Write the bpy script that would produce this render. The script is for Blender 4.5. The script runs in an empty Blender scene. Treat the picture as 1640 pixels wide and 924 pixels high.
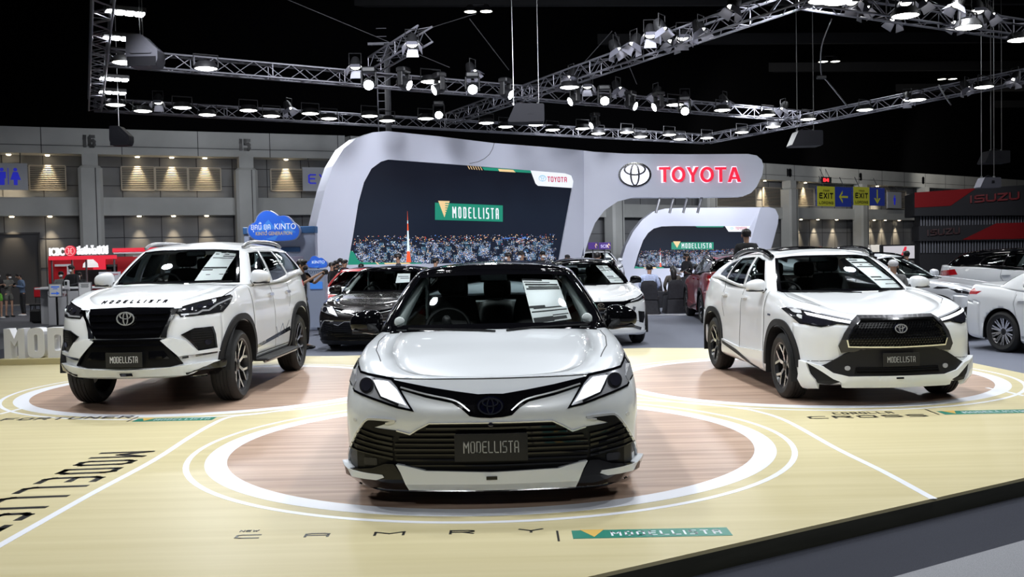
import bpy, bmesh, math, random
import numpy as np
from mathutils import Vector, Matrix
from mathutils.bvhtree import BVHTree
from mathutils.geometry import delaunay_2d_cdt, tessellate_polygon
random.seed(7)
SC = bpy.context.scene
COL = SC.collection
PI = math.pi
R = math.radians
# ------------------------------------------------------------------ camera
F_ = 1570.; Y0 = 407.; RO = R(1.2); PT = math.atan((462 - Y0) / F_); CZ = 1.675; S = .125
def ray(px, py):
    u = px - 820.; v = py - 462.
    a = u * math.cos(RO) - v * math.sin(RO); b = -u * math.sin(RO) - v * math.cos(RO)
    return (a, F_ * math.cos(PT) + b * math.sin(PT), -F_ * math.sin(PT) + b * math.cos(PT))
def ground(px, py, z=0.):
    d = ray(px, py); t = (z - CZ) / d[2]
    return Vector((d[0] * t, d[1] * t, z))
def at(px, py, Y):
    d = ray(px, py); t = Y / d[1]
    return Vector((d[0] * t, Y, CZ + d[2] * t))
def on_plane(px, py, p0, yaw):
    """point of a vertical plane through p0 whose direction is yaw (from +x)"""
    d = ray(px, py); nx, ny = -math.sin(yaw), math.cos(yaw)
    t = (p0[0] * nx + p0[1] * ny) / (d[0] * nx + d[1] * ny)
    return Vector((d[0] * t, d[1] * t, CZ + d[2] * t))
cam_d = bpy.data.cameras.new('camera'); cam = bpy.data.objects.new('camera', cam_d); COL.objects.link(cam)
cam_d.sensor_width = 36; cam_d.lens = 36 * F_ / 1640; cam_d.clip_end = 400
Rt = Vector((1, 0, 0)); Up = Vector((0, math.sin(PT), math.cos(PT))); Fw = Vector((0, math.cos(PT), -math.sin(PT)))
cx_ = Rt * math.cos(RO) - Up * math.sin(RO); cy_ = Rt * math.sin(RO) + Up * math.cos(RO)
cam.matrix_world = Matrix(((cx_.x, cy_.x, -Fw.x, 0), (cx_.y, cy_.y, -Fw.y, 0), (cx_.z, cy_.z, -Fw.z, CZ), (0, 0, 0, 1)))
SC.camera = cam
# ------------------------------------------------------------------ materials
MATS = {}
def mat(name, col=(.8, .8, .8), rough=.5, metal=0., emit=None, es=1., coat=0., alpha=None, spec=.5, trans=0.):
    if name in MATS: return MATS[name]
    m = bpy.data.materials.new(name); m.use_nodes = True
    b = m.node_tree.nodes['Principled BSDF']
    b.inputs['Base Color'].default_value = (*col, 1)
    b.inputs['Roughness'].default_value = rough
    b.inputs['Metallic'].default_value = metal
    b.inputs['Coat Weight'].default_value = coat
    b.inputs['Coat Roughness'].default_value = .03
    b.inputs['Specular IOR Level'].default_value = spec
    if emit:
        b.inputs['Emission Color'].default_value = (*emit, 1); b.inputs['Emission Strength'].default_value = es
        m.cycles.emission_sampling = 'NONE'
    MATS[name] = m
    return m
def nodes(m):
    return m.node_tree.nodes, m.node_tree.links, m.node_tree.nodes['Principled BSDF']
def noise_col(m, c1, c2, scale=(5, 5, 5), detail=4, coord='Object', bump=0., lo=.35, hi=.65):
    n, l, b = nodes(m)
    tc = n.new('ShaderNodeTexCoord'); mp = n.new('ShaderNodeMapping'); mp.inputs['Scale'].default_value = scale
    nz = n.new('ShaderNodeTexNoise'); nz.inputs['Detail'].default_value = detail; nz.inputs['Scale'].default_value = 1
    rp = n.new('ShaderNodeValToRGB'); rp.color_ramp.elements[0].color = (*c1, 1); rp.color_ramp.elements[1].color = (*c2, 1)
    rp.color_ramp.elements[0].position = lo; rp.color_ramp.elements[1].position = hi
    l.new(tc.outputs[coord], mp.inputs['Vector']); l.new(mp.outputs[0], nz.inputs['Vector'])
    l.new(nz.outputs['Fac'], rp.inputs['Fac']); l.new(rp.outputs[0], b.inputs['Base Color'])
    if bump:
        bp = n.new('ShaderNodeBump'); bp.inputs['Strength'].default_value = bump
        l.new(nz.outputs['Fac'], bp.inputs['Height']); l.new(bp.outputs[0], b.inputs['Normal'])
    return m
def glass(name, tint=(.75, .85, .82), refl=.10):
    if name in MATS: return MATS[name]
    m = bpy.data.materials.new(name); m.use_nodes = True
    n, l = m.node_tree.nodes, m.node_tree.links
    n.remove(n['Principled BSDF'])
    tr = n.new('ShaderNodeBsdfTransparent'); tr.inputs[0].default_value = (*tint, 1)
    gl = n.new('ShaderNodeBsdfGlossy'); gl.inputs['Roughness'].default_value = .02; gl.inputs[0].default_value = (.9, .95, 1, 1)
    fr = n.new('ShaderNodeFresnel'); fr.inputs[0].default_value = 1.5
    mx = n.new('ShaderNodeMixShader')
    l.new(fr.outputs[0], mx.inputs[0]); l.new(tr.outputs[0], mx.inputs[1]); l.new(gl.outputs[0], mx.inputs[2])
    l.new(mx.outputs[0], n['Material Output'].inputs[0])
    MATS[name] = m
    return m
# ------------------------------------------------------------------ objects
def link(name, me, m, parent=None, smooth=False, angle=None):
    o = bpy.data.objects.new(name, me); COL.objects.link(o)
    if m is not None:
        for q in (m if isinstance(m, (list, tuple)) else [m]): me.materials.append(q)
    if parent is not None: o.parent = parent
    if smooth:
        me.polygons.foreach_set('use_smooth', [True] * len(me.polygons))
        if angle: me.set_sharp_from_angle(angle=R(angle))
    me.update()
    return o
def pydata(name, v, f, m, parent=None, smooth=False, angle=None):
    me = bpy.data.meshes.new(name); me.from_pydata([tuple(p) for p in v], [], f); me.validate()
    return link(name, me, m, parent, smooth, angle)
class MB:
    """collects shapes that become ONE mesh"""
    def __init__(s): s.v = []; s.f = []
    def add(s, v, f):
        k = len(s.v); s.v += [Vector(p) for p in v]; s.f += [[i + k for i in q] for q in f]; return s
    def box(s, c, d, rz=0, bev=0):
        x, y, z = d[0] / 2, d[1] / 2, d[2] / 2
        if bev:
            b = min(bev, x * .9, y * .9, z * .9)
            vs = []; rings = []
            def ring(ix, iy, zz):
                k = len(vs); r = []
                for sx, sy in ((1, 1), (-1, 1), (-1, -1), (1, -1)):
                    X, Y = x - ix, y - iy
                    pts = [(X, Y - b * .0), (X, Y)]
                    a = (X, Y - b); c_ = (X - b, Y); 
                    seq = [a, c_] if sx * sy > 0 else [c_, a]
                    for p in seq: r.append(len(vs)); vs.append((p[0] * sx, p[1] * sy, zz))
                rings.append(r)
            ring(b, b, -z); ring(0, 0, -z + b); ring(0, 0, z - b); ring(b, b, z)
            fs = [rings[0][::-1], rings[3]]
            for a, c_ in zip(rings, rings[1:]):
                for i in range(8): fs.append([a[i], a[(i + 1) % 8], c_[(i + 1) % 8], c_[i]])
        else:
            vs = [(sx * x, sy * y, sz * z) for sz in (-1, 1) for sx, sy in ((-1, -1), (1, -1), (1, 1), (-1, 1))]
            fs = [[3, 2, 1, 0], [4, 5, 6, 7], [0, 1, 5, 4], [1, 2, 6, 5], [2, 3, 7, 6], [3, 0, 4, 7]]
        cr, sr = math.cos(rz), math.sin(rz)
        return s.add([(c[0] + p[0] * cr - p[1] * sr, c[1] + p[0] * sr + p[1] * cr, c[2] + p[2]) for p in vs], fs)
    def tube(s, pts, r, n=6, cap=True, closed=False):
        pts = [Vector(p) for p in pts]; N = len(pts); rs = r if isinstance(r, (list, tuple)) else [r] * N
        base = len(s.v); prev = None
        for i, p in enumerate(pts):
            if closed: t = pts[(i + 1) % N] - pts[i - 1]
            else: t = pts[min(i + 1, N - 1)] - pts[max(i - 1, 0)]
            t.normalize()
            if prev is None:
                a = Vector((0, 0, 1)) if abs(t.z) < .9 else Vector((1, 0, 0))
            else: a = prev
            u = a - t * a.dot(t); u.normalize(); w = t.cross(u); prev = u
            for k in range(n):
                q = 2 * PI * (k + .5) / n
                s.v.append(p + (u * math.cos(q) + w * math.sin(q)) * rs[i])
        for i in range(N if closed else N - 1):
            for k in range(n):
                a = base + i * n; b = base + ((i + 1) % N) * n
                s.f.append([a + k, a + (k + 1) % n, b + (k + 1) % n, b + k])
        if cap and not closed:
            s.f.append([base + k for k in range(n)][::-1]); s.f.append([base + (N - 1) * n + k for k in range(n)])
        return s
    def lathe(s, prof, n=24, axis='z', c=(0, 0, 0), arc=2 * PI, a0=0):
        base = len(s.v); full = abs(arc - 2 * PI) < 1e-6; m = n if full else n + 1
        for (r, h) in prof:
            for k in range(m):
                q = a0 + arc * k / n; a, b = r * math.cos(q), r * math.sin(q)
                p = (a, b, h) if axis == 'z' else ((h, a, b) if axis == 'x' else (b, h, a))
                s.v.append(Vector(p) + Vector(c))
        for i in range(len(prof) - 1):
            for k in range(n):
                a = base + i * m; b = a + m
                s.f.append([a + k, a + (k + 1) % m, b + (k + 1) % m, b + k])
        return s
    def disc(s, c, r, n=20, axis='z'):
        k0 = len(s.v)
        for k in range(n):
            q = 2 * PI * k / n; a, b = r * math.cos(q), r * math.sin(q)
            p = (a, b, 0) if axis == 'z' else ((0, a, b) if axis == 'x' else (b, 0, a))
            s.v.append(Vector(p) + Vector(c))
        s.f.append(list(range(k0, k0 + n))); return s
    def prism(s, poly, O, U, V, W, holes=()):
        """2-D polygon (u,v) extruded: point = O+u*U+v*V, thickness vector W"""
        O, U, V, W = Vector(O), Vector(U), Vector(V), Vector(W)
        loops = [list(poly)] + [list(h) for h in holes]
        flat = [p for lp in loops for p in lp]
        tris = tessellate_polygon([[Vector((p[0], p[1], 0)) for p in lp] for lp in loops])
        n = len(flat)
        v = [O + U * p[0] + V * p[1] for p in flat]; v += [p + W for p in v]
        f = [list(t) for t in tris] + [[a + n for a in t][::-1] for t in tris]
        k = 0
        for lp in loops:
            m = len(lp)
            for i in range(m): f.append([k + i, k + (i + 1) % m, k + (i + 1) % m + n, k + i + n])
            k += m
        return s.add(v, f)
    def grid(s, g, closed=False):
        nu = len(g); nv = len(g[0]); v = [p for row in g for p in row]; f = []
        for i in range(nu if closed else nu - 1):
            for j in range(nv - 1):
                a = i * nv + j; b = ((i + 1) % nu) * nv + j
                f.append([a, b, b + 1, a + 1])
        return s.add(v, f)
    def ellipsoid(s, c, r, nu=16, nv=10, rot=None):
        g = []
        for i in range(nu):
            row = []
            for j in range(nv + 1):
                a = 2 * PI * i / nu; b = -PI / 2 + PI * j / nv
                p = Vector((r[0] * math.cos(b) * math.cos(a), r[1] * math.cos(b) * math.sin(a), r[2] * math.sin(b)))
                if rot: p = rot @ p
                row.append(p + Vector(c))
            g.append(row)
        return s.grid(g, True)
    def build(s, name, m, parent=None, smooth=False, angle=None, fix=True):
        me = bpy.data.meshes.new(name); me.from_pydata([tuple(p) for p in s.v], [], s.f)
        if fix:
            bm = bmesh.new(); bm.from_mesh(me); bmesh.ops.remove_doubles(bm, verts=bm.verts, dist=1e-5)
            bmesh.ops.recalc_face_normals(bm, faces=bm.faces); bm.to_mesh(me); bm.free()
        return link(name, me, m, parent, smooth, angle)
def empty(name, loc=(0, 0, 0), rz=0., label=None, cat=None, group=None, parent=None):
    o = bpy.data.objects.new(name, None); COL.objects.link(o); o.location = loc; o.rotation_euler = (0, 0, rz)
    o.empty_display_size = .1
    tag(o, label, cat, group)
    if parent: o.parent = parent
    return o
def tag(o, label=None, cat=None, group=None, kind=None):
    if label: o['label'] = label
    if cat: o['category'] = cat
    if group: o['group'] = group
    if kind: o['kind'] = kind
    return o
def dup(o, parent=None, loc=None, rz=None, label=None, group=None):
    c = o.copy(); COL.objects.link(c)
    if parent is not None: c.parent = parent
    if loc is not None: c.location = loc
    if rz is not None: c.rotation_euler = (0, 0, rz)
    if label: c['label'] = label
    if group: c['group'] = group
    for ch in list(o.children): dup(ch, c)
    return c
# ------------------------------------------------------------------ 2-D helpers
def chaikin(p, n=2, closed=True):
    for _ in range(n):
        q = []; N = len(p)
        for i in range(N if closed else N - 1):
            a, b = p[i], p[(i + 1) % N]
            q += [tuple(a[k] * .75 + b[k] * .25 for k in range(len(a))), tuple(a[k] * .25 + b[k] * .75 for k in range(len(a)))]
        if not closed: q = [p[0]] + q + [p[-1]]
        p = q
    return p
def roundc(p, r, n=4):
    """round the corners of a closed 2-D polygon (r: one value or one per corner)"""
    out = []; N = len(p)
    for i in range(N):
        a, b, c = Vector(p[i - 1]), Vector(p[i]), Vector(p[(i + 1) % N])
        rr = r[i] if isinstance(r, (list, tuple)) else r
        la, lc = (a - b).length, (c - b).length
        d = min(rr, la * .49, lc * .49)
        if d < 1e-5: out.append(tuple(b)); continue
        A = b + (a - b) / la * d; C_ = b + (c - b) / lc * d
        for k in range(n + 1):
            t = k / n
            out.append(tuple(A * (1 - t) ** 2 + b * 2 * t * (1 - t) + C_ * t * t))
    return out
def curve(pts, n=8):
    """Catmull-Rom through open points"""
    P = [np.array(p, float) for p in pts]; P = [2 * P[0] - P[1]] + P + [2 * P[-1] - P[-2]]; out = []
    for i in range(1, len(P) - 2):
        for k in range(n):
            t = k / n; a, b, c, d = P[i - 1], P[i], P[i + 1], P[i + 2]
            out.append(tuple(.5 * ((2 * b) + (-a + c) * t + (2 * a - 5 * b + 4 * c - d) * t * t + (-a + 3 * b - 3 * c + d) * t ** 3)))
    out.append(tuple(P[-2])); return out
def ribbon(pts, w, closed=False):
    """2-D polyline -> polygon of width w (w may be a list)"""
    P = [Vector(p) for p in pts]; N = len(P); L = []; Rr = []
    for i, p in enumerate(P):
        if closed: a, b = P[i - 1], P[(i + 1) % N]
        else: a, b = P[max(i - 1, 0)], P[min(i + 1, N - 1)]
        t1 = (p - a).normalized() if (p - a).length > 1e-9 else (b - p).normalized()
        t2 = (b - p).normalized() if (b - p).length > 1e-9 else t1
        t = (t1 + t2)
        t = t.normalized() if t.length > 1e-6 else t1
        n = Vector((-t.y, t.x)); k = max(.45, n.dot(Vector((-t1.y, t1.x))))
        ww = (w[i] if isinstance(w, (list, tuple)) else w) / 2 / k
        L.append(tuple(p + n * ww)); Rr.append(tuple(p - n * ww))
    if closed: return L, Rr
    return L + Rr[::-1]
def ell(cx, cy, rx, ry, n=28, a0=0, a1=2 * PI):
    full = abs(a1 - a0 - 2 * PI) < 1e-6
    return [(cx + rx * math.cos(a0 + (a1 - a0) * k / (n if full else n - 1)), cy + ry * math.sin(a0 + (a1 - a0) * k / (n if full else n - 1))) for k in range(n)]
def rect(x0, y0, x1, y1): return [(x0, y0), (x1, y0), (x1, y1), (x0, y1)]
# ------------------------------------------------------------------ stroke lettering
_c = .22
GL = {
 'M': [[(0, 0), (0, 1)], [(0, 1), (.5, .45), (1, 1)], [(1, 1), (1, 0)]],
 'O': [[(_c, 0), (1 - _c, 0), (1, .12), (1, .88), (1 - _c, 1), (_c, 1), (0, .88), (0, .12), (_c, 0), (1 - _c, 0)]],
 'D': [[(0, 0), (1 - _c, 0), (1, .14), (1, .86), (1 - _c, 1), (0, 1), (0, 0), (.4, 0)]],
 'E': [[(1, 0), (_c, 0), (0, .12), (0, .88), (_c, 1), (1, 1)], [(0, .53), (.85, .53)]],
 'L': [[(0, 1), (0, .12), (_c, 0), (1, 0)]],
 'I': [[(.5, 0), (.5, 1)]],
 'S': [[(0, 0), (1 - _c, 0), (1, .1), (1, .42), (1 - _c, .52), (_c, .52), (0, .6), (0, .9), (_c, 1), (1, 1)]],
 'T': [[(0, 1), (1, 1)], [(.5, 1), (.5, 0)]],
 'A': [[(0, 0), (0, .86), (_c, 1), (1 - _c, 1), (1, .86), (1, 0)], [(0, .42), (1, .42)]],
 'C': [[(1, 0), (_c, 0), (0, .14), (0, .86), (_c, 1), (1, 1)]],
 'R': [[(0, 0), (0, 1), (1 - _c, 1), (1, .88), (1, .6), (1 - _c, .48), (0, .48)], [(.5, .48), (1, 0)]],
 'Y': [[(0, 1), (.5, .5), (1, 1)], [(.5, .5), (.5, 0)]],
 'N': [[(0, 0), (0, 1), (1, 0), (1, 1)]],
 'W': [[(0, 1), (.25, 0), (.5, .7), (.75, 0), (1, 1)]],
 'F': [[(0, 0), (0, 1), (1, 1)], [(0, .5), (.8, .5)]],
 'U': [[(0, 1), (0, .14), (_c, 0), (1 - _c, 0), (1, .14), (1, 1)]],
 'X': [[(0, 0), (1, 1)], [(0, 1), (1, 0)]],
 'K': [[(0, 0), (0, 1)], [(0, .45), (1, 1)], [(.3, .6), (1, 0)]],
 'G': [[(1, .85), (1 - _c, 1), (_c, 1), (0, .86), (0, .14), (_c, 0), (1, 0), (1, .48), (.55, .48)]],
 'B': [[(0, 0), (1 - _c, 0), (1, .1), (1, .4), (.8, .5), (.8, .5), (1, .6), (1, .9), (1 - _c, 1), (0, 1), (0, 0), (.4, 0)], [(0, .5), (.8, .5)]],
 'Z': [[(0, 1), (1, 1), (0, 0), (1, 0)]],
 'P': [[(0, 0), (0, 1), (1 - _c, 1), (1, .88), (1, .6), (1 - _c, .48), (0, .48)]],
 '0': [[(_c, 0), (1 - _c, 0), (1, .12), (1, .88), (1 - _c, 1), (_c, 1), (0, .88), (0, .12), (_c, 0), (1 - _c, 0)]],
 '1': [[(.15, .78), (.55, 1), (.55, 0)]],
 '2': [[(0, .88), (_c, 1), (1 - _c, 1), (1, .88), (1, .6), (0, .12), (0, 0), (1, 0)]],
 '3': [[(0, 1), (1, 1), (.4, .55), (1 - _c, .55), (1, .42), (1, .12), (1 - _c, 0), (0, 0)]],
 '7': [[(0, 1), (1, 1), (.35, 0)]],
 '4': [[(.75, 0), (.75, 1), (0, .3), (1, .3)]],
 '5': [[(0, 0), (1 - _c, 0), (1, .12), (1, .5), (1 - _c, .6), (0, .6), (0, 1), (1, 1)]],
 '6': [[(.9, 1), (_c, 1), (0, .86), (0, .12), (_c, 0), (1 - _c, 0), (1, .12), (1, .46), (1 - _c, .56), (0, .56)]],
 '8': [[(_c, 0), (1 - _c, 0), (1, .1), (1, .42), (.8, .52), (.2, .52), (0, .62), (0, .9), (_c, 1), (1 - _c, 1), (1, .9), (1, .62), (.8, .52), (.2, .52), (0, .42), (0, .1), (_c, 0), (.5, 0)]],
 '9': [[(.1, 0), (1 - _c, 0), (1, .14), (1, .88), (1 - _c, 1), (_c, 1), (0, .88), (0, .56), (_c, .44), (1, .44)]],
 ':': [[(.5, .2), (.5, .34)], [(.5, .66), (.5, .8)]],
 ' ': [],
}
def letters(txt, h, w, gap, t, x0=0., y0=0., center=False, narrow=.2):
    """stroke lettering -> list of 2-D polygons; w = letter width, t = stroke"""
    out = []; x = 0.
    for ch in txt:
        cw = w * narrow if ch in 'I1:' else (w * 1.25 if ch in 'MW' else w)
        if ch == ' ': cw = w * .6
        for st in GL[ch]:
            pts = [(x + t / 2 + p[0] * (cw - t) if cw > t else x + cw / 2, t / 2 + p[1] * (h - t)) for p in st]
            for a, b in zip(pts, pts[1:]):
                A, B = Vector(a), Vector(b); d = (B - A)
                if d.length < 1e-7: continue
                d = d.normalized() * t * .5; A = A - d * .98; B = B + d * .98
                out.append(ribbon([tuple(A), tuple(B)], t))
        x += cw + gap
    W = x - gap; dx = x0 - (W / 2 if center else 0)
    return [[(p[0] + dx, p[1] + y0) for p in q] for q in out], W

def text_mesh(txt, size, name, m, parent, loc, th=.006, width=None, bold=0., mid=True):
    """type set with the built-in font, standing in the x-z plane and facing -y"""
    cu = bpy.data.curves.new(name, 'FONT'); cu.body = txt; cu.size = size; cu.extrude = th / 2; cu.offset = bold
    cu.align_x = 'CENTER' if mid else 'LEFT'; cu.resolution_u = 3
    t = bpy.data.objects.new(name, cu); COL.objects.link(t)
    dg = bpy.context.evaluated_depsgraph_get(); dg.update()
    me = bpy.data.meshes.new_from_object(t.evaluated_get(dg)); bpy.data.objects.remove(t)
    if width and len(me.vertices):
        xs = [v.co.x for v in me.vertices]; k = width / max(max(xs) - min(xs), 1e-6)
        for v in me.vertices: v.co.x *= k
    for v in me.vertices: v.co = Vector((v.co.x, -v.co.z, v.co.y))
    me.materials.clear()
    o = link(name, me, m, parent); o.location = loc
    return o
# ================================================================== car building
def pchip(xs, Y):
    """monotone cubic through rows of Y at xs -> function of scalar"""
    xs = np.array(xs, float); Y = np.array(Y, float); h = np.diff(xs); d = np.diff(Y, axis=0) / h[:, None]
    m = np.zeros_like(Y)
    for i in range(1, len(xs) - 1):
        w1 = 2 * h[i] + h[i - 1]; w2 = h[i] + 2 * h[i - 1]
        ok = d[i - 1] * d[i] > 0
        with np.errstate(divide='ignore', invalid='ignore'):
            hm = (w1 + w2) / (w1 / d[i - 1] + w2 / d[i])
        m[i] = np.where(ok, hm, 0)
    m[0] = d[0]; m[-1] = d[-1]
    def f(x):
        i = int(np.clip(np.searchsorted(xs, x) - 1, 0, len(xs) - 2)); t = (x - xs[i]) / h[i]
        t = min(max(t, 0), 1)
        return ((1 + 2 * t) * (1 - t) ** 2 * Y[i] + t * (1 - t) ** 2 * h[i] * m[i] + t * t * (3 - 2 * t) * Y[i + 1] + t * t * (t - 1) * h[i] * m[i + 1])
    return f
def poly_round(P, rad, n=4):
    out = []
    for i, p in enumerate(P):
        if i == 0 or i == len(P) - 1: out.append(p); continue
        a, c = P[i - 1], P[i + 1]; la, lc = np.linalg.norm(a - p), np.linalg.norm(c - p)
        d = min(rad[i], la * .48, lc * .48)
        A = p + (a - p) / max(la, 1e-9) * d; C_ = p + (c - p) / max(lc, 1e-9) * d
        for k in range(n + 1):
            t = k / n; out.append(A * (1 - t) ** 2 + p * 2 * t * (1 - t) + C_ * t * t)
    return out
class Shell:
    """a car's surfaces as quad columns; faces are dealt out to named parts"""
    def __init__(s): s.v = []; s.f = []; s.tag = []
    def half(s, cols, tagf):
        for sg in (1, -1):
            k0 = len(s.v); nv = len(cols[0])
            for c in cols:
                for p in c: s.v.append((p[0] * sg, p[1], p[2]))
            for i in range(len(cols) - 1):
                for j in range(nv - 1):
                    a = k0 + i * nv + j; b = a + nv
                    q = [a, b, b + 1, a + 1] if sg > 0 else [a, a + 1, b + 1, b]
                    t = tagf(i, j, sg)
                    if t is None: continue
                    s.f.append(q); s.tag.append(t)
    def finish(s):
        v = np.array(s.v); key = {}; remap = np.zeros(len(v), int); nv = []
        for i, p in enumerate(v):
            k = (round(p[0] * 4e3), round(p[1] * 4e3), round(p[2] * 4e3))
            if k not in key: key[k] = len(nv); nv.append(p)
            remap[i] = key[k]
        f = []; t = []
        for q, g in zip(s.f, s.tag):
            r = []
            for i in q:
                j = int(remap[i])
                if j not in r: r.append(j)
            if len(r) >= 3: f.append(r); t.append(g)
        s.v = [Vector(p) for p in nv]; s.f = f; s.tag = t
        nrm = [Vector() for _ in s.v]
        for q in f:
            a, b, c = s.v[q[0]], s.v[q[1]], s.v[q[2]]
            n = (b - a).cross(c - a) if len(q) == 3 else (s.v[q[2]] - s.v[q[0]]).cross(s.v[q[3]] - s.v[q[1]])
            for i in q: nrm[i] += n
        s.n = [n.normalized() if n.length > 0 else Vector((0, 0, 1)) for n in nrm]
        s.bvh = BVHTree.FromPolygons(s.v, s.f)
    def emit(s, parent, mats, rename=lambda t: t):
        groups = {}
        for q, g in zip(s.f, s.tag): groups.setdefault(g, []).append(q)
        for g, fs in groups.items():
            ids = {}; v = []; n = []; f = []; mi = []
            name, mk = g if isinstance(g, tuple) else (g, None)
            for q in fs:
                r = []
                for i in q:
                    if i not in ids: ids[i] = len(v); v.append(s.v[i]); n.append(s.n[i])
                    r.append(ids[i])
                f.append(r)
            o = pydata(name.split('|')[0], v, f, mats(name), parent, True)
            if len(o.data.vertices) == len(n):
                o.data.normals_split_custom_set_from_vertices([tuple(k) for k in n])
            if 'window' not in name and 'windshield' not in name:
                sm = o.modifiers.new('thick', 'SOLIDIFY'); sm.thickness = .025; sm.offset = -1; sm.use_rim = True
def body_shell(sh, C):
    st = C['body']; K = len(st[0][3])
    xy = np.array([(a[0], a[1]) for a in st], float)
    sl = np.concatenate([[0], np.cumsum(np.linalg.norm(np.diff(xy, axis=0), axis=1))])
    data = np.array([[a[0], a[1], a[2]] + [q for p in a[3] for q in (p + (.04,))[:3]] for a in st], float)
    # mirrored ghosts keep the ends smooth
    g0 = data[1].copy(); g0[0] *= -1; g1 = data[-2].copy(); g1[0] *= -1
    xs = np.concatenate([[-sl[1]], sl, [2 * sl[-1] - sl[-2]]]); fn = pchip(xs, np.vstack([g0, data, g1]))
    cz = pchip([a[0] for a in C['center']], [[a[1]] for a in C['center']])
    ss = list(np.arange(0, sl[-1], C.get('step', .05))) + [sl[-1]]
    dense = np.linspace(0, sl[-1], 1500); dy = np.array([fn(q)[1] for q in dense])
    mid0 = sl[C['side'][0]]; mid1 = sl[C['side'][1]]
    ok = (dense >= mid0) & (dense <= mid1)
    inv = lambda y: float(np.interp(y, dy[ok], dense[ok]))
    extra = list(C.get('cuts', []))
    rx = C['arch_n']
    for (yc, zc, r) in C['arches']:
        for k in range(33): extra.append(yc - r * math.cos(PI * k / 32))
        extra += [yc - r - .003, yc + r + .003]
    es = sorted(inv(y) for y in extra)
    ss = sorted([q for q in ss if all(abs(q - e) > .012 for e in es)] + es)
    cols = []; info = []
    ND = 9
    for q in ss:
        D = fn(q); x, y, yc = D[0], D[1], D[2]
        a, b = fn(q - .02), fn(q + .02); t = np.array([b[0] - a[0], b[1] - a[1]]); t /= max(np.linalg.norm(t), 1e-9)
        if q < 1e-6: t = np.array([1., 0.])
        if q > sl[-1] - 1e-6: t = np.array([-1., 0.])
        inn = np.array([-t[1], t[0]])
        P = []; rad = []
        for k in range(K):
            i, z, r = D[3 + 3 * k: 6 + 3 * k]; px = max(x + inn[0] * i, 0.) if x > 1e-6 else 0.
            P.append(np.array([px, y + inn[1] * i, z])); rad.append(r)
        E = P[-1]; Cc = np.array([0, yc, cz(yc)[0]])
        pw = C.get('crown', 2.)
        deck = []
        for k in range(1, ND + 1):
            u = k / ND; z = E[2] + (Cc[2] - E[2]) * (1 - (1 - u) ** pw)
            deck.append(np.array([E[0] + (Cc[0] - E[0]) * u, E[1] + (Cc[1] - E[1]) * u, z]))
        L = poly_round(P + [deck[0]], rad + [0], 4)
        nl = len(L)
        L = L + deck[1:]
        L = [p.copy() for p in L]
        for (ay, az, r) in C['arches']:
            d = abs(y - ay) / r
            if d < 1 and mid0 - .3 <= q <= mid1 + .3:
                za = az + r * (1 - d ** rx) ** (1 / rx)
                for j in range(nl - 1):
                    if L[j][2] < za <= L[j + 1][2]:
                        u = (za - L[j][2]) / (L[j + 1][2] - L[j][2]); X = L[j] * (1 - u) + L[j + 1] * u
                        for m in range(j + 1): L[m] = X.copy()
                        break
        cols.append(L); info.append((q, x, y))
    tagf = C['tagf']
    def tg(i, j, sg):
        p = (cols[i][j] + cols[i + 1][j + 1]) / 2
        return tagf(p[0] * sg, p[1], p[2], j >= nl - 1, (j - nl + 1) / (ND - 1), sg)
    sh.half(cols, tg)
    C['_fn'] = fn; C['_inv'] = inv
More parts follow.
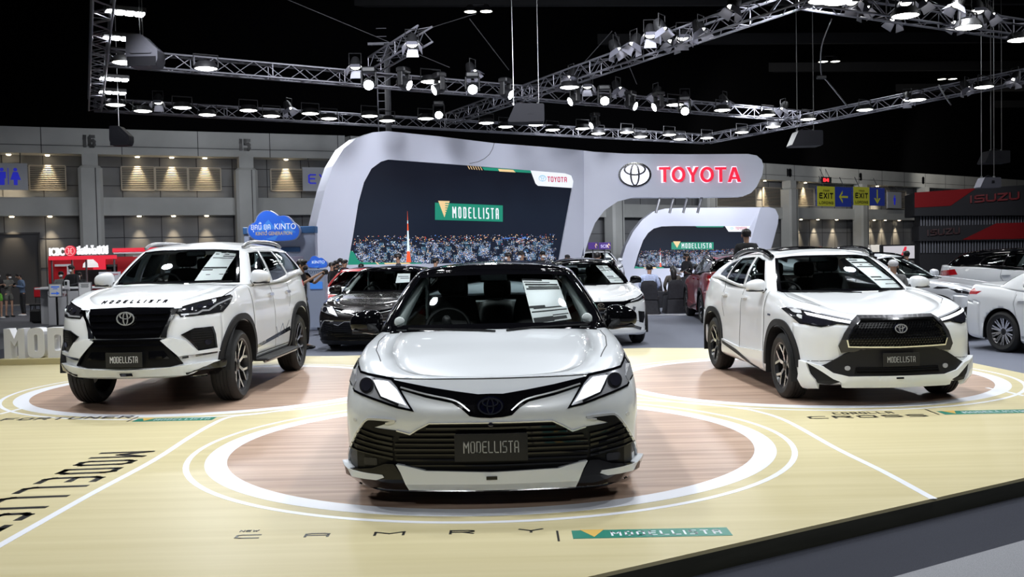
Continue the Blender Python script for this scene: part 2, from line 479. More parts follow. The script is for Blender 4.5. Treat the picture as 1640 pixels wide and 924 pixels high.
def house_shell(sh, C):
    st = C['house']
    data = []
    for a in st:
        data.append(list(a[0]) + list(a[1]) + [a[2][0], a[2][1]])
    data = np.array(data, float); sl = np.concatenate([[0], np.cumsum(np.maximum(np.linalg.norm(np.diff(data[:, :3], axis=0), axis=1), np.linalg.norm(np.diff(data[:, 3:6], axis=0), axis=1)))])
    g0 = data[1].copy(); g0[[0, 3]] *= -1; g1 = data[-2].copy(); g1[[0, 3]] *= -1
    fn = pchip(np.concatenate([[-sl[1]], sl, [2 * sl[-1] - sl[-2]]]), np.vstack([g0, data, g1]))
    cz = pchip([a[0] for a in C['roof']], [[a[1]] for a in C['roof']])
    ss = []; lab = []
    for i in range(len(st) - 1):
        n = max(2, int((sl[i + 1] - sl[i]) / .055)); lb = st[i][3]
        ff = [k / n for k in range(n)]
        for k in ff: ss.append(sl[i] + k * (sl[i + 1] - sl[i])); lab.append(lb)
    ss.append(sl[-1])
    rc = C.get('roof_round', .10); bul = C.get('bulge', .02)
    NG = 7; cols = []; rows = None
    for q in ss:
        D = fn(q); B = np.array(D[:3]); T = np.array(D[3:6]); lo, hi = D[6], D[7]
        if q < 1e-6: B[0] = T[0] = 0
        if q > sl[-1] - 1e-6: B[0] = T[0] = 0
        yc = C['roof'][0][0] + (T[1] - C['roof'][0][0]) if False else min(max(T[1], C['roof'][0][0] + .12), C['roof'][-1][0] - .12)
        Cc = np.array([0, yc, cz(yc)[0]])
        out = np.array([B[0] - 0, B[1] - C['ymid']]); out = out / max(np.linalg.norm(out), 1e-9)
        W = lambda f: B + (T - B) * f + np.array([out[0], out[1], .3]) * bul * 4 * f * (1 - f)
        fr = C.get('frit', .05)
        fs = [0, lo * .5, lo, lo + (hi - lo) * fr] + [lo + (hi - lo) * (fr + (1 - 2 * fr) * k / NG) for k in range(1, NG)] + [hi - (hi - lo) * fr, hi]
        L = [W(f) for f in fs]
        wl = np.linalg.norm(T - B); fe = max(hi + (1 - hi) * .15, 1 - rc * .8 / wl) if hi < .999 else 1
        A = W(fe); dl = np.linalg.norm(Cc - T); u = min(.35, rc / max(dl, 1e-6))
        def dk(u): return np.array([T[0] * (1 - u), T[1] + (Cc[1] - T[1]) * u, T[2] + (Cc[2] - T[2]) * (1 - (1 - u) ** 2)])
        Z = dk(u)
        for k in range(6):
            t = k / 5; L.append(A * (1 - t) ** 2 + T * 2 * t * (1 - t) + Z * t * t)
        for k in range(1, 7): L.append(dk(u + (1 - u) * k / 6))
        cols.append(L)
    ig0, ig1 = 2, 2 + NG + 2
    C['_g'] = (ig0, ig1)
    nw = len(fs)
    def tg(i, j, sg):
        lb = lab[i]
        side = 'r' if sg > 0 else 'l'
        if ig0 <= j < ig1 and lb:
            if lb in ('windshield', 'rear_window'):
                first = lab.index(lb); last = len(lab) - 1 - lab[::-1].index(lb)
                edge = j == ig0 or j == ig1 - 1 or (lb == 'windshield' and i == last) or (lb == 'rear_window' and i == first)
                return (lb + '_frame' if edge else lb)
            return lb + '|' + side
        return 'roof' if j >= nw else 'pillar'
    sh.half(cols, tg)
def fp(name, polys, m, parent, bvh, axis='front', off=.004, th=.012, holes=(), mirror=False, res=.05, smooth=False, ylim=.85, lift=None):
    """lay flat outlines on a surface as thin shells; polys in (x,z) front, (y,z) side, (x,y) top"""
    if not isinstance(polys[0][0], (tuple, list, Vector)): polys = [polys]
    elif isinstance(polys[0][0][0], (tuple, list, Vector)): pass
    outs = []
    for sg in ((1, -1) if mirror else (1,)):
        V = []; Fc = []
        for poly in polys:
            loops = [poly] + list(holes); P = []; Ed = []
            area = 0
            for lp in loops:
                k0 = len(P)
                for i in range(len(lp)):
                    a, b = Vector(lp[i][:2]), Vector(lp[(i + 1) % len(lp)][:2]); n = max(1, int((b - a).length / res))
                    for k in range(n): P.append(a + (b - a) * k / n)
                N = len(P) - k0
                Ed += [(k0 + i, k0 + (i + 1) % N) for i in range(N)]
            xs = [p.x for p in P]; ys = [p.y for p in P]
            nb = len(P)
            if max(xs) - min(xs) > 1.5 * res and max(ys) - min(ys) > 1.5 * res:
                gx = min(xs) + res / 2
                while gx < max(xs):
                    gy = min(ys) + res / 2
                    while gy < max(ys): P.append(Vector((gx, gy))); gy += res
                    gx += res
            cv, ce, cf, ov, oe, of = delaunay_2d_cdt(P, Ed, [], 1, 1e-6)
            if holes:
                def inside(p, h):
                    k = False
                    for (x0, y0), (x1, y1) in zip(h, h[1:] + h[:1]):
                        if (y0 > p.y) != (y1 > p.y) and p.x < (x1 - x0) * (p.y - y0) / (y1 - y0) + x0: k = not k
                    return k
                cf = [q for q in cf if not any(inside((cv[q[0]] + cv[q[1]] + cv[q[2]]) / 3, [tuple(u) for u in h]) for h in holes)]
            used = sorted({i for q in cf for i in q}); idm = {}
            top = []; bot = []
            for i in used:
                a, b = cv[i].x, cv[i].y
                if axis == 'front': o_, d_ = Vector((a * sg, -6, b)), Vector((0, 1, 0))
                elif axis == 'rear': o_, d_ = Vector((a * sg, 12, b)), Vector((0, -1, 0))
                elif axis == 'top': o_, d_ = Vector((a * sg, b, 6)), Vector((0, 0, -1))
                elif axis == 'right': o_, d_ = Vector((6 * sg, a, b)), Vector((-sg, 0, 0))
                else: o_, d_ = Vector((-6 * sg, a, b)), Vector((sg, 0, 0))
                h, n, _, _ = bvh.ray_cast(o_, d_)
                if axis == 'front':
                    q = 0
                    while (h is None or h.y > ylim) and q < 24:
                        q += 1; o_ = Vector((o_.x * .99, o_.y, o_.z)); h, n, _, _ = bvh.ray_cast(o_, d_)
                if h is None:
                    h, n, _, _ = bvh.find_nearest(o_ + d_ * (6.4 if axis == 'front' else 5.1))
                if n.dot(d_) > 0: n = -n
                if lift: h = lift(h)
                idm[i] = len(top); top.append(h + n * off); bot.append(h + n * (off - th))
            k0 = len(V); n_ = len(top); V += top + bot; cnt = {}
            for q in cf:
                r = [idm[i] for i in q]
                Fc.append([k0 + i for i in r]); Fc.append([k0 + n_ + i for i in r][::-1])
                for i in range(len(r)):
                    e = (r[i], r[(i + 1) % len(r)]); cnt[tuple(sorted(e))] = cnt.get(tuple(sorted(e)), []) + [e]
            for es in cnt.values():
                if len(es) == 1:
                    a, b = es[0]; Fc.append([k0 + b, k0 + a, k0 + n_ + a, k0 + n_ + b])
        me = bpy.data.meshes.new(name); me.from_pydata([tuple(p) for p in V], [], Fc)
        bm = bmesh.new(); bm.from_mesh(me); bmesh.ops.recalc_face_normals(bm, faces=bm.faces); bm.to_mesh(me); bm.free()
        outs.append(link(name, me, m, parent, smooth, 40 if smooth else None))
    return outs
def rim_line(name, loop, w, m, parent, bvh, axis='front', off=.01, th=.01, **k):
    a, b = ribbon(loop, w, True)
    ar = lambda p: abs(sum(p[i][0] * p[(i + 1) % len(p)][1] - p[(i + 1) % len(p)][0] * p[i][1] for i in range(len(p))))
    if ar(a) < ar(b): a, b = b, a
    return fp(name, [a], m, parent, bvh, axis, off, th, holes=[b], **k)
# ------------------------------------------------------------------ car pieces
def wheel(parent, x, y, r, w, spokes, style, sd, rim_r, M):
    """sd = +1 outer face towards +x"""
    e = MB(); h = w / 2
    prof = [(rim_r - .01, -h * .8), (rim_r + .012, -h * .92), (r * .5 + rim_r * .5, -h), (r - .035, -h * .93), (r - .008, -h * .74), (r, -h * .5)]
    for g in (-.42, -.14, .14, .42):
        prof += [(r, h * (g - .05)), (r - .008, h * (g - .04)), (r - .008, h * (g + .04)), (r, h * (g + .05))]
    prof += [(r, h * .5), (r - .008, h * .74), (r - .035, h * .93), (r * .5 + rim_r * .5, h), (rim_r + .012, h * .92), (rim_r - .01, h * .8)]
    e.lathe(prof, 48, 'x')
    t = e.build('wheel', M['tyre'], parent, True, 35); t.location = (x, y, r)
    if sd < 0: t.rotation_euler = (0, 0, PI)
    b = MB(); b.lathe([(rim_r, -h * .8), (rim_r - .03, -h * .5), (rim_r - .035, h * .55), (rim_r - .012, h * .84), (rim_r + .006, h * .88), (rim_r + .006, h * .8)], 48, 'x')
    b.build('rim_barrel', M['rim_dark'], t, True, 35)
    b = MB(); b.lathe([(.05, .0), (rim_r * .62, .0), (rim_r * .62, .02), (.05, .02)], 32, 'x'); b.build('brake_disc', M['steel'], t, True, 30)
    # spokes: polished faces on black sides
    fa = MB(); sd_ = MB(); xo = h * .62; R0 = rim_r * .2; R1 = rim_r - .012
    def spoke(a0, a1, w0, w1, r0, r1, dish0, dish1):
        c0, s0, c1, s1 = math.cos(a0), math.sin(a0), math.cos(a1), math.sin(a1)
        p0 = Vector((0, c0 * r0, s0 * r0)); p1 = Vector((0, c1 * r1, s1 * r1)); d = (p1 - p0).normalized(); n = Vector((0, -d.z, d.y))
        q = [p0 + n * w0, p1 + n * w1, p1 - n * w1, p0 - n * w0]; X = [dish0, dish1, dish1, dish0]
        f = [p + Vector((xx, 0, 0)) for p, xx in zip(q, X)]
        g = [p + n * k * .006 + Vector((xx - .045, 0, 0)) for p, xx, k in zip(q, X, (1, 1, -1, -1))]
        fa.add(f, [[0, 1, 2, 3]])
        sd_.add(f + g, [[0, 1, 5, 4], [2, 3, 7, 6], [1, 2, 6, 5], [3, 0, 4, 7], [7, 6, 5, 4]])
    for k in range(spokes):
        a = 2 * PI * k / spokes + PI / 2
        if style == 'twin':
            g = PI / spokes * .36
            spoke(a - g * .5, a - g, .014, .012, R0, R1, xo - .012, xo + .02); spoke(a + g * .5, a + g, .014, .012, R0, R1, xo - .012, xo + .02)
        elif style == 'fork':
            g = PI / spokes * .55; rm = rim_r * .52
            spoke(a, a, .017, .02, R0, rm, xo - .01, xo + .004)
            spoke(a, a - g, .013, .013, rm * .96, R1, xo + .003, xo + .02); spoke(a, a + g, .013, .013, rm * .96, R1, xo + .003, xo + .02)
        else:
            spoke(a, a, .02, .016, R0, R1, xo - .012, xo + .02)
    fa.build('spoke_face', M['rim_bright'], t); sd_.build('spoke', M['rim_dark'], t)
    b = MB(); b.lathe([(0, xo + .0), (.03, xo), (.036, xo - .006), (rim_r * .24, xo - .012), (rim_r * .26, xo - .05)], 20, 'x'); b.build('hub_cap', M['rim_dark'], t, True, 40)
    return t
def mirror(parent, cfg, M, mshell):
    for sg in (1, -1):
        c = cfg['c']; sx, sy, sz = cfg['s']; m = MB(); g = []
        for i in range(24):
            row = []
            for j in range(13):
                a = 2 * PI * i / 24; b = -PI / 2 + PI * j / 12
                sp = lambda v, e: math.copysign(abs(v) ** e, v)
                px = sp(math.cos(b), .7) * sp(math.cos(a), .75); py = sp(math.cos(b), .8) * sp(math.sin(a), .8); pz = sp(math.sin(b), .7)
                tp = 1 - .22 * px + (0 if py < 0 else -.0)
                p = Vector((px * sx, py * sy * (1 - .25 * abs(px)), pz * sz * tp - abs(px) * .01))
                if py > 0: p.y = min(p.y, sy * .55)
                row.append(Vector((sg * (c[0] + p.x), c[1] + p.y, c[2] + p.z)))
            g.append(row)
        m.grid(g, True); o = m.build('mirror', mshell, parent, True, 50)
        b = MB(); b.tube([(sg * (c[0] - sx * .75), c[1], c[2] - sz * .55), (sg * (c[0] - sx * 1.1), c[1] + .02, c[2] - sz * 1.15), (sg * (c[0] - sx * 1.1 - .07), c[1] + .05, c[2] - sz * 1.35)], [.035, .03, .035], 8)
        b.build('mirror_arm', M['plastic'], o, True)
        b = MB(); b.box((sg * (c[0] + .01), c[1] - .005, c[2] - sz * .78), (sx * 1.5, sy * 1.55, sz * .26), bev=.02); b.build('mirror_trim', M['plastic'], o)
        b = MB(); b.box((sg * c[0], c[1] + sy * .56, c[2]), (sx * 1.4, .004, sz * 1.2)); b.build('mirror_glass', M['chrome'], o)
def seat(parent, x, y, z, M, w=.5, bh=.62, name='front_seat'):
    m = MB(); m.box((x, y, z), (w, .5, .16), bev=.05)
    s = m.build(name, M['seat'], parent, True, 40)
    g = []
    for i in range(13):
        u = i / 12 * 2 - 1; row = []
        for (d, sgn) in ((-1, 1), (1, 1)):
            for j in range(9):
                v = j / 8 if d < 0 else 1 - j / 8
                hw = w / 2 * (1 - .18 * v ** 2) * (1 - .08 * (2 * v - 1) ** 4)
                th = .065 * (1 + .35 * abs(u) ** 3) * (1 - .55 * v ** 4 * 1)
                e = max(0, 1 - abs(u) ** 6) ** .5
                row.append(Vector((x + u * hw, y + .26 + v * .2 + d * th * e, z + .04 + v * bh * (1 - .04 * u * u))))
        row.append(row[0]); g.append(row)
    MB().grid(g).build('backrest', M['seat'], s, True, 60)
    h = MB(); g = []
    for i in range(20):
        row = []
        for j in range(11):
            a = 2 * PI * i / 20; b = -PI / 2 + PI * j / 10; sp = lambda v, e: math.copysign(abs(v) ** e, v)
            row.append(Vector((x + sp(math.cos(b), .5) * sp(math.cos(a), .5) * .135, y + .5 + sp(math.cos(b), .5) * sp(math.sin(a), .6) * .055, z + bh + .15 + sp(math.sin(b), .5) * .1)))
        g.append(row)
    h.grid(g, True); h.tube([(x - .05, y + .48, z + bh - .02), (x - .05, y + .49, z + bh + .08)], .007); h.tube([(x + .05, y + .48, z + bh - .02), (x + .05, y + .49, z + bh + .08)], .007)
    h.build('headrest', M['seat'], s, True, 60)
def interior(car, M, y0, zb, hw, driver=-1, belt=1.0, roofz=1.42, rear=True, wx=.38):
    """dashboard, wheel, seats; y0 = windscreen foot, zb = its height"""
    prof = [(0, -.05), (.05, .0), (.3, .02), (.5, .0), (.56, -.06), (.55, -.2), (.48, -.3), (.5, -.55), (.0, -.55)]
    g = []
    for i in range(17):
        u = i / 16 * 2 - 1; x = u * hw; row = []
        for (a, b) in roundc(prof, .05, 3): row.append(Vector((x, y0 + .06 + a + .24 * u * u * (1 if a < .3 else .4), zb - .02 + b + (.035 * math.exp(-((x - driver * wx) / .2) ** 2) if b > -.1 and a > .1 else 0))))
        row.append(row[0]); g.append(row)
    d = MB().grid(g).build('dashboard', M['dash'], car, True, 50)
    b = MB(); b.box((0, y0 + .6, zb - .06), (.24, .02, .15), bev=.008); b.build('centre_screen', M['black_gloss'], d)
    c = Vector((driver * wx, y0 + .78, zb - .03)); tl = R(24)
    ax = Vector((0, -math.cos(tl), math.sin(tl))); u = Vector((1, 0, 0)); v = Vector((0, math.sin(tl), math.cos(tl)))
    m = MB(); m.tube([c + (u * math.cos(2 * PI * k / 32) + v * math.sin(2 * PI * k / 32)) * .175 for k in range(32)], .015, 8, closed=True)
    sw = m.build('steering_wheel', M['seat'], car, True)
    m = MB(); m.ellipsoid(c, (.06, .03, .05)); m.tube([c, c + ax * .22], .035, 10); m.build('steering_hub', M['seat'], sw, True)
    m = MB(); m.tube([c - u * .18, c], .016, 6); m.tube([c + u * .18, c], .016, 6); m.tube([c - v * .18, c], .018, 6); m.build('steering_spoke', M['plastic'], sw, True)
    seat(car, -wx, y0 + 1.02, belt - .50, M, .52, roofz - belt + .22); seat(car, wx, y0 + 1.02, belt - .50, M, .52, roofz - belt + .22)
    if rear:
        for x in (-.42, 0, .42): seat(car, x, y0 + 1.95, belt - .46, M, .44, roofz - belt + .10, 'rear_seat')
    m = MB(); m.box((0, y0 + .78, roofz - .065), (.24, .03, .075), bev=.02); m.tube([(0, y0 + .77, roofz - .03), (0, y0 + .72, roofz + .02)], .012)
    m.build('rear_view_mirror', M['black_gloss'], car)
def emblem(parent, c, rx, rz, M, fill=None, tilt=0., name='emblem', t=.012, m=None):
    mt_ = m or M['chrome']
    """three-ellipse badge lying in the x-z plane"""
    o = None
    if fill:
        b = MB(); b.prism(ell(0, 0, rx * 1.06, rz * 1.06, 36), (c[0], c[1] + .012, c[2]), (1, 0, 0), (0, math.sin(tilt), math.cos(tilt)), (0, .012, 0)); o = b.build(name, fill, parent)
    U, V, W = Vector((1, 0, 0)), Vector((0, math.sin(tilt), math.cos(tilt))), Vector((0, -t, 0))
    m = MB(); O = Vector(c) + Vector((0, .004, 0))
    w = rx * .13
    def ring(cx, cz, a, b, wd):
        m.prism(ell(cx, cz, a, b, 40), O, U, V, W, holes=[ell(cx, cz, a - wd, b - wd * .8, 40)[::-1]])
    ring(0, 0, rx, rz, w); ring(0, rz * .42, rx * .66, rz * .5, w * .85); ring(0, -rz * .02, rx * .3, rz * .92, w * .8)
    m.build(name if not o else 'emblem_ring', mt_, o or parent)
def plate(parent, c, w, h, M, txt='MODELLISTA', tilt=0., col=None):
    b = MB(); b.prism(roundc(rect(-w / 2, -h / 2, w / 2, h / 2), .008), c, (1, 0, 0), (0, math.sin(tilt), math.cos(tilt)), (0, .014, 0))
    o = b.build('number_plate', M['plate'], parent)
    ps, W = letters(txt, h * .43, w * .062, w * .019, w * .0125, 0, -h * .2, True)
    m = MB()
    for p in ps: m.prism(p, Vector(c) + Vector((0, -.002, 0)), (1, 0, 0), (0, math.sin(tilt), math.cos(tilt)), (0, .004, 0))
    m.build('plate_lettering', col or M['letter_grey'], o)
def sheet_on_glass(car, bvh, quad, M, rows, axis='front', off=-.012):
    """price sheet behind the windscreen; quad = 4 points (x,z), rows = dark bars as (v0, v1, u0, u1)"""
    o = fp('price_sheet', [quad], M['paper'], car, bvh, axis, off, .002, res=.06, ylim=9)[0]
    Q = [Vector(q) for q in quad]; L = lambda u, v: tuple((Q[0] * (1 - u) + Q[1] * u) * (1 - v) + (Q[3] * (1 - u) + Q[2] * u) * v)
    ps = [[L(u0, v0), L(u1, v0), L(u1, v1), L(u0, v1)] for (v0, v1, u0, u1) in rows]
    fp('printed_bar', ps, M['ink'], o, bvh, axis, off + .0025, .002, res=.1, ylim=9)
    return o
def arch_poly(yc, zc, r, n, w, a0=-.15, a1=.15, k=26):
    """wheel-arch cladding outline in (y,z): ring between r and r+w"""
    def pt(rr, t):
        c, s_ = math.cos(t), math.sin(t); return (yc - math.copysign(abs(c) ** (2 / n), c) * rr, zc + math.copysign(abs(s_) ** (2 / n), s_) * rr)
    ts = [(-a0) * 0 + (PI) * i / k for i in range(k + 1)]
    r = r + .008; w = w - .008
    inn = [(yc - r - .0, zc + a0)] + [pt(r, t) for t in ts] + [(yc + r, zc + a1 * -1 if a1 > 0 else zc + a1)]
    out = [(yc - r - w, zc + a0)] + [pt(r + w, t) for t in ts] + [(yc + r + w, zc + a1 * -1 if a1 > 0 else zc + a1)]
    return inn + out[::-1]
def wheel_wells(car, C, M, depth=.42):
    for (yc, zc, r) in C['arches']:
        for sg in (1, -1):
            m = MB(); n = C['arch_n']; ra = r - .005; x1 = C['hw'] + C.get('well_x', .012); g = []
            for i in range(25):
                t = PI * i / 24; c, s_ = math.cos(t), math.sin(t)
                y = yc - math.copysign(abs(c) ** (2 / n), c) * ra; z = zc + abs(s_) ** (2 / n) * ra
                g.append([Vector((sg * x1, y, z)), Vector((sg * (x1 - depth), y, z))])
            wb = C.get('well_z', .22); g = [[Vector((p.x, p.y, wb)) for p in g[0]]] + g + [[Vector((p.x, p.y, wb)) for p in g[-1]]]
            m.grid(g); k = [p[1] for p in g]; m.add(k, [list(range(len(k)))]); m.build('wheel_well', M['plastic'], car, fix=False)
def underbody(car, C, M, z=.22):
    pts = [(a[0] * .9, a[1] * .98 + .02) for a in C['body']]
    a1, a2 = C['arches']; L = C['body'][-1][1]; w = C['hw'] - .46
    m = MB(); m.box((0, L / 2, z + .06), (w * 2, L * .9, .1))
    m.box((0, (a1[0] + a2[0]) / 2, z + .05), (C['hw'] * 1.86, a2[0] - a1[0] - a1[2] - a2[2] - .04, .08))
    m.box((0, (.25 + a1[0] - a1[2]) / 2, z + .08), (C['hw'] * 1.3, a1[0] - a1[2] - .25, .08))
    m.box((0, (a2[0] + a2[2] + L - .2) / 2, z + .1), (C['hw'] * 1.5, L - .2 - a2[0] - a2[2], .1))
    m.build('underbody', M['plastic'], car)
    m = MB()
    for (yc, zc, r) in C['arches']: m.tube([(-w - .3, yc, zc), (w + .3, yc, zc)], .05, 8)
    m.build('axle', M['plastic'], car)
# ================================================================== car materials
def flake(m, amt=.03):
    n, l, b = nodes(m); nz = n.new('ShaderNodeTexNoise'); nz.inputs['Scale'].default_value = 900
    mr = n.new('ShaderNodeMapRange'); mr.inputs['To Min'].default_value = b.inputs['Roughness'].default_value - amt; mr.inputs['To Max'].default_value = b.inputs['Roughness'].default_value + amt
    l.new(nz.outputs['Fac'], mr.inputs['Value']); l.new(mr.outputs[0], b.inputs['Roughness']); return m
M = {}
M['white'] = flake(mat('pearl_white_paint', (.85, .87, .89), .35, 0, coat=.8))
M['silver_white'] = flake(mat('silver_white_paint', (.80, .835, .87), .32, .05, coat=.8))
M['silver'] = flake(mat('silver_paint', (.66, .68, .72), .3, .2, coat=.8))
M['black_paint'] = flake(mat('black_brown_paint', (.012, .010, .010), .25, 0, coat=1.))
M['black_gloss'] = mat('gloss_black', (.003, .003, .004), .06, 0, spec=.45)
M['grille_black'] = mat('satin_black', (.004, .004, .005), .3, spec=.22)
M['plastic'] = flake(mat('matt_black_plastic', (.010, .010, .011), .6, spec=.3))
M['clad'] = flake(mat('grey_cladding', (.011, .011, .013), .55, spec=.25))
M['frame_dark'] = flake(mat('dark_grille_frame', (.05, .05, .055), .3, .5), .03)
M['red'] = flake(mat('red_paint', (.55, .012, .012), .3, 0, coat=.8))
M['dark_red'] = flake(mat('dark_red_paint', (.25, .006, .012), .3, 0, coat=.8))
M['chrome'] = flake(mat('chrome', (.78, .79, .80), .08, 1.), .02)
M['badge_silver'] = flake(mat('badge_silver', (.66, .67, .69), .22, .55, coat=.5), .02)
M['dark_chrome'] = flake(mat('dark_chrome', (.30, .30, .30), .18, 1.), .02)
M['steel'] = flake(mat('brushed_steel', (.4, .4, .4), .35, 1.), .05)
M['tyre'] = flake(mat('tyre_rubber', (.012, .012, .012), .7))
M['rim_bright'] = flake(mat('machined_alloy', (.62, .62, .64), .25, .9), .05)
M['rim_dark'] = mat('dark_alloy', (.012, .012, .013), .3)
M['rim_silver'] = mat('silver_alloy', (.5, .5, .52), .3, .8)
M['seat'] = noise_col(mat('black_leather', (.012, .012, .013), .5), (.009, .009, .010), (.018, .018, .019), (60, 60, 60))
M['dash'] = noise_col(mat('dashboard_vinyl', (.16, .19, .19), .6), (.15, .18, .18), (.19, .22, .22), (80, 80, 80))
M['trim_light'] = mat('pale_grey_trim', (.58, .63, .62), .6)
M['plate'] = mat('black_plate', (.010, .010, .011), .45)
M['letter_grey'] = mat('silver_letter', (.55, .56, .57), .4, .3)
M['letter_white'] = mat('white_letter', (.85, .85, .85), .5)
M['paper'] = mat('white_paper', (.95, .95, .95), .8)
M['ink'] = mat('printed_ink', (.02, .02, .022), .6)
M['lamp'] = mat('headlamp_reflector', (.52, .53, .57), .25, .35, coat=1.)
M['lamp_dark'] = mat('headlamp_smoked', (.03, .03, .035), .08, .4)
M['drl'] = mat('daytime_light', (.9, .92, .95), .2, 0, (.9, .95, 1.), 1.0)
M['lens'] = mat('projector_lens', (.02, .02, .03), .03, .2, coat=1.)
M['tail'] = mat('tail_lamp_red', (.45, .01, .015), .12, 0, coat=1.)
M['badge_blue'] = mat('badge_blue', (.003, .004, .022), .1, .3, coat=.6)
M['glass'] = glass('windscreen_glass', (.90, .94, .93))
M['glass_side'] = glass('side_glass', (.42, .48, .47))
M['glass_dark'] = glass('privacy_glass', (.05, .055, .06))
M['frit'] = M['black_gloss']
def sym(half): return list(half) + [(-x, z) for x, z in half[::-1] if abs(x) > 1e-6]
def mats_for(paint, roof, pillar=None, trim=None, wind=None):
    d = {'roof': roof, 'pillar': pillar or roof, 'windshield': M['glass'], 'rear_window': M['glass_side'], 'windshield_frame': M['frit'], 'rear_window_frame': M['frit'],
         'sill': trim or paint, 'lower_trim': M['plastic']}
    def f(name):
        n = name.split('|')[0]
        if n in d: return d[n]
        if 'window' in n: return (wind or M['glass_side'])
        return paint
    return f
def gaps(car, C, bvh, lines_side=(), lines_top=(), lines_front=(), m=None, w=.006):
    m = m or M['plastic']
    for ax, ls in (('right', lines_side), ('top', lines_top), ('front', lines_front)):
        if not ls: continue
        for sg in ((1, -1) if ax == 'right' else (1,)):
            a = ax if sg > 0 else 'left'
            ps = [ribbon(l, w) for l in ls] + ([ribbon([(-x, y) for x, y in l], w) for l in ls if max(abs(p[0]) for p in l) > .05 and (l[0][0] * l[-1][0] >= 0)] if ax != 'right' else [])
            fp('panel_gap', ps, m, car, bvh, a, .0012, .003, res=.04)
def handles(car, bvh, ys, z, m, ws=.1):
    for sg in (1, -1):
        for y in ys:
            fp('door_handle', [roundc(rect(y - ws, z - .017, y + ws, z + .017), .016)], m, car, bvh, 'right' if sg > 0 else 'left', .035, .035, res=.03, smooth=True)
def wipers(car, bvh, segs):
    for pts in segs:
        m = MB(); P = []
        for (x, z) in pts:
            h, n, _, _ = bvh.ray_cast(Vector((x, -3, z)), Vector((0, 1, 0)))
            P.append((h if h else Vector((x, 1.2, z))) + Vector((0, -.02, .008)))
        m.tube(P, .008, 5); m.build('wiper', M['plastic'], car)
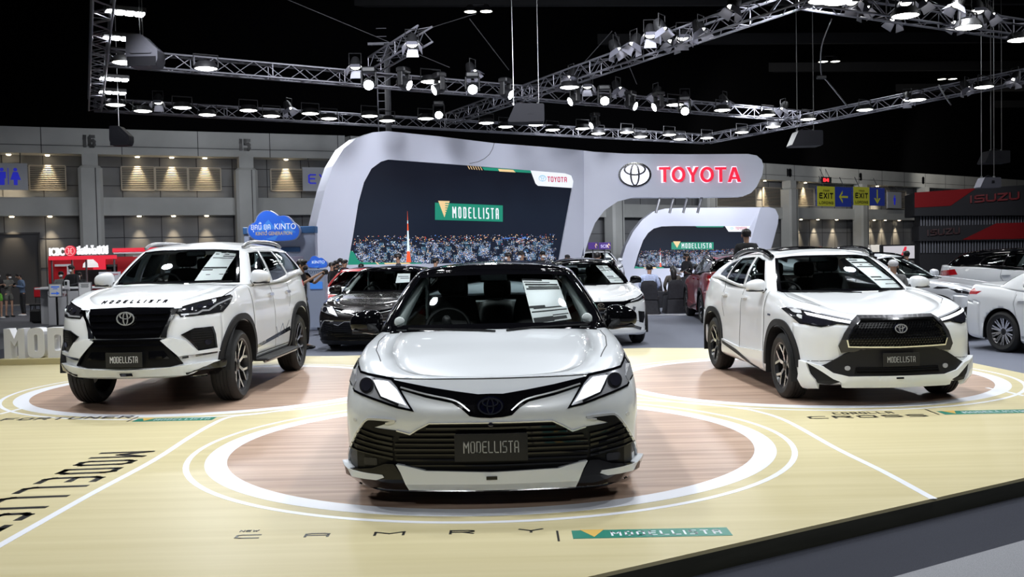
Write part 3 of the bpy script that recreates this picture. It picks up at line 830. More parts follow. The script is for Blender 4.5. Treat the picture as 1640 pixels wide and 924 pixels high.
# ================================================================== CAMRY-like saloon
def saloon(name, loc, rz, paint, roofp, label, kit=True, group=None):
    car = empty(name, loc, rz, label, 'car', group)
    b6 = lambda *a: list(a)
    side = [(.08, .16, .02), (.02, .2, .05), (.0, .42, .15), (.012, .70, .1), (.03, .84, .06), (.10, .985, .06)]
    C = dict(well_x=-.02, hw=.965, arch_n=2.05, arches=[(1.02, .34, .385), (3.86, .34, .385)], side=(5, 9), step=.05, crown=1.9,
        body=[
         (0, 0, .16, [(.10, .15, .02), (.035, .17, .04), (.05, .36, .1), (-.01, .575, .06), (.05, .70, .05), (.11, .795, .03)]),
         (.3, .02, .17, [(.10, .15, .02), (.035, .17, .04), (.05, .36, .1), (-.01, .575, .06), (.05, .70, .05), (.11, .795, .03)]),
         (.62, .06, .24, [(.10, .15, .02), (.03, .17, .04), (.04, .36, .1), (.0, .59, .07), (.05, .71, .05), (.12, .80, .04)]),
         (.82, .15, .40, [(.10, .15, .02), (.02, .17, .04), (.02, .36, .1), (.0, .60, .1), (.05, .73, .06), (.12, .835, .05)]),
         (.91, .29, .56, [(.09, .15, .02), (.02, .18, .04), (.01, .38, .1), (.0, .62, .1), (.045, .77, .06), (.13, .88, .05)]),
         (.95, .56, .74, [(.08, .16, .02), (.02, .2, .05), (.0, .42, .15), (.0, .66, .1), (.03, .80, .06), (.11, .925, .05)]),
         (.965, 1.05, 1.06, [(.08, .16, .02), (.02, .2, .05), (.0, .42, .15), (.0, .68, .1), (.025, .83, .06), (.10, .965, .05)]),
         (.965, 1.6, 1.6, side), (.965, 3.0, 3.0, side),
         (.96, 4.2, 4.2, [(.08, .18, .02), (.02, .22, .05), (.0, .46, .15), (.01, .74, .1), (.03, .92, .06), (.11, 1.06, .05)]),
         (.88, 4.65, 4.55, [(.1, .2, .02), (.03, .24, .05), (.0, .5, .15), (.02, .8, .1), (.05, .96, .06), (.13, 1.08, .04)]),
         (.55, 4.86, 4.7, [(.1, .2, .02), (.03, .24, .05), (.0, .5, .15), (.03, .8, .1), (.07, .98, .06), (.12, 1.09, .03)]),
         (0, 4.93, 4.75, [(.1, .2, .02), (.03, .24, .05), (.0, .5, .15), (.03, .8, .1), (.07, .98, .06), (.12, 1.1, .03)])],
        center=[(.1, .76), (.17, .815), (.45, .89), (.8, .95), (1.25, 1.012), (2, 1.0), (3.9, 1.08), (4.75, 1.115)],
        cuts=[1.3, 1.62, 2.66, 3.62, 4.05])
    def tagf(x, y, z, deck, t, sg):
        s_ = '|r' if sg > 0 else '|l'
        if deck and 1.3 < y < 4.02: return None if abs(x) < .80 else ('shoulder' + s_)
        if deck and t > .06 and y < 1.3: return 'hood'
        if deck and y > 4.0 and t > .1: return 'boot_lid'
        if y < .62 and not deck and z < .80: return 'front_bumper'
        if y < 1.62: return 'fender' + s_
        if y < 2.66 and z > .26: return 'front_door' + s_
        if y < 3.62 and z > .26 and not deck: return 'rear_door' + s_
        if z < .27 and y < 4: return 'sill' + s_
        if y > 4.35 and z < .8: return 'rear_bumper'
        return 'rear_quarter' + s_
    C['tagf'] = tagf
    v = (.05, .90)
    C.update(ymid=2.6, roof=[(2.0, 1.465), (2.3, 1.487), (2.75, 1.492), (3.2, 1.475), (3.55, 1.43)], roof_round=.09, bulge=.03, frit=.07,
        house=[((0, 1.18, .995), (0, 1.98, 1.462), v, 'windshield'), ((.45, 1.24, .99), (.34, 2.01, 1.458), v, 'windshield'),
               ((.80, 1.42, .98), (.56, 2.10, 1.440), v, None), ((.865, 1.58, .975), (.615, 2.23, 1.432), (.10, .88), 'front_side_window'),
               ((.875, 2.60, .975), (.635, 2.68, 1.436), (.10, .88), None), ((.875, 2.70, .975), (.635, 2.78, 1.436), (.10, .88), 'rear_side_window'),
               ((.87, 3.55, 1.0), (.61, 3.3, 1.42), (.14, .86), None), ((.80, 4.02, 1.05), (.55, 3.48, 1.395), (.1, .9), 'rear_window'),
               ((.45, 4.16, 1.07), (.33, 3.57, 1.41), (.1, .9), 'rear_window'), ((0, 4.2, 1.08), (0, 3.6, 1.415), (.1, .9), 'rear_window')])
    sh = Shell(); body_shell(sh, C); house_shell(sh, C); sh.finish(); B = sh.bvh
    sh.emit(car, mats_for(paint, roofp, roofp))
    underbody(car, C, M); wheel_wells(car, C, M)
    for (yc, _, _) in C['arches']:
        for sg in (1, -1): wheel(car, sg * .84, yc, .335, .235, 10, 'twin', sg, .235, M)
    mirror(car, dict(c=(.965, 1.56, 1.06), s=(.125, .09, .088)), M, roofp if kit else paint)
    interior(car, M, 1.3, .985, .74, belt=1.0, roofz=1.43)
    # light pillar linings seen through the screen
    for sg in (1, -1):
        pts = [(sg * .715, 1.50, 1.0), (sg * .70, 1.62, 1.08), (sg * .64, 1.85, 1.22), (sg * .575, 2.08, 1.345)]
        MB().tube(pts, [.05, .045, .04, .035], 10).build('pillar_lining', M['trim_light'], car, True)
        MB().box((sg * .60, 2.72, 1.2), (.03, .07, .42), bev=.01).build('pillar_lining', M['trim_light'], car)
        k = MB(); k.lathe([(.0, 0), (.035, 0), (.04, .012), (.0, .02)], 18, 'y', (sg * .70, 1.43, 1.06)); k.build('tweeter', M['trim_light'], car, True)
    MB().box((0, 2.95, 1.40), (1.0, 1.1, .02), bev=.01).build('headliner', M['trim_light'], car)
    # ---- front
    ug = sym([(0, .705), (.075, .703), (.22, .722), (.39, .748), (.62, .79), (.56, .733), (.39, .686), (.233, .655), (.175, .622), (.127, .58), (.075, .572), (0, .568)])
    g = fp('upper_grille', [ug], M['black_gloss'], car, B, off=.006, th=.03)[0]
    ch = ribbon(curve([(.55, .742), (.39, .703), (.235, .672), (.178, .647), (.125, .607)], 5), .008)
    fp('chrome_line', [ch], M['badge_silver'], g, B, off=.014, th=.012, mirror=True)
    emblem(car, (0, -.012, .642), .076, .052, M, M['badge_blue'], .1)
    hl = [(.872, .872), (.845, .850), (.817, .825), (.607, .791), (.57, .751), (.476, .615), (.561, .631), (.698, .672), (.85, .715), (.905, .755), (.90, .82)]
    hs = fp('headlight', [hl], M['lamp'], car, B, off=.004, th=.02, mirror=True, smooth=True)
    for h_, sg in zip(hs, (1, -1)):
        X = lambda P: [(sg * x, z) for x, z in P]
        rim_line('headlight_rim', X(hl), .013, M['black_gloss'], h_, B, off=.008, th=.01)
        fp('daytime_light', [X([(.725, .784), (.631, .776), (.572, .729), (.512, .643), (.572, .661), (.668, .692), (.70, .742)])], M['drl'], h_, B, off=.012, th=.008)
        fp('headlight_bezel', [X(ell(.768, .752, .047, .045, 22))], M['lamp_dark'], h_, B, off=.009, th=.007)
        fp('headlight_divider', [X(ribbon([(.722, .79), (.705, .74), (.672, .69), (.56, .645)], .012))], M['lamp_dark'], h_, B, off=.010, th=.006)
        fp('projector', [X(ell(.768, .752, .034, .034, 20))], M['lens'], h_, B, off=.014, th=.008)
        fp('headlight_corner', [X([(.895, .82), (.86, .83), (.845, .77), (.86, .735), (.895, .76)])], M['lamp'], h_, B, off=.009, th=.004)
    # lower opening
    top = [(0, .539), (.369, .538), (.442, .498), (.492, .468), (.576, .492), (.718, .508), (.62, .54), (.575, .55), (.72, .559), (.759, .549), (.793, .512), (.837, .439), (.886, .342), (.90, .303), (.91, .25)]
    bot = [(.905, .17), (.76, .17), (.60, .18), (.54, .20), (.401, .22), (0, .205)]
    lg = fp('lower_grille', [sym(top + bot)], M['grille_black'], car, B, off=.005, th=.03)[0]
    sl = []
    for z, x in ((.512, .39), (.478, .46), (.444, .56), (.41, .585), (.376, .59), (.342, .585), (.308, .58), (.274, .56), (.242, .50)):
        sl.append(rect(-x, z - .0055, x, z + .0055))
    for k, p in enumerate(sl): fp('grille_bar', [p], M['black_gloss'], lg, B, off=.022, th=.022, res=.08)
    for k, (z0, z1) in enumerate(((.485, .455), (.455, .42), (.42, .39), (.39, .355), (.355, .325))):
        fp('corner_fin', [ribbon([(.60, z1 - .01), (.70, z1 + .01), (.80 + .02 * k, z0 + .012)], [.016, .012, .004])], M['black_gloss'], lg, B, off=.02, th=.02, mirror=True)
    fp('chrome_trim', [ribbon(curve([(.64, .538), (.585, .553), (.72, .561), (.762, .551), (.796, .512), (.839, .44), (.888, .342), (.905, .29), (.912, .25)], 4), .011)], M['badge_silver'], car, B, off=.016, th=.02, mirror=True)
    fp('mesh_edge', [ribbon([(0, .541), (.372, .539), (.447, .50), (.494, .47), (.576, .493)], .008), ribbon([(0, .541), (-.372, .539), (-.447, .50), (-.494, .47), (-.576, .493)], .008)], M['badge_silver'], car, B, off=.01, th=.012)
    fp('fog_lamp', [roundc(rect(.70, .272, .785, .318), .012)], M['lamp_dark'], car, B, off=.012, th=.012, mirror=True)
    fp('parking_sensor', [ell(.845, .545, .012, .012, 14)], M['silver'], car, B, off=.004, th=.006, mirror=True)
    MB().lathe([(0, -.01), (.016, -.01), (.016, .02)], 16, 'y', (0, -.005, .525)).build('front_camera', M['lens'], car, True)
    plate(car, (0, -.03, .395), .44, .165, M)
    gaps(car, C, B, lines_side=[[(1.64, .30), (1.60, .6), (1.63, .95)], [(2.66, .28), (2.64, .6), (2.66, .95)], [(3.56, .60), (3.62, .8), (3.60, .95)], [(1.64, .28), (3.5, .28)]],
         lines_top=[[(.78, 1.26), (.79, .95), (.765, .62), (.70, .35)]], lines_front=[curve([(-.70, .80), (-.45, .7935), (0, .7925), (.45, .7935), (.70, .80)], 5)])
    handles(car, B, (2.45, 3.45), .86, paint)
    wipers(car, B, [[(-.62, 1.01), (-.1, 1.005), (.02, 1.0)], [(.70, 1.012), (.30, 1.01), (.10, 1.002)]])
    for sg in (1, -1):  # bonnet edge creases
        pass
    fp('tail_light', [[(.55, .90), (.90, .93), (.88, 1.03), (.55, .98)]], M['tail'], car, B, 'rear', .006, .02, mirror=True)
    if kit:
        lip = fp('front_splitter', [sym([(0, .236), (.396, .246), (.53, .28), (.576, .286), (.52, .185), (.506, .163), (0, .161)])], M['silver_white'], car, B, off=.05, th=.07, smooth=True)[0]
        fp('splitter_edge', [sym([(0, .163), (.505, .165), (.515, .150), (.508, .141), (0, .141)])], M['chrome'], lip, B, off=.055, th=.06)
        fp('splitter_badge', [rect(-.032, .198, .032, .212)], M['black_gloss'], lip, B, off=.053, th=.004)
        bl = fp('splitter_blade', [[(.590, .288), (.52, .18), (.508, .155), (.516, .138), (.616, .124), (.77, .13), (.90, .135), (.925, .15), (.92, .20), (.89, .235), (.72, .26), (.64, .29)]], M['black_gloss'], car, B, off=.045, th=.06, mirror=True, smooth=True)
        for o, sg in zip(bl, (1, -1)):
            fp('blade_edge', [[(sg * x, z) for x, z in ribbon([(.504, .158), (.510, .138), (.52, .13), (.616, .118), (.77, .124), (.90, .130), (.925, .14)], .010)]], M['chrome'], o, B, off=.05, th=.04)
        fp('splitter_winglet', [[(.912, .262), (.885, .252), (.86, .24), (.74, .229), (.657, .222), (.646, .206), (.689, .196), (.833, .202), (.918, .205), (.924, .23)]], M['silver_white'], car, B, off=.052, th=.05, mirror=True, smooth=True)
    else:
        fp('bumper_lip', [sym([(0, .2), (.5, .2), (.9, .22), (.93, .17), (.5, .15), (0, .15)])], M['black_gloss'], car, B, off=.03, th=.04, smooth=True)
    rows = [(.0, .035, .0, .55), (.07, .085, .03, .75), (.115, .15, .05, .95), (.175, .205, .12, .97), (.22, .25, .05, .97), (.62, .665, .0, .42), (.665, .69, .1, .97), (.74, .765, .03, .97), (.85, .87, .55, .97), (.88, .99, .03, .55), (.90, .97, .55, .9)]
    if kit: sheet_on_glass(car, B, [(.225, 1.365), (.505, 1.35), (.585, 1.07), (.30, 1.045)], M, rows)
    else: sheet_on_glass(car, B, [(.22, 1.355), (.46, 1.35), (.50, 1.19), (.24, 1.18)], M, [(.3, .36, .1, .9), (.5, .56, .3, .95)])
    return car

# ================================================================== big body-on-frame SUV (left)
def suv_large(name, loc, rz, paint, label, group=None, roofp=None):
    roofp = roofp or paint
    car = empty(name, loc, rz, label, 'car', group)
    side = [(.08, .36, .02), (.02, .42, .05), (.0, .60, .15), (.0, .86, .12), (.02, 1.08, .1), (.075, 1.255, .07)]
    C = dict(well_z=.40, hw=.90, arch_n=2.3, arches=[(.98, .385, .50), (3.73, .385, .50)], side=(5, 9), step=.05, crown=1.7,
        body=[
         (0, 0, .2, [(.14, .40, .02), (.02, .43, .04), (.02, .62, .1), (.04, .85, .1), (.08, 1.03, .06), (.14, 1.09, .05)]),
         (.3, .03, .22, [(.14, .40, .02), (.02, .43, .04), (.02, .62, .1), (.04, .85, .1), (.08, 1.03, .06), (.14, 1.09, .05)]),
         (.585, .125, .34, [(.14, .40, .02), (.02, .43, .04), (.02, .62, .1), (.02, .85, .1), (.06, 1.04, .06), (.12, 1.105, .05)]),
         (.725, .26, .50, [(.14, .40, .02), (.03, .43, .04), (.03, .62, .1), (.0, .85, .1), (.03, 1.06, .06), (.11, 1.13, .05)]),
         (.835, .44, .66, [(.10, .40, .02), (.02, .43, .04), (.01, .62, .1), (.0, .85, .1), (.03, 1.08, .06), (.10, 1.165, .06)]),
         (.885, .70, .84, [(.08, .38, .02), (.02, .42, .05), (.0, .60, .15), (.0, .86, .12), (.025, 1.09, .08), (.09, 1.195, .06)]),
         (.905, 1.0, 1.0, [(.08, .36, .02), (.02, .42, .05), (.0, .60, .15), (.0, .86, .12), (.02, 1.10, .1), (.085, 1.235, .06)]),
         (.90, 1.6, 1.6, side), (.90, 3.0, 3.0, side),
         (.915, 3.9, 3.9, [(.08, .38, .02), (.02, .44, .05), (.0, .62, .15), (.0, .88, .12), (.025, 1.14, .1), (.09, 1.33, .07)]),
         (.86, 4.48, 4.40, [(.1, .42, .02), (.02, .46, .05), (.0, .64, .15), (.03, .88, .1), (.06, 1.15, .1), (.12, 1.34, .06)]),
         (.58, 4.70, 4.53, [(.1, .42, .02), (.02, .46, .05), (.0, .64, .15), (.06, .88, .1), (.09, 1.15, .1), (.15, 1.36, .06)]),
         (0, 4.76, 4.56, [(.1, .42, .02), (.02, .46, .05), (.0, .64, .15), (.06, .88, .1), (.09, 1.15, .1), (.15, 1.37, .06)])],
        center=[(.1, 1.05), (.2, 1.115), (.5, 1.19), (.9, 1.245), (1.3, 1.285), (2, 1.29), (3.8, 1.36), (4.58, 1.38)],
        cuts=[1.3, 1.52, 2.45, 3.28])
    def tagf(x, y, z, deck, t, sg):
        s_ = '|r' if sg > 0 else '|l'
        if deck and 1.3 < y < 4.38: return None if abs(x) < .76 else ('shoulder' + s_)
        if deck and y < 1.3 and t > .1: return 'hood'
        if y < .5 and not deck and z < 1.0: return 'front_bumper'
        if y < 1.52: return 'fender' + s_
        if y < 2.45 and z > .44: return 'front_door' + s_
        if y < 3.28 and z > .44: return 'rear_door' + s_
        if z <= .44 and y < 3.3: return 'sill' + s_
        if y > 4.3 and z < .9: return 'rear_bumper'
        if y > 4.5: return 'tailgate'
        return 'rear_quarter' + s_
    C['tagf'] = tagf
    C.update(ymid=3.0, roof=[(1.98, 1.715), (2.4, 1.765), (3.0, 1.79), (3.7, 1.78), (4.23, 1.74)], roof_round=.10, bulge=.025, frit=.06,
        house=[((0, 1.32, 1.275), (0, 2.0, 1.715), (.05, .93), 'windshield'), ((.40, 1.36, 1.272), (.32, 2.02, 1.712), (.05, .93), 'windshield'),
               ((.74, 1.50, 1.262), (.56, 2.12, 1.695), (.05, .93), None), ((.835, 1.66, 1.25), (.635, 2.22, 1.695), (.07, .86), 'front_side_window'),
               ((.865, 2.43, 1.25), (.655, 2.44, 1.71), (.07, .86), None), ((.865, 2.52, 1.25), (.655, 2.53, 1.71), (.07, .86), 'rear_side_window'),
               ((.865, 3.30, 1.27), (.655, 3.02, 1.71), (.16, .86), None), ((.865, 3.38, 1.28), (.655, 3.10, 1.71), (.18, .86), 'quarter_window'),
               ((.845, 4.18, 1.33), (.63, 3.85, 1.695), (.18, .82), None), ((.80, 4.44, 1.33), (.58, 4.16, 1.68), (.1, .9), 'rear_window'),
               ((.45, 4.56, 1.34), (.35, 4.26, 1.69), (.1, .9), 'rear_window'), ((0, 4.60, 1.34), (0, 4.28, 1.695), (.1, .9), 'rear_window')])
    sh = Shell(); body_shell(sh, C); house_shell(sh, C); sh.finish(); B = sh.bvh
    sh.emit(car, mats_for(paint, roofp, roofp))
    underbody(car, C, M, .40); wheel_wells(car, C, M)
    for (yc, _, _) in C['arches']:
        for sg in (1, -1): wheel(car, sg * .775, yc, .388, .27, 6, 'fork', sg, .288, M)
    mirror(car, dict(c=(.93, 1.70, 1.345), s=(.115, .10, .085)), M, paint)
    interior(car, M, 1.42, 1.265, .72, belt=1.28, roofz=1.70)
    # ---- front
    gr = [(-.415, 1.068), (0, 1.082), (.445, 1.068), (.41, .97), (.385, .90), (.325, .775), (0, .770), (-.325, .775), (-.385, .90), (-.41, .97)]
    g = fp('grille', [gr], M['black_gloss'], car, B, off=.012, th=.03)[0]
    for z, w in ((1.02, .40), (.955, .38), (.885, .355), (.825, .33)):
        fp('grille_bar', [rect(-w, z - .012, w, z + .012)], M['black_gloss'], g, B, off=.03, th=.02, res=.08)
    for sg in (1, -1):
        X = lambda P: [(sg * x, z) for x, z in P]
        fp('grille_side_chrome', [X([(.49, 1.045), (.45, 1.05), (.405, .94), (.345, .81), (.335, .775), (.395, .775), (.40, .84), (.43, .94)])], M['chrome' if sg < 0 else 'dark_chrome'], g, B, off=.03, th=.03)
        hl = X([(.43, 1.06), (.50, 1.062), (.575, 1.085), (.73, 1.13), (.855, 1.165), (.875, 1.13), (.835, 1.0), (.70, .985), (.515, .975), (.50, 1.0), (.46, 1.02)])
        h_ = fp('headlight', [hl], M['lamp_dark'], car, B, off=.006, th=.03, smooth=True)[0]
        fp('daytime_light', [X(ribbon([(.52, .998), (.66, 1.005), (.70, 1.03), (.745, 1.03), (.845, 1.135)], [.014, .016, .016, .016, .012]))], M['lamp'], h_, B, off=.014, th=.01)
        fp('headlight_chrome', [X([(.435, 1.055), (.51, 1.058), (.53, 1.03), (.47, 1.025)])], M['chrome'], h_, B, off=.014, th=.01)
        for k in range(3): fp('led_lens', [X(ell(.60 + .075 * k, 1.052 + .018 * k, .022, .017, 14))], M['lens'], h_, B, off=.014, th=.01)
        fp('headlight_upper_line', [X(ribbon([(.52, 1.072), (.58, 1.092), (.73, 1.134), (.85, 1.167)], .008))], M['chrome'], h_, B, off=.012, th=.01)
        fv = X([(.535, .795), (.64, .85), (.775, .855), (.79, .78), (.795, .635), (.665, .63), (.60, .735)])
        f_ = fp('fog_lamp_recess', [fv], M['grille_black'], car, B, off=.006, th=.02)[0]
        rim_line('fog_lamp_surround', fv, .014, M['black_gloss'], f_, B, off=.014, th=.015)
        fp('fog_lamp', [X(ell(.735, .705, .026, .028, 16))], M['lens'], f_, B, off=.018, th=.012)
        fp('fog_slat', [X(rect(.61 + .004 * k, .83 - .025 * k, .78, .835 - .025 * k)) for k in range(0, 6)], M['plastic'], f_, B, off=.012, th=.008)
        fp('reflector_strip', [X([(.53, .572), (.80, .605), (.80, .58), (.53, .55)])], M['chrome'], car, B, off=.012, th=.012)
        # upward pointing body-coloured cheek beside the lower opening
        fp('bumper_cheek', [X([(.335, .745), (.42, .775), (.56, .74), (.655, .62), (.80, .635), (.81, .60), (.53, .585), (.50, .575)])], paint, car, B, off=.035, th=.05, smooth=True)
        fp('splitter_blade', [X([(.55, .43), (.74, .475), (.83, .51), (.855, .47), (.885, .40), (.86, .375), (.57, .385)])], M['black_gloss'], car, B, off=.055, th=.07, smooth=True)
        fp('blade_edge', [X(ribbon([(.56, .390), (.72, .384), (.875, .382)], .011))], M['chrome'], car, B, off=.065, th=.05)
    lo = fp('lower_grille', [sym([(0, .765), (.335, .76), (.42, .67), (.53, .50), (.42, .475), (0, .47)])], M['grille_black'], car, B, off=.008, th=.03)[0]
    fp('lower_grille_bar', [rect(-.40, .69, .40, .715)], M['black_gloss'], lo, B, off=.03, th=.03)
    fp('lower_grille_frame', [ribbon([(-.53, .50), (-.42, .67), (-.335, .755), (.335, .755), (.42, .67), (.53, .50)], .02)], M['black_gloss'], lo, B, off=.03, th=.03)
    for sg in (1, -1): fp('air_intake', [[(sg * .22, .64), (sg * .37, .64), (sg * .42, .56), (sg * .22, .56)]], M['black_gloss'], lo, B, off=.02, th=.01)
    lip = fp('front_splitter', [sym([(0, .462), (.42, .472), (.60, .495), (.80, .505), (.60, .43), (.44, .405), (0, .402)])], M['white'], car, B, off=.05, th=.07, smooth=True)[0]
    fp('splitter_edge', [sym([(0, .405), (.44, .407), (.6, .40), (.6, .385), (.44, .38), (0, .38)])], M['black_gloss'], lip, B, off=.045, th=.06)
    fp('splitter_badge', [rect(-.06, .432, .06, .445)], M['black_gloss'], lip, B, off=.053, th=.006)
    emblem(car, (.0, .025, .978), .092, .070, M, m=M['badge_silver'])
    plate(car, (0, -.05, .565), .37, .15, M, col=M['letter_white'])
    ps, W = letters('MODELLISTA', 0.042, .03, .043, .009, 0, 0, True)
    fp('bonnet_lettering', [[(x, .225 + y * 1.9 + .1 * x * x) for x, y in p] for p in ps], M['black_gloss'], car, B, 'top', .006, .006, res=.1)
    # ---- sides
    for sg, ax in ((1, 'right'), (-1, 'left')):
        for (yc, zc, r) in C['arches']: fp('arch_cladding', [arch_poly(yc, zc, r, 2.3, .075, .02, .02)], M['clad'], car, B, ax, .022, .05, smooth=True)
        MB().box((sg * .93, 2.36, .375), (.20, 1.58, .035), bev=.015).build('side_step', M['plastic'], car)
        MB().tube([(sg * .98, 1.58, .36), (sg * 1.0, 1.72, .362), (sg * 1.0, 3.0, .362), (sg * .98, 3.14, .36)], .022, 8).build('side_step', M['steel'], car, True)
        fp('side_stripe', [[(1.50, .545), (3.16, .655), (3.18, .60), (1.50, .505)]], M['black_gloss'], car, B, ax, .002, .003)
        fp('stripe_graphic', [ribbon([(2.45, .70), (2.55, .56), (2.78, .72), (2.88, .60), (3.12, .74)], .014)], M['chrome'], car, B, ax, .004, .003)
        ps, W = letters('MODELLISTA', .022, .018, .008, .0035, 1.72, .528)
        if sg > 0: fp('stripe_lettering', [[(y, z + (y - 1.6) * .058) for y, z in p] for p in ps], M['letter_grey'], car, B, ax, .004, .003, res=.2)
        m = MB(); P = [(sg * .60, 2.15, 1.71), (sg * .605, 2.3, 1.748), (sg * .61, 2.6, 1.775), (sg * .61, 3.3, 1.775), (sg * .60, 3.75, 1.75), (sg * .59, 3.98, 1.715)]
        m.tube(curve(P, 5), .022, 8); m.build('roof_rail', M['rim_silver'], car, True)
        fp('tail_light', [[(4.18, 1.16), (4.58, 1.12), (4.56, 1.19), (4.25, 1.24)]], M['tail'], car, B, ax, .008, .03)
    handles(car, B, (2.30, 3.15), 1.11, M['chrome'], .085)
    gaps(car, C, B, lines_side=[[(1.53, .44), (1.50, .9), (1.52, 1.22)], [(2.45, .44), (2.43, .9), (2.45, 1.24)], [(3.18, .92), (3.28, 1.05), (3.30, 1.26)], [(1.53, .44), (3.14, .44)]],
         lines_top=[[(.78, 1.3), (.82, .95), (.80, .60), (.72, .36)]])
    wipers(car, B, [[(-.60, 1.30), (0, 1.29), (.15, 1.285)], [(.66, 1.30), (.45, 1.295), (.2, 1.29)]])
    rows = [(.02, .05, .3, .95), (.085, .11, .1, .7), (.15, .18, .5, .97), (.22, .24, .1, .95), (.55, .60, .02, .97), (.63, .66, .02, .45), (.80, .82, .3, .97)]
    sheet_on_glass(car, B, [(.33, 1.67), (.575, 1.655), (.53, 1.335), (.24, 1.33)], M, rows)
    return car
# ================================================================== crossover (right)
def crossover(name, loc, rz, paint, label, group=None, style='a', roofp=None, bonnet=None):
    roofp = roofp or paint
    car = empty(name, loc, rz, label, 'car', group)
    side = [(.06, .22, .02), (.0, .26, .05), (.0, .46, .1), (.012, .72, .1), (.015, .92, .08), (.075, 1.10, .06)]
    C = dict(hw=.91, arch_n=2.35, arches=[(.80, .34, .405), (3.42, .34, .405)], side=(5, 9), step=.05, crown=1.7,
        body=[
         (0, 0, .15, [(.12, .20, .02), (.03, .23, .04), (.04, .45, .1), (-.01, .70, .1), (.03, .83, .05), (.09, .875, .05)]),
         (.3, .03, .18, [(.12, .20, .02), (.03, .23, .04), (.04, .45, .1), (-.01, .70, .1), (.03, .83, .05), (.09, .875, .05)]),
         (.58, .09, .28, [(.12, .20, .02), (.02, .23, .04), (.03, .45, .1), (.0, .70, .1), (.03, .84, .06), (.10, .89, .05)]),
         (.76, .19, .42, [(.12, .20, .02), (.02, .23, .04), (.02, .45, .1), (.0, .70, .1), (.03, .86, .06), (.10, .925, .05)]),
         (.86, .34, .55, [(.08, .20, .02), (.01, .24, .04), (.0, .46, .1), (.0, .72, .1), (.03, .89, .06), (.10, .965, .05)]),
         (.90, .55, .72, [(.06, .21, .02), (.0, .25, .05), (.0, .46, .1), (.0, .72, .1), (.025, .91, .06), (.10, 1.0, .05)]),
         (.91, .9, .95, [(.06, .22, .02), (.0, .26, .05), (.0, .46, .1), (.005, .72, .1), (.02, .92, .06), (.09, 1.045, .06)]),
         (.905, 1.5, 1.5, side), (.905, 2.8, 2.8, side),
         (.915, 3.5, 3.5, [(.06, .24, .02), (.0, .28, .05), (.0, .5, .1), (.0, .76, .1), (.02, .98, .08), (.085, 1.17, .06)]),
         (.86, 4.10, 4.05, [(.1, .28, .02), (.02, .32, .05), (.0, .52, .1), (.02, .80, .1), (.05, 1.0, .08), (.12, 1.19, .05)]),
         (.60, 4.36, 4.2, [(.1, .28, .02), (.02, .32, .05), (.0, .52, .1), (.04, .80, .1), (.08, 1.0, .08), (.13, 1.2, .05)]),
         (0, 4.43, 4.25, [(.1, .28, .02), (.02, .32, .05), (.0, .52, .1), (.04, .80, .1), (.08, 1.0, .08), (.13, 1.2, .05)])],
        center=[(.08, .86), (.16, .895), (.4, .96), (.8, 1.02), (1.2, 1.06), (2, 1.08), (3.6, 1.18), (4.25, 1.21)],
        cuts=[1.2, 1.36, 2.25, 3.05])
    def tagf(x, y, z, deck, t, sg):
        s_ = '|r' if sg > 0 else '|l'
        if deck and 1.2 < y < 4.05: return None if abs(x) < .75 else ('shoulder' + s_)
        if deck and y < 1.2 and t > .1: return 'hood'
        if y < .48 and not deck and z < .80: return 'front_bumper'
        if y < 1.36: return 'fender' + s_
        if y < 2.25 and z > .34: return 'front_door' + s_
        if y < 3.05 and z > .34: return 'rear_door' + s_
        if z <= .34 and y < 3.1: return 'sill' + s_
        if y > 3.9 and z < .75: return 'rear_bumper'
        if y > 4.1: return 'tailgate'
        return 'rear_quarter' + s_
    C['tagf'] = tagf
    C.update(ymid=2.6, roof=[(1.9, 1.495), (2.3, 1.55), (2.7, 1.57), (3.3, 1.55), (3.8, 1.49)], roof_round=.09, bulge=.03, frit=.06,
        house=[((0, 1.20, 1.045), (0, 1.92, 1.495), (.05, .93), 'windshield'), ((.40, 1.24, 1.045), (.33, 1.94, 1.492), (.05, .93), 'windshield'),
               ((.73, 1.36, 1.045), (.53, 2.03, 1.468), (.05, .93), None), ((.815, 1.52, 1.07), (.61, 2.12, 1.465), (.10, .88), 'front_side_window'),
               ((.84, 2.20, 1.10), (.635, 2.25, 1.49), (.08, .90), None), ((.84, 2.28, 1.10), (.635, 2.33, 1.49), (.08, .90), 'rear_side_window'),
               ((.84, 2.98, 1.15), (.63, 2.85, 1.475), (.10, .88), None), ((.84, 3.03, 1.155), (.625, 2.90, 1.47), (.12, .88), 'quarter_window'),
               ((.82, 3.45, 1.18), (.59, 3.22, 1.45), (.16, .72), None), ((.76, 4.0, 1.19), (.52, 3.68, 1.43), (.1, .9), 'rear_window'),
               ((.4, 4.16, 1.2), (.3, 3.8, 1.45), (.1, .9), 'rear_window'), ((0, 4.2, 1.2), (0, 3.83, 1.455), (.1, .9), 'rear_window')])
    sh = Shell(); body_shell(sh, C); house_shell(sh, C); sh.finish(); B = sh.bvh
    sh.emit(car, mats_for(paint, roofp, roofp, wind=M['glass_side']))
    underbody(car, C, M, .24); wheel_wells(car, C, M)
    for (yc, _, _) in C['arches']:
        for sg in (1, -1): wheel(car, sg * .79, yc, .34, .225, 5, 'fork', sg, .235, M)
    mirror(car, dict(c=(.93, 1.50, 1.145), s=(.112, .09, .07)), M, roofp)
    interior(car, M, 1.27, 1.035, .70, belt=1.1, roofz=1.48)
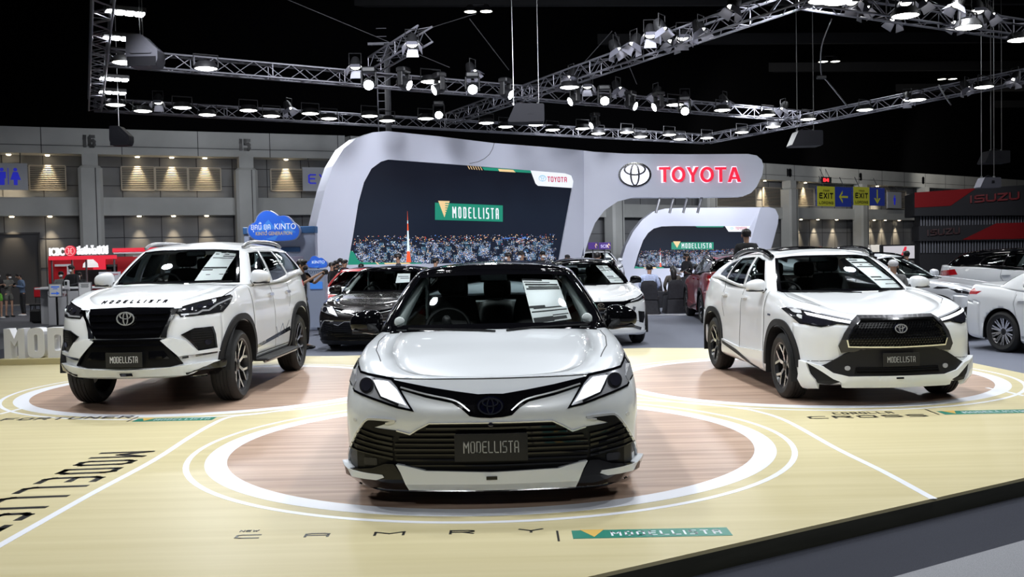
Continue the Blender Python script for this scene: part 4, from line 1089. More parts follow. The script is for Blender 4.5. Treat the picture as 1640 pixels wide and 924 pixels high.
    # ---- front
    if style == 'a':
        fr_in = 0; fr = sym([(0, .866), (.365, .868), (.44, .82), (.51, .72), (.56, .60), (.535, .535), (0, .575)])
        inn = sym([(0, .832), (.355, .832), (.43, .76), (.485, .66), (.47, .595), (0, .588)])
        g = fp('grille_frame', [fr], M['frame_dark'], car, B, off=.03, th=.06, holes=[inn])[0]
        fp('grille_mesh', [inn], M['grille_black'], g, B, off=.008, th=.02)
        stud = []
        for i in range(11):
            for j in range(-17, 18):
                x = j * .029 + (.0145 if i % 2 else 0); z = .60 + i * .0225
                w = .475 if z < .67 else .475 - (z - .67) * .66
                if abs(x) < w - .02 and z < .825: stud.append([(x - .010, z), (x, z - .006), (x + .010, z + .003), (x, z + .008)])
        fp('grille_stud_pattern', stud, M['black_gloss'], g, B, off=.022, th=.02, res=.1)
        rim_line('grille_inner_line', inn, .012, M['chrome'], g, B, off=.038, th=.03)
        emblem(car, (0, -.045, .762), .060, .044, M, M['badge_blue'], m=M['badge_silver'])
        low = fp('lower_bumper', [sym([(0, .572), (.36, .572), (.50, .52), (.565, .48), (.66, .42), (.70, .40), (.62, .34), (.50, .30), (0, .30)])], M['clad'], car, B, off=.03, th=.05, smooth=True)[0]
        fp('air_intake', [sym([(0, .39), (.40, .39), (.42, .325), (0, .32)])], M['grille_black'], low, B, off=.033, th=.01)
        for k in range(3): fp('air_intake_bar', [rect(-.40, .336 + .02 * k, .40, .342 + .02 * k)], M['black_gloss'], low, B, off=.042, th=.014)
        plate(car, (0, -.048, .463), .36, .13, M, col=M['letter_grey'])
        for sg in (1, -1):
            X = lambda P: [(sg * x, z) for x, z in P]
            hl = X([(.405, .832), (.55, .865), (.67, .895), (.80, .935), (.86, .945), (.885, .93), (.875, .865), (.845, .80), (.70, .775), (.56, .805), (.44, .795)])
            h_ = fp('headlight', [hl], M['lamp_dark'], car, B, off=.006, th=.02, smooth=True)[0]
            fp('daytime_light', [X([(.42, .826), (.56, .852), (.68, .882), (.80, .912), (.79, .888), (.68, .858), (.56, .83), (.44, .808)])], M['drl'], h_, B, off=.014, th=.01)
            fp('headlight_lens', [X([(.60, .825), (.70, .85), (.82, .88), (.83, .82), (.72, .79), (.62, .80)])], M['lens'], h_, B, off=.012, th=.008)
            fp('headlight_upper_line', [X(ribbon([(.44, .842), (.56, .869), (.68, .90), (.80, .935), (.86, .942)], .010))], M['lamp'], h_, B, off=.012, th=.01)
            fp('fog_lamp', [X(ell(.478, .382, .026, .024, 18))], M['lamp'], car, B, off=.04, th=.02)
            fp('splitter_cut', [X([(.80, .425), (.69, .39), (.60, .33), (.52, .255), (.63, .235), (.72, .24), (.79, .33)])], M['clad'], car, B, off=.025, th=.03)
            fp('splitter_flare', [X([(.845, .45), (.80, .43), (.775, .32), (.70, .215), (.80, .20), (.845, .205)])], paint, car, B, off=.05, th=.06, smooth=True)
            fp('splitter_upper', [X([(.80, .435), (.68, .40), (.60, .335), (.47, .30), (.49, .24), (.60, .275), (.69, .35)])], paint, car, B, off=.055, th=.05, smooth=True)
        lip = fp('front_splitter', [sym([(0, .302), (.47, .30), (.56, .305), (.53, .235), (.49, .228), (0, .226)])], M['silver_white'], car, B, off=.055, th=.07, smooth=True)[0]
        fp('splitter_badge', [rect(-.035, .272, .035, .288)], M['black_gloss'], lip, B, off=.058, th=.006)
    else:
        g = fp('grille', [sym([(0, .80), (.42, .80), (.62, .845), (.60, .80), (.45, .74), (.40, .60), (.36, .34), (0, .33)])], M['black_gloss'], car, B, off=.012, th=.03)[0]
        for k in range(6): fp('grille_bar', [rect(-.36, .38 + .06 * k, .36, .39 + .06 * k)], M['dark_chrome'], g, B, off=.02, th=.015, res=.1)
        emblem(car, (0, -.03, .74), .06, .045, M)
        for sg in (1, -1):
            X = lambda P: [(sg * x, z) for x, z in P]
            h_ = fp('headlight', [X([(.50, .80), (.68, .86), (.80, .915), (.87, .95), (.88, .92), (.85, .84), (.70, .79), (.52, .765)])], M['lamp_dark'], car, B, off=.006, th=.02)[0]
            fp('daytime_light', [X([(.55, .805), (.70, .85), (.84, .915), (.835, .89), (.70, .825), (.55, .785)])], M['lamp'], h_, B, off=.012, th=.01)
            fp('side_intake', [X([(.70, .62), (.83, .60), (.84, .50), (.80, .40), (.72, .42)])], M['grille_black'], car, B, off=.006, th=.02)
            fp('intake_trim', [X(ribbon([(.62, .70), (.52, .38), (.75, .30)], .05))], M['dark_chrome'], car, B, off=.012, th=.02)
        fp('bumper_lip', [sym([(0, .32), (.5, .30), (.84, .27), (.84, .22), (.5, .23), (0, .23)])], paint, car, B, off=.03, th=.05)
        plate(car, (0, -.04, .50), .34, .13, M, col=M['letter_grey'])
    # ---- sides and roof
    for sg, ax in ((1, 'right'), (-1, 'left')):
        for (yc, zc, r) in C['arches']: fp('arch_cladding', [arch_poly(yc, zc, r, 2.35, .075, .03, .03)], M['clad'], car, B, ax, .015, .04, smooth=True)
        fp('side_skirt', [[(1.30, .44), (2.2, .40), (2.93, .44), (2.93, .28), (2.4, .30), (1.30, .20)]], paint, car, B, ax, .022, .05, smooth=True)
        fp('skirt_groove', [[(2.90, .42), (2.3, .365), (1.45, .225), (2.35, .325), (2.88, .385)]], M['clad'], car, B, ax, .028, .03)
        m = MB(); P = [(sg * .59, 1.95, 1.455), (sg * .605, 2.1, 1.505), (sg * .61, 2.35, 1.535), (sg * .61, 2.8, 1.54), (sg * .60, 3.2, 1.50), (sg * .575, 3.5, 1.45)]
        m.tube(curve(P, 5), .028, 8); m.build('roof_rail', M['black_gloss'], car, True)
        fp('tail_light', [[(3.92, 1.0), (4.30, .96), (4.28, 1.08), (3.98, 1.12)]], M['tail'], car, B, ax, .008, .03)
        fp('hybrid_badge', [rect(1.10, .835, 1.20, .855)], M['chrome'], car, B, ax, .004, .006)
    fp('window_sheet', [[(2.72, 1.17), (2.62, 1.17), (2.50, 1.41), (2.58, 1.42)]], M['paper'], car, B, 'left', -.01, .002)
    fp('sunroof', [sym([(0, 2.18), (.42, 2.20), (.44, 2.3), (.44, 2.85), (0, 2.88)])], M['black_gloss'], car, B, 'top', .006, .01)
    handles(car, B, (2.10, 2.93), .99, paint, .085)
    gaps(car, C, B, lines_side=[[(1.36, .40), (1.33, .8), (1.37, 1.06)], [(2.24, .40), (2.22, .8), (2.24, 1.08)], [(2.92, .72), (3.05, .95), (3.02, 1.12)]],
         lines_top=[[(.72, 1.2), (.77, .9), (.74, .60), (.62, .40)]], lines_front=[[(.56, .46), (.70, .445), (.85, .44)]])
    if bonnet: fp('bonnet_panel', [[(-.62, .30), (-.05, .14), (-.02, 1.12), (-.72, 1.16), (-.70, .6)]], bonnet, car, B, 'top', .004, .008, smooth=True)
    wipers(car, B, [[(-.62, 1.075), (-.1, 1.062), (.1, 1.055)], [(.66, 1.08), (.50, 1.07), (.3, 1.06)]])
    rows = [(.04, .07, .05, .5), (.12, .16, .05, .97), (.21, .235, .3, .97), (.27, .30, .05, .97), (.62, .66, .1, .6), (.72, .75, .1, .97), (.86, .88, .4, .97)]
    sheet_on_glass(car, B, [(.215, 1.43), (.445, 1.425), (.70, 1.10), (.42, 1.105)], M, rows)
    return car
# ================================================================== the hall
def carpet(name, c1, c2): return noise_col(mat(name, c1, .95), c1, c2, (220, 220, 220), 2, 'Object', .12)
M['carpet_blue'] = carpet('blue_grey_carpet', (.115, .125, .165), (.175, .19, .235))
M['carpet_dark'] = carpet('navy_carpet', (.016, .018, .028), (.028, .031, .046))
M['carpet_grey'] = carpet('light_grey_carpet', (.20, .205, .225), (.29, .295, .315))
M['black'] = mat('hall_black', (.0018, .0018, .0022), .9, spec=.05)
fl = MB(); fl.box((0, 45, -.05), (140, 130, .1)); o = tag(fl.build('floor', M['carpet_blue']), kind='structure')
def floor_patch(name, pts, m, z):
    b = MB(); b.prism([(p.x, p.y) for p in pts], (0, 0, .0005), (1, 0, 0), (0, 1, 0), (0, 0, z)); return tag(b.build(name, m), kind='structure')
du = Vector((math.cos(R(30.7)), math.sin(R(30.7)), 0)); dn = Vector((-du.y, du.x, 0))
e0 = ground(1180, 908.6)
floor_patch('floor_dark_strip', [e0 - du * 9 + dn * .5, e0 + du * 14 + dn * .5, e0 + du * 14 - dn * .56, e0 - du * 9 - dn * .56], M['carpet_dark'], .003)
floor_patch('floor_aisle_front', [e0 - du * 9 - dn * .56, e0 + du * 14 - dn * .56, e0 + du * 14 - dn * 5, e0 - du * 9 - dn * 5], M['carpet_grey'], .003)
floor_patch('floor_aisle_left', [ground(-150, 590), ground(60, 548), ground(235, 505), ground(190, 496), ground(-150, 498)], carpet('aisle_carpet', (.085, .088, .10), (.13, .135, .15)), .003)
floor_patch('floor_dark_left', [ground(-150, 625), ground(-30, 600), ground(240, 530), ground(235, 505), ground(60, 548), ground(-150, 590)], M['carpet_dark'], .004)
floor_patch('floor_stand_edge', [ground(900, 503), ground(1150, 503.5), ground(1150, 505.2), ground(900, 504.7)], mat('floor_trim_pale', (.5, .5, .52), .5), .006)
tag(MB().box((0, 45, 17), (170, 150, .2)).build('ceiling', M['black']), kind='structure')
# ------------------------------------------------------------------ stage
wd = mat('pale_maple_floor', (.78, .70, .45), .42, spec=.35)
noise_col(wd, (.545, .475, .265), (.605, .535, .32), (.35, 9, 9), 5, 'Object', 0)
oak = mat('oak_disc', (.42, .28, .20), .40, spec=.4)
noise_col(oak, (.33, .215, .155), (.50, .355, .265), (.7, 13, 13), 6, 'Object', 0)
n, l, b = nodes(oak)
white_v = mat('white_vinyl', (.80, .82, .88), .35)
black_v = mat('black_vinyl', (.006, .006, .007), .35)
green_v = mat('green_vinyl', (.02, .21, .15), .35)
gold_v = mat('gold_vinyl', (.65, .42, .10), .4)
edge_v = noise_col(mat('stage_edge', (.03, .03, .02), .5), (.030, .030, .020), (.040, .040, .028), (3, 3, 30))
f0 = ground(940, 924, S)
fL = f0 - du * 5.2; fR = f0 + du * 9.5
stg = [(fL.x, fL.y), (fR.x, fR.y), ground(1720, 607, S)[:2], ground(1640, 598, S)[:2], ground(1543, 578, S)[:2], ground(1240, 558, S)[:2], ground(1040, 557, S)[:2], ground(540, 570, S)[:2], ground(120, 571, S)[:2], ground(-2, 584, S)[:2], (-8.6, 13.2), (-8.9, 4.0)]
stage = MB().prism(stg, (0, 0, S), (1, 0, 0), (0, 1, 0), (0, 0, -.02)).build('display_stage', wd)
tag(stage, 'low pale maple display stage carrying the three white cars', 'stage')
MB().prism(stg, (0, 0, S - .02), (1, 0, 0), (0, 1, 0), (0, 0, -S + .022)).build('stage_skirt', edge_v, stage)
def flat(name, polys, m, parent, z, holes=(), th=.0012, O=(0, 0), U=(1, 0), V=(0, 1)):
    b = MB()
    for p in polys: b.prism(p, (O[0], O[1], S + z), (U[0], U[1], 0), (V[0], V[1], 0), (0, 0, -th), holes=holes)
    return b.build(name, m, parent)
def ring(cx, cy, r0, r1, m, name, z): return flat(name, [ell(cx, cy, r1, r1, 120)], m, stage, z, [ell(cx, cy, r0, r0, 120)[::-1]])
RC = [(-.19, 8.03), (-3.62, 12.0), (3.40, 11.65)]
for cx, cy in RC:
    flat('wood_disc', [ell(cx, cy, 2.105, 2.105, 120)], oak, stage, .0012)
    ring(cx, cy, 2.10, 2.265, white_v, 'white_ring', .0014); ring(cx, cy, 2.375, 2.42, white_v, 'white_ring', .0014)
def gline(pts, w, name='white_line'):
    P = curve([tuple(ground(x, y, S)[:2]) for x, y in pts], 6)
    return flat(name, [ribbon([P[i], P[i + 1]], w) for i in range(len(P) - 1)] if False else [ribbon(P, w)], white_v, stage, .0016)
gline([(-40, 896), (60, 839.5), (150, 789), (245, 738), (301, 702), (337, 681), (368, 668), (420, 662), (480, 652), (555, 641)], .055)
gline([(1495, 799), (1416, 756), (1338, 717.5), (1259, 674), (1211, 658.5), (1180, 653.5), (1120, 646), (1020, 641)], .05)
gline([(-40, 672), (0, 663), (34, 654.5)], .05); gline([(1640, 634), (1610, 627), (1580, 621)], .05)
def floor_text(txt, px0, px1, pybase, h, wfrac, m, name, y_extra=0):
    a = ground(px0, pybase, S); b = ground(px1, pybase, S); L = b.x - a.x; n = len(txt)
    adv = L / (n - 1 + wfrac); w = adv * wfrac
    ps, W = letters(txt, h, w, adv - w, min(h * .2, w * .28), 0, 0, False, .3)
    k = L / W
    return flat(name, [[(x * k, y) for x, y in p] for p in ps], m, stage, .0018, O=(a.x, a.y))
def logo_bar(px0, px1, py, h, name='green_bar'):
    a = ground(px0, py, S); b = ground(px1, py, S); L = b.x - a.x
    o = flat(name, [rect(0, 0, L, h)], green_v, stage, .0018, O=(a.x, a.y))
    flat('gold_triangle', [[(L * .055, h * 1.06), (L * .21, h * 1.06), (L * .135, h * .16)]], gold_v, o, .0022, O=(a.x, a.y))
    ps, W = letters('MODELLISTA', h * .52, L * .053, L * .022, L * .0135, 0, h * .24)
    flat('bar_lettering', [[(x + L * .245, y) for x, y in p] for p in ps], white_v, o, .0022, O=(a.x, a.y))
floor_text('CAMRY', 374, 872, 863, .076, .36, black_v, 'floor_lettering'); floor_text('NEW', 383, 413, 852.3, .036, .8, black_v, 'floor_lettering')
a = ground(895, 867, S); flat('floor_divider', [rect(-.006, 0, .006, .20)], black_v, stage, .0018, O=(a.x, a.y)); logo_bar(918, 1178, 863, .155)
floor_text('FORTUNER', -2, 198, 674, .15, .8, black_v, 'floor_lettering'); a = ground(203, 675.5, S); flat('floor_divider', [rect(-.008, 0, .008, .30)], black_v, stage, .0018, O=(a.x, a.y)); logo_bar(211, 334, 675.5, .17)
floor_text('COROLLA', 1337, 1438, 664, .11, .75, black_v, 'floor_lettering'); floor_text('CROSS', 1298, 1498, 671, .13, .75, black_v, 'floor_lettering')
a = ground(1504, 664, S); flat('floor_divider', [rect(-.008, 0, .008, .30)], black_v, stage, .0018, O=(a.x, a.y)); logo_bar(1514, 1668, 664, .19)
# big lettering running along the white line (tops towards the line)
t0 = ground(249, 722, S); t1 = ground(42, 829.7, S); ad = (t1 - t0); L9 = ad.length; ad.normalize()
up = ground(249, 722, S) - ground(160, 726, S); up = up - ad * up.dot(ad) * .35; hL = up.length; up.normalize()
ps, W = letters('MODELLISTA', hL, .19, .095, .052, 0, 0, False, .3)
flat('floor_lettering', ps, black_v, stage, .0018, O=tuple((t0 - up * hL)[:2]), U=tuple(ad[:2]), V=tuple(up[:2]))
# ------------------------------------------------------------------ hall wall
WA = Vector((-34, 35.6, 0)); WB = Vector((-8, 46.6, 0)); WC = Vector((52, 94, 0))
SEG = [(WA, (WB - WA).normalized()), (WB, (WC - WB).normalized())]
def wall_pt(px, py, off=0.):
    k = 0 if px < 948 else 1
    p0, d = SEG[k]; nrm = Vector((d.y, -d.x, 0)); q = p0 + nrm * off
    return on_plane(px, py, (q.x, q.y), math.atan2(d.y, d.x)), d, nrm
wall_m = noise_col(mat('hall_wall', (.20, .205, .215), .8), (.175, .18, .19), (.225, .23, .24), (.6, .6, .6))
conc = noise_col(mat('pale_concrete', (.42, .43, .42), .75), (.38, .39, .38), (.46, .47, .46), (.5, .5, .5))
joint = mat('wall_joint', (.05, .05, .055), .8)
lou_m = mat('louvre_slat', (.42, .38, .32), .5)
dl_m = mat('downlight', (.9, .8, .6), .4, 0, (1, .82, .55), 14)
spot_n = [0]
def wall_run(name, z0, z1, off, th, m, p=None):
    b = MB()
    for (p0, d), p1 in zip(SEG, (WB, WC)):
        nrm = Vector((d.y, -d.x, 0)); a = p0 + nrm * off; c = p1 + nrm * off
        b.add([Vector((q.x, q.y, z)) for z in (z0, z1) for q in (a, c, c - nrm * th, a - nrm * th)], [[3, 2, 1, 0], [4, 5, 6, 7], [0, 1, 5, 4], [1, 2, 6, 5], [2, 3, 7, 6], [3, 0, 4, 7]])
    o = b.build(name, m, p)
    if not p: tag(o, kind='structure')
    return o
ZB = wall_pt(0, 248)[0].z; ZT = wall_pt(0, 206.5)[0].z; ZM1 = wall_pt(250, 318)[0].z; ZM0 = wall_pt(250, 346)[0].z
wall = wall_run('wall_back', 0, ZT, 0, .4, wall_m)
fas = wall_run('wall_fascia', ZB, ZT, 1.0, 1.0, conc); mid = wall_run('wall_beam', ZM0, ZM1, .75, .75, conc); wall_run('wall_upper', ZT + .01, 17, -.1, .3, M['black'])
for (p0, d), p1 in zip(SEG, (WB, WC)):      # joints in the wall and in the fascia
    nrm = Vector((d.y, -d.x, 0)); Ls = (p1 - p0).length; b = MB(); b2 = MB(); k = 0.
    rz = math.atan2(d.y, d.x)
    while k < Ls:
        q = p0 + d * k + nrm * .005; b.box((q.x, q.y, ZT / 2), (.035, .02, ZT), rz)
        if int(k / 1.55) % 2 == 0:
            q = p0 + d * k + nrm * 1.003; b2.box((q.x, q.y, (ZB + ZT) / 2), (.03, .02, ZT - ZB), rz)
        k += 1.55
    for z in (1.5, 2.75, ZM1 + .55, ZB - .45):
        q = p0 + d * Ls / 2 + nrm * .005; b.box((q.x, q.y, z), (Ls, .02, .03), rz)
    q = p0 + d * Ls / 2 + nrm * 1.003; b2.box((q.x, q.y, ZB + .34), (Ls, .02, .025), rz)
    b.build('wall_joint', joint, wall); b2.build('wall_joint', joint, fas)
pil = [(149, '16'), (397, '15'), (-95, ''), (655, ''), (985, '12'), (1135, '11'), (1265, '10'), (1379, '9'), (1479, '8'), (1570, '7')]
for px, tx in pil:
    q, d, nrm = wall_pt(px, 400, .95); rz = math.atan2(d.y, d.x)
    b = MB(); b.box((q.x, q.y, ZB / 2 - .25), (.95, .9, ZB - .5), rz, .12); b.box((q.x, q.y, ZB - .25), (.62, .7, .5), rz)
    o = tag(b.build('wall_pillar', conc), kind='structure')
    b = MB(); q2 = q + nrm * .46 + d * .2; b.box((q2.x, q2.y, ZB / 2 - .3), (.03, .03, ZB - .6), rz); b.build('pillar_groove', joint, o)
    if tx:
        b = MB(); h = .52; ps, W = letters(tx, h, .30, .05, .13, 0, 0, True, .5)
        q3 = wall_pt(px, 400, 1.01)[0]
        for p in ps: b.prism(p, (q3.x, q3.y, ZB + .28), d, (0, 0, 1), nrm * .03)
        b.build('pillar_number', black_v, o)
def louvre(px0, px1, py0, py1, lit=True, n=13):
    a, d, nrm = wall_pt(px0, py1, .08); c = wall_pt(px1, py1, .08)[0]; z1 = wall_pt(px0, py0, .08)[0].z; w = (c - a).length; h = z1 - a.z
    e = empty('louvre_window', a, math.atan2(d.y, d.x), None, None); tag(e, kind='structure')
    b = MB(); b.box((w / 2, 0, h / 2), (w, .04, h)); b.build('louvre_back', joint, e)
    b = MB()
    for x in (0, w): b.box((x, -.03, h / 2), (.05, .1, h))
    for z in (0, h): b.box((w / 2, -.03, z), (w, .1, .05))
    b.build('louvre_frame', lou_m, e)
    b = MB()
    for k in range(n):
        z = (k + .5) / n * h; b.add([(0, -.01, z - .02), (w, -.01, z - .02), (w, -.075, z - .05), (0, -.075, z - .05), (0, -.01, z + .0), (w, -.01, z + .0), (w, -.075, z - .03), (0, -.075, z - .03)], [[0, 1, 2, 3], [7, 6, 5, 4], [3, 2, 6, 7], [0, 4, 5, 1], [0, 3, 7, 4], [1, 5, 6, 2]])
    b.build('louvre_slats', lou_m, e)
def downlight(px, py, zc, e=60, off=.34):
    q, d, nrm = wall_pt(px, py, off)
    b = MB(); b.lathe([(0, 0), (.075, 0), (.09, .015), (.09, .04), (0, .04)], 12, 'z', (q.x, q.y, zc - .045)); o = b.build('downlight', dl_m)
    tag(o, kind='structure')
    if e:
        L = bpy.data.lights.new('downlight_lamp', 'SPOT'); L.energy = e; L.color = (1, .80, .52); L.spot_size = R(54); L.spot_blend = .9; L.shadow_soft_size = .05
        lo = bpy.data.objects.new('downlight_lamp', L); COL.objects.link(lo); lo.location = (q.x, q.y, zc - .08); lo.rotation_euler = (R(7), 0, math.atan2(d.y, d.x))
for x0, x1, y0, y1 in ((48, 106, 265, 304), (195, 248, 267, 304), (249.5, 301, 268, 304), (302.5, 354, 269, 304.5), (434, 486, 271, 305), (1130, 1210, 300, 330), (1222, 1250, 300, 330), (1275, 1303, 301, 329), (1420, 1450, 305, 334)): louvre(x0, x1, y0, y1)
for x in (14, 76, 220, 275, 328, 458): downlight(x, 252, ZB, 420)
for x in (19, 80, 223, 278, 331): downlight(x, 349, ZM0, 200)
for x in (1225, 1290, 1405): downlight(x, 300, ZB, 700)
for x in (1283, 1310, 1340, 1400, 1418, 1440): downlight(x, 360, ZM0, 380)
# doors
def hall_door(px0, px1, py0, py1, m):
    a, d, nrm = wall_pt(px0, py1, .03); c = wall_pt(px1, py1, .03)[0]; z1 = wall_pt(px0, py0, .03)[0].z; w = (c - a).length
    e = empty('door_1', (a.x, a.y, 0), math.atan2(d.y, d.x)); tag(e, kind='structure')
    MB().box((w / 2, 0, z1 / 2), (w, .06, z1)).build('door_leaf', m, e)
    b = MB(); b.box((w / 2, -.03, z1), (w + .1, .1, .08)); b.box((w, -.03, z1 / 2), (.08, .1, z1)); b.box((w / 2, -.035, z1 * .5), (.02, .02, z1)); b.build('door_frame', joint, e)
door_m = mat('hall_door', (.05, .05, .055), .6)
hall_door(-90, 66, 375, 487, door_m)
# ------------------------------------------------------------------ signs on / before the wall
sign_blue = mat('sign_blue', (.02, .025, .55), .4, 0, (.03, .04, .9), .25)
panel_gl = mat('sign_panel_grey', (.40, .42, .46), .4)
def facing_sign(name, px0, px1, py0, py1, off, m, label, cat, th=.08):
    a, d, nrm = wall_pt(px0, py1, off); c = wall_pt(px1, py1, off)[0]; z1 = wall_pt(px0, py0, off)[0].z; w = (c - a).length; h = z1 - a.z
    e = empty(name, a, math.atan2(d.y, d.x), label, cat)
    MB().box((w / 2, 0, h / 2), (w, th, h)).build('sign_panel', m, e)
    b = MB(); b.tube([(w * .2, 0, h), (w * .2, .3, h + .6)], .02); b.tube([(w * .8, 0, h), (w * .8, .3, h + .6)], .02); b.build('bracket', joint, e)
    return e, w, h, -th / 2 - .006
def fig(b, x, z, s, y, skirt):
    b.prism(ell(x, z + s * .88, s * .1, s * .1, 16), (0, y, 0), (1, 0, 0), (0, 0, 1), (0, .006, 0))
    if skirt: b.prism([(x - s * .12, z + s * .75), (x + s * .12, z + s * .75), (x + s * .27, z + s * .3), (x + s * .1, z + s * .3), (x + s * .1, z), (x - s * .1, z), (x - s * .1, z + s * .3), (x - s * .27, z + s * .3)], (0, y, 0), (1, 0, 0), (0, 0, 1), (0, .006, 0))
    else: b.prism([(x - s * .2, z + s * .75), (x + s * .2, z + s * .75), (x + s * .2, z + s * .38), (x + s * .13, z + s * .38), (x + s * .12, z), (x - s * .12, z), (x - s * .13, z + s * .38), (x - s * .2, z + s * .38)], (0, y, 0), (1, 0, 0), (0, 0, 1), (0, .006, 0))
e, w, h, y = facing_sign('restroom_sign', -12, 45, 261, 304, 1.2, panel_gl, 'grey hanging restroom sign with blue man and woman figures', 'sign')
b = MB(); fig(b, w * .28, h * .18, h * .66, y, False); b.prism(rect(w * .445, h * .2, w * .465, h * .82), (0, y, 0), (1, 0, 0), (0, 0, 1), (0, .006, 0)); fig(b, w * .66, h * .18, h * .66, y, True); b.build('restroom_figures', sign_blue, e)
e, w, h, y = facing_sign('exit_sign', 485, 540, 268, 306, 1.2, panel_gl, 'grey panel with blue EXIT letters half hidden by the white arch', 'sign')
b = MB(); ps, W = letters('EXIT', h * .42, .36, .14, .07, w * .16, h * .3)
for p in ps: b.prism(p, (0, y, 0), (1, 0, 0), (0, 0, 1), (0, .006, 0))
b.build('exit_lettering', sign_blue, e)
e, w, h, y = facing_sign('pictogram_sign', 1421, 1443, 307, 333, 1.2, panel_gl, 'small grey panel with a blue pictogram right of the EXIT boards', 'sign')
b = MB(); fig(b, w * .5, h * .2, h * .6, y, False); b.build('pictogram', sign_blue, e)
yel = mat('sign_yellow', (.36, .36, .03), .5, 0, (.5, .5, .03), .10); sbl = mat('sign_panel_blue', (.015, .03, .20), .5, 0, (.02, .05, .4), .10)
for i, (x0, x1, lb, ar) in enumerate(((1308, 1363, 'yellow and blue EXIT Loading board with arrow pointing left', 0), (1366, 1416, 'yellow and blue EXIT Loading board with arrow pointing down', 1))):
    e, w, h, y = facing_sign('exit_board', x0, x1, 298 + i, 330 - i * 1.5, 9., sbl, lb, 'sign')
    b = MB(); b.box((w * .25, y + .01, h / 2), (w * .5, .03, h)); b.build('yellow_panel', yel, e); y -= .012
    b = MB()
    for t, z, hh, st in (('EXIT', .38, .30, .07), ('LOADING', .10, .14, .03)):
        ps, W = letters(t, h * hh, 1, .3, .1); k = w * .40 / W
        ps, W = letters(t, h * hh, k, k * .3, h * st, w * .05, h * z)
        for p in ps: b.prism(p, (0, y, 0), (1, 0, 0), (0, 0, 1), (0, .006, 0))
    b.build('sign_lettering', black_v, e)
    text_mesh('ทางออก', h * .17, 'sign_lettering', black_v, e, (w * .25, y, h * .74))
    c = Vector((w * .75, h * .5)); s_ = h * .40
    A = [(-1, 0), (-.2, .8), (-.2, .42), (-.55, .13), (1, .13), (1, -.13), (-.55, -.13), (-.2, -.42), (-.2, -.8)]
    if ar: A = [(q[1], q[0]) for q in A]
    b = MB(); b.prism([(c.x + q[0] * s_, c.y + q[1] * s_) for q in A], (0, y, 0), (1, 0, 0), (0, 0, 1), (0, .006, 0)); b.build('arrow', yel, e)
e, w, h, y = facing_sign('digital_clock', 1316, 1331, 283, 293, 1.3, M['plastic'], 'small digital clock with red numerals on the fascia', 'clock')
b = MB(); ps, W = letters('10:41', h * .55, w * .16, w * .04, w * .035, w * .12, h * .22)
for p in ps: b.prism(p, (0, y, 0), (1, 0, 0), (0, 0, 1), (0, .006, 0))
b.build('clock_digits', mat('red_led', (.5, .02, .02), .4, 0, (1, .03, .04), 3), e)
# ================================================================== the brand stand
arch_w = noise_col(mat('satin_white_arch', (.60, .62, .72), .45), (.58, .60, .70), (.62, .64, .74), (.4, .4, .4))
def em(name, c, s=1., base=None): return mat(name, base or tuple(q * .25 for q in c), .4, 0, c, s)
YA = R(33); PA = at(556, 426, 29.); PB = on_plane(935, 420, (PA.x, PA.y), YA)
def plane_pts(pts, P, yaw):
    d = Vector((math.cos(yaw), math.sin(yaw), 0)); out = []
    for x, y in pts:
        q = on_plane(x, y, (P.x, P.y), yaw) - P; out.append((q.dot(d), q.z + P.z))
    return out, d, Vector((math.sin(yaw), -math.cos(yaw), 0))
class Plane:
    def __init__(s, P, yaw): s.P = P; s.yaw = yaw; s.d = Vector((math.cos(yaw), math.sin(yaw), 0)); s.n = Vector((math.sin(yaw), -math.cos(yaw), 0)); s.O = Vector((P.x, P.y, 0))
    def c(s, pts): return plane_pts(pts, s.P, s.yaw)[0]
    def put(s, name, polys, m, parent, off=0., th=.01, holes=(), px=True, smooth=False):
        b = MB()
        for p in polys:
            q = s.c(p) if px else p
            b.prism(q, s.O + s.n * off, s.d, (0, 0, 1), -s.n * th, holes=[(s.c(h) if px else h)[::-1] for h in holes])
        return b.build(name, m, parent)
PL = Plane(PA, YA)
stand = empty('brand_arch', (PA.x, PA.y, 0), 0, 'large white curved stand arch framing the big night city screen', 'exhibition stand')
mi = stand.matrix_world
def bp(o): o.matrix_parent_inverse = Matrix.Translation(-stand.location); return o
outer = [(470, 530), (484, 470), (497, 410), (508, 355), (520, 305), (533, 266), (550, 238), (572, 221), (597, 212), (620, 210), (700, 218), (790, 229), (880, 236), (935, 241), (935, 395), (928, 425), (918, 480), (916, 500)]
hole = [(557, 424), (565, 380), (574, 325), (583, 292), (595, 270), (610, 259), (622, 255.5), (750, 265), (850, 273), (905, 277.5), (915, 281), (918.5, 290), (916, 305), (905, 365), (895, 419.5)]
bp(PL.put('arch_front', [outer], arch_w, stand, 0, .62, [hole]))
PLB = Plane(PB, R(3))
band = [(935, 241), (950, 243), (1000, 246), (1100, 247), (1198, 246.5), (1212, 249), (1220, 256), (1223, 266), (1221, 280), (1212, 299), (1203, 309), (1190, 314.5), (1150, 315.5), (1100, 316), (1015, 316), (990, 322), (968, 337), (953, 357), (944, 380), (935, 410)]
bp(PLB.put('arch_band', [band], arch_w, stand, 0, .6))
seam = [(791.5, 229), (789, 238), (784, 247), (776, 254), (766, 259), (752, 262)]
bp(PL.put('panel_seam', [ribbon(seam, .8)], joint, stand, .002, .004))
for x in (1060, 1082, 1104, 1127): # slanted rods between arch and small arch
    a = on_plane(x, 314, (PB.x, PB.y), R(3)); c = on_plane(x - 8, 336, (PB.x, PB.y), R(3))
    o = MB().tube([a + Vector((0, .25, .05)), c + Vector((0, .25, -.1))], .045, 8).build('strut', M['rim_silver'], stand); bp(o)
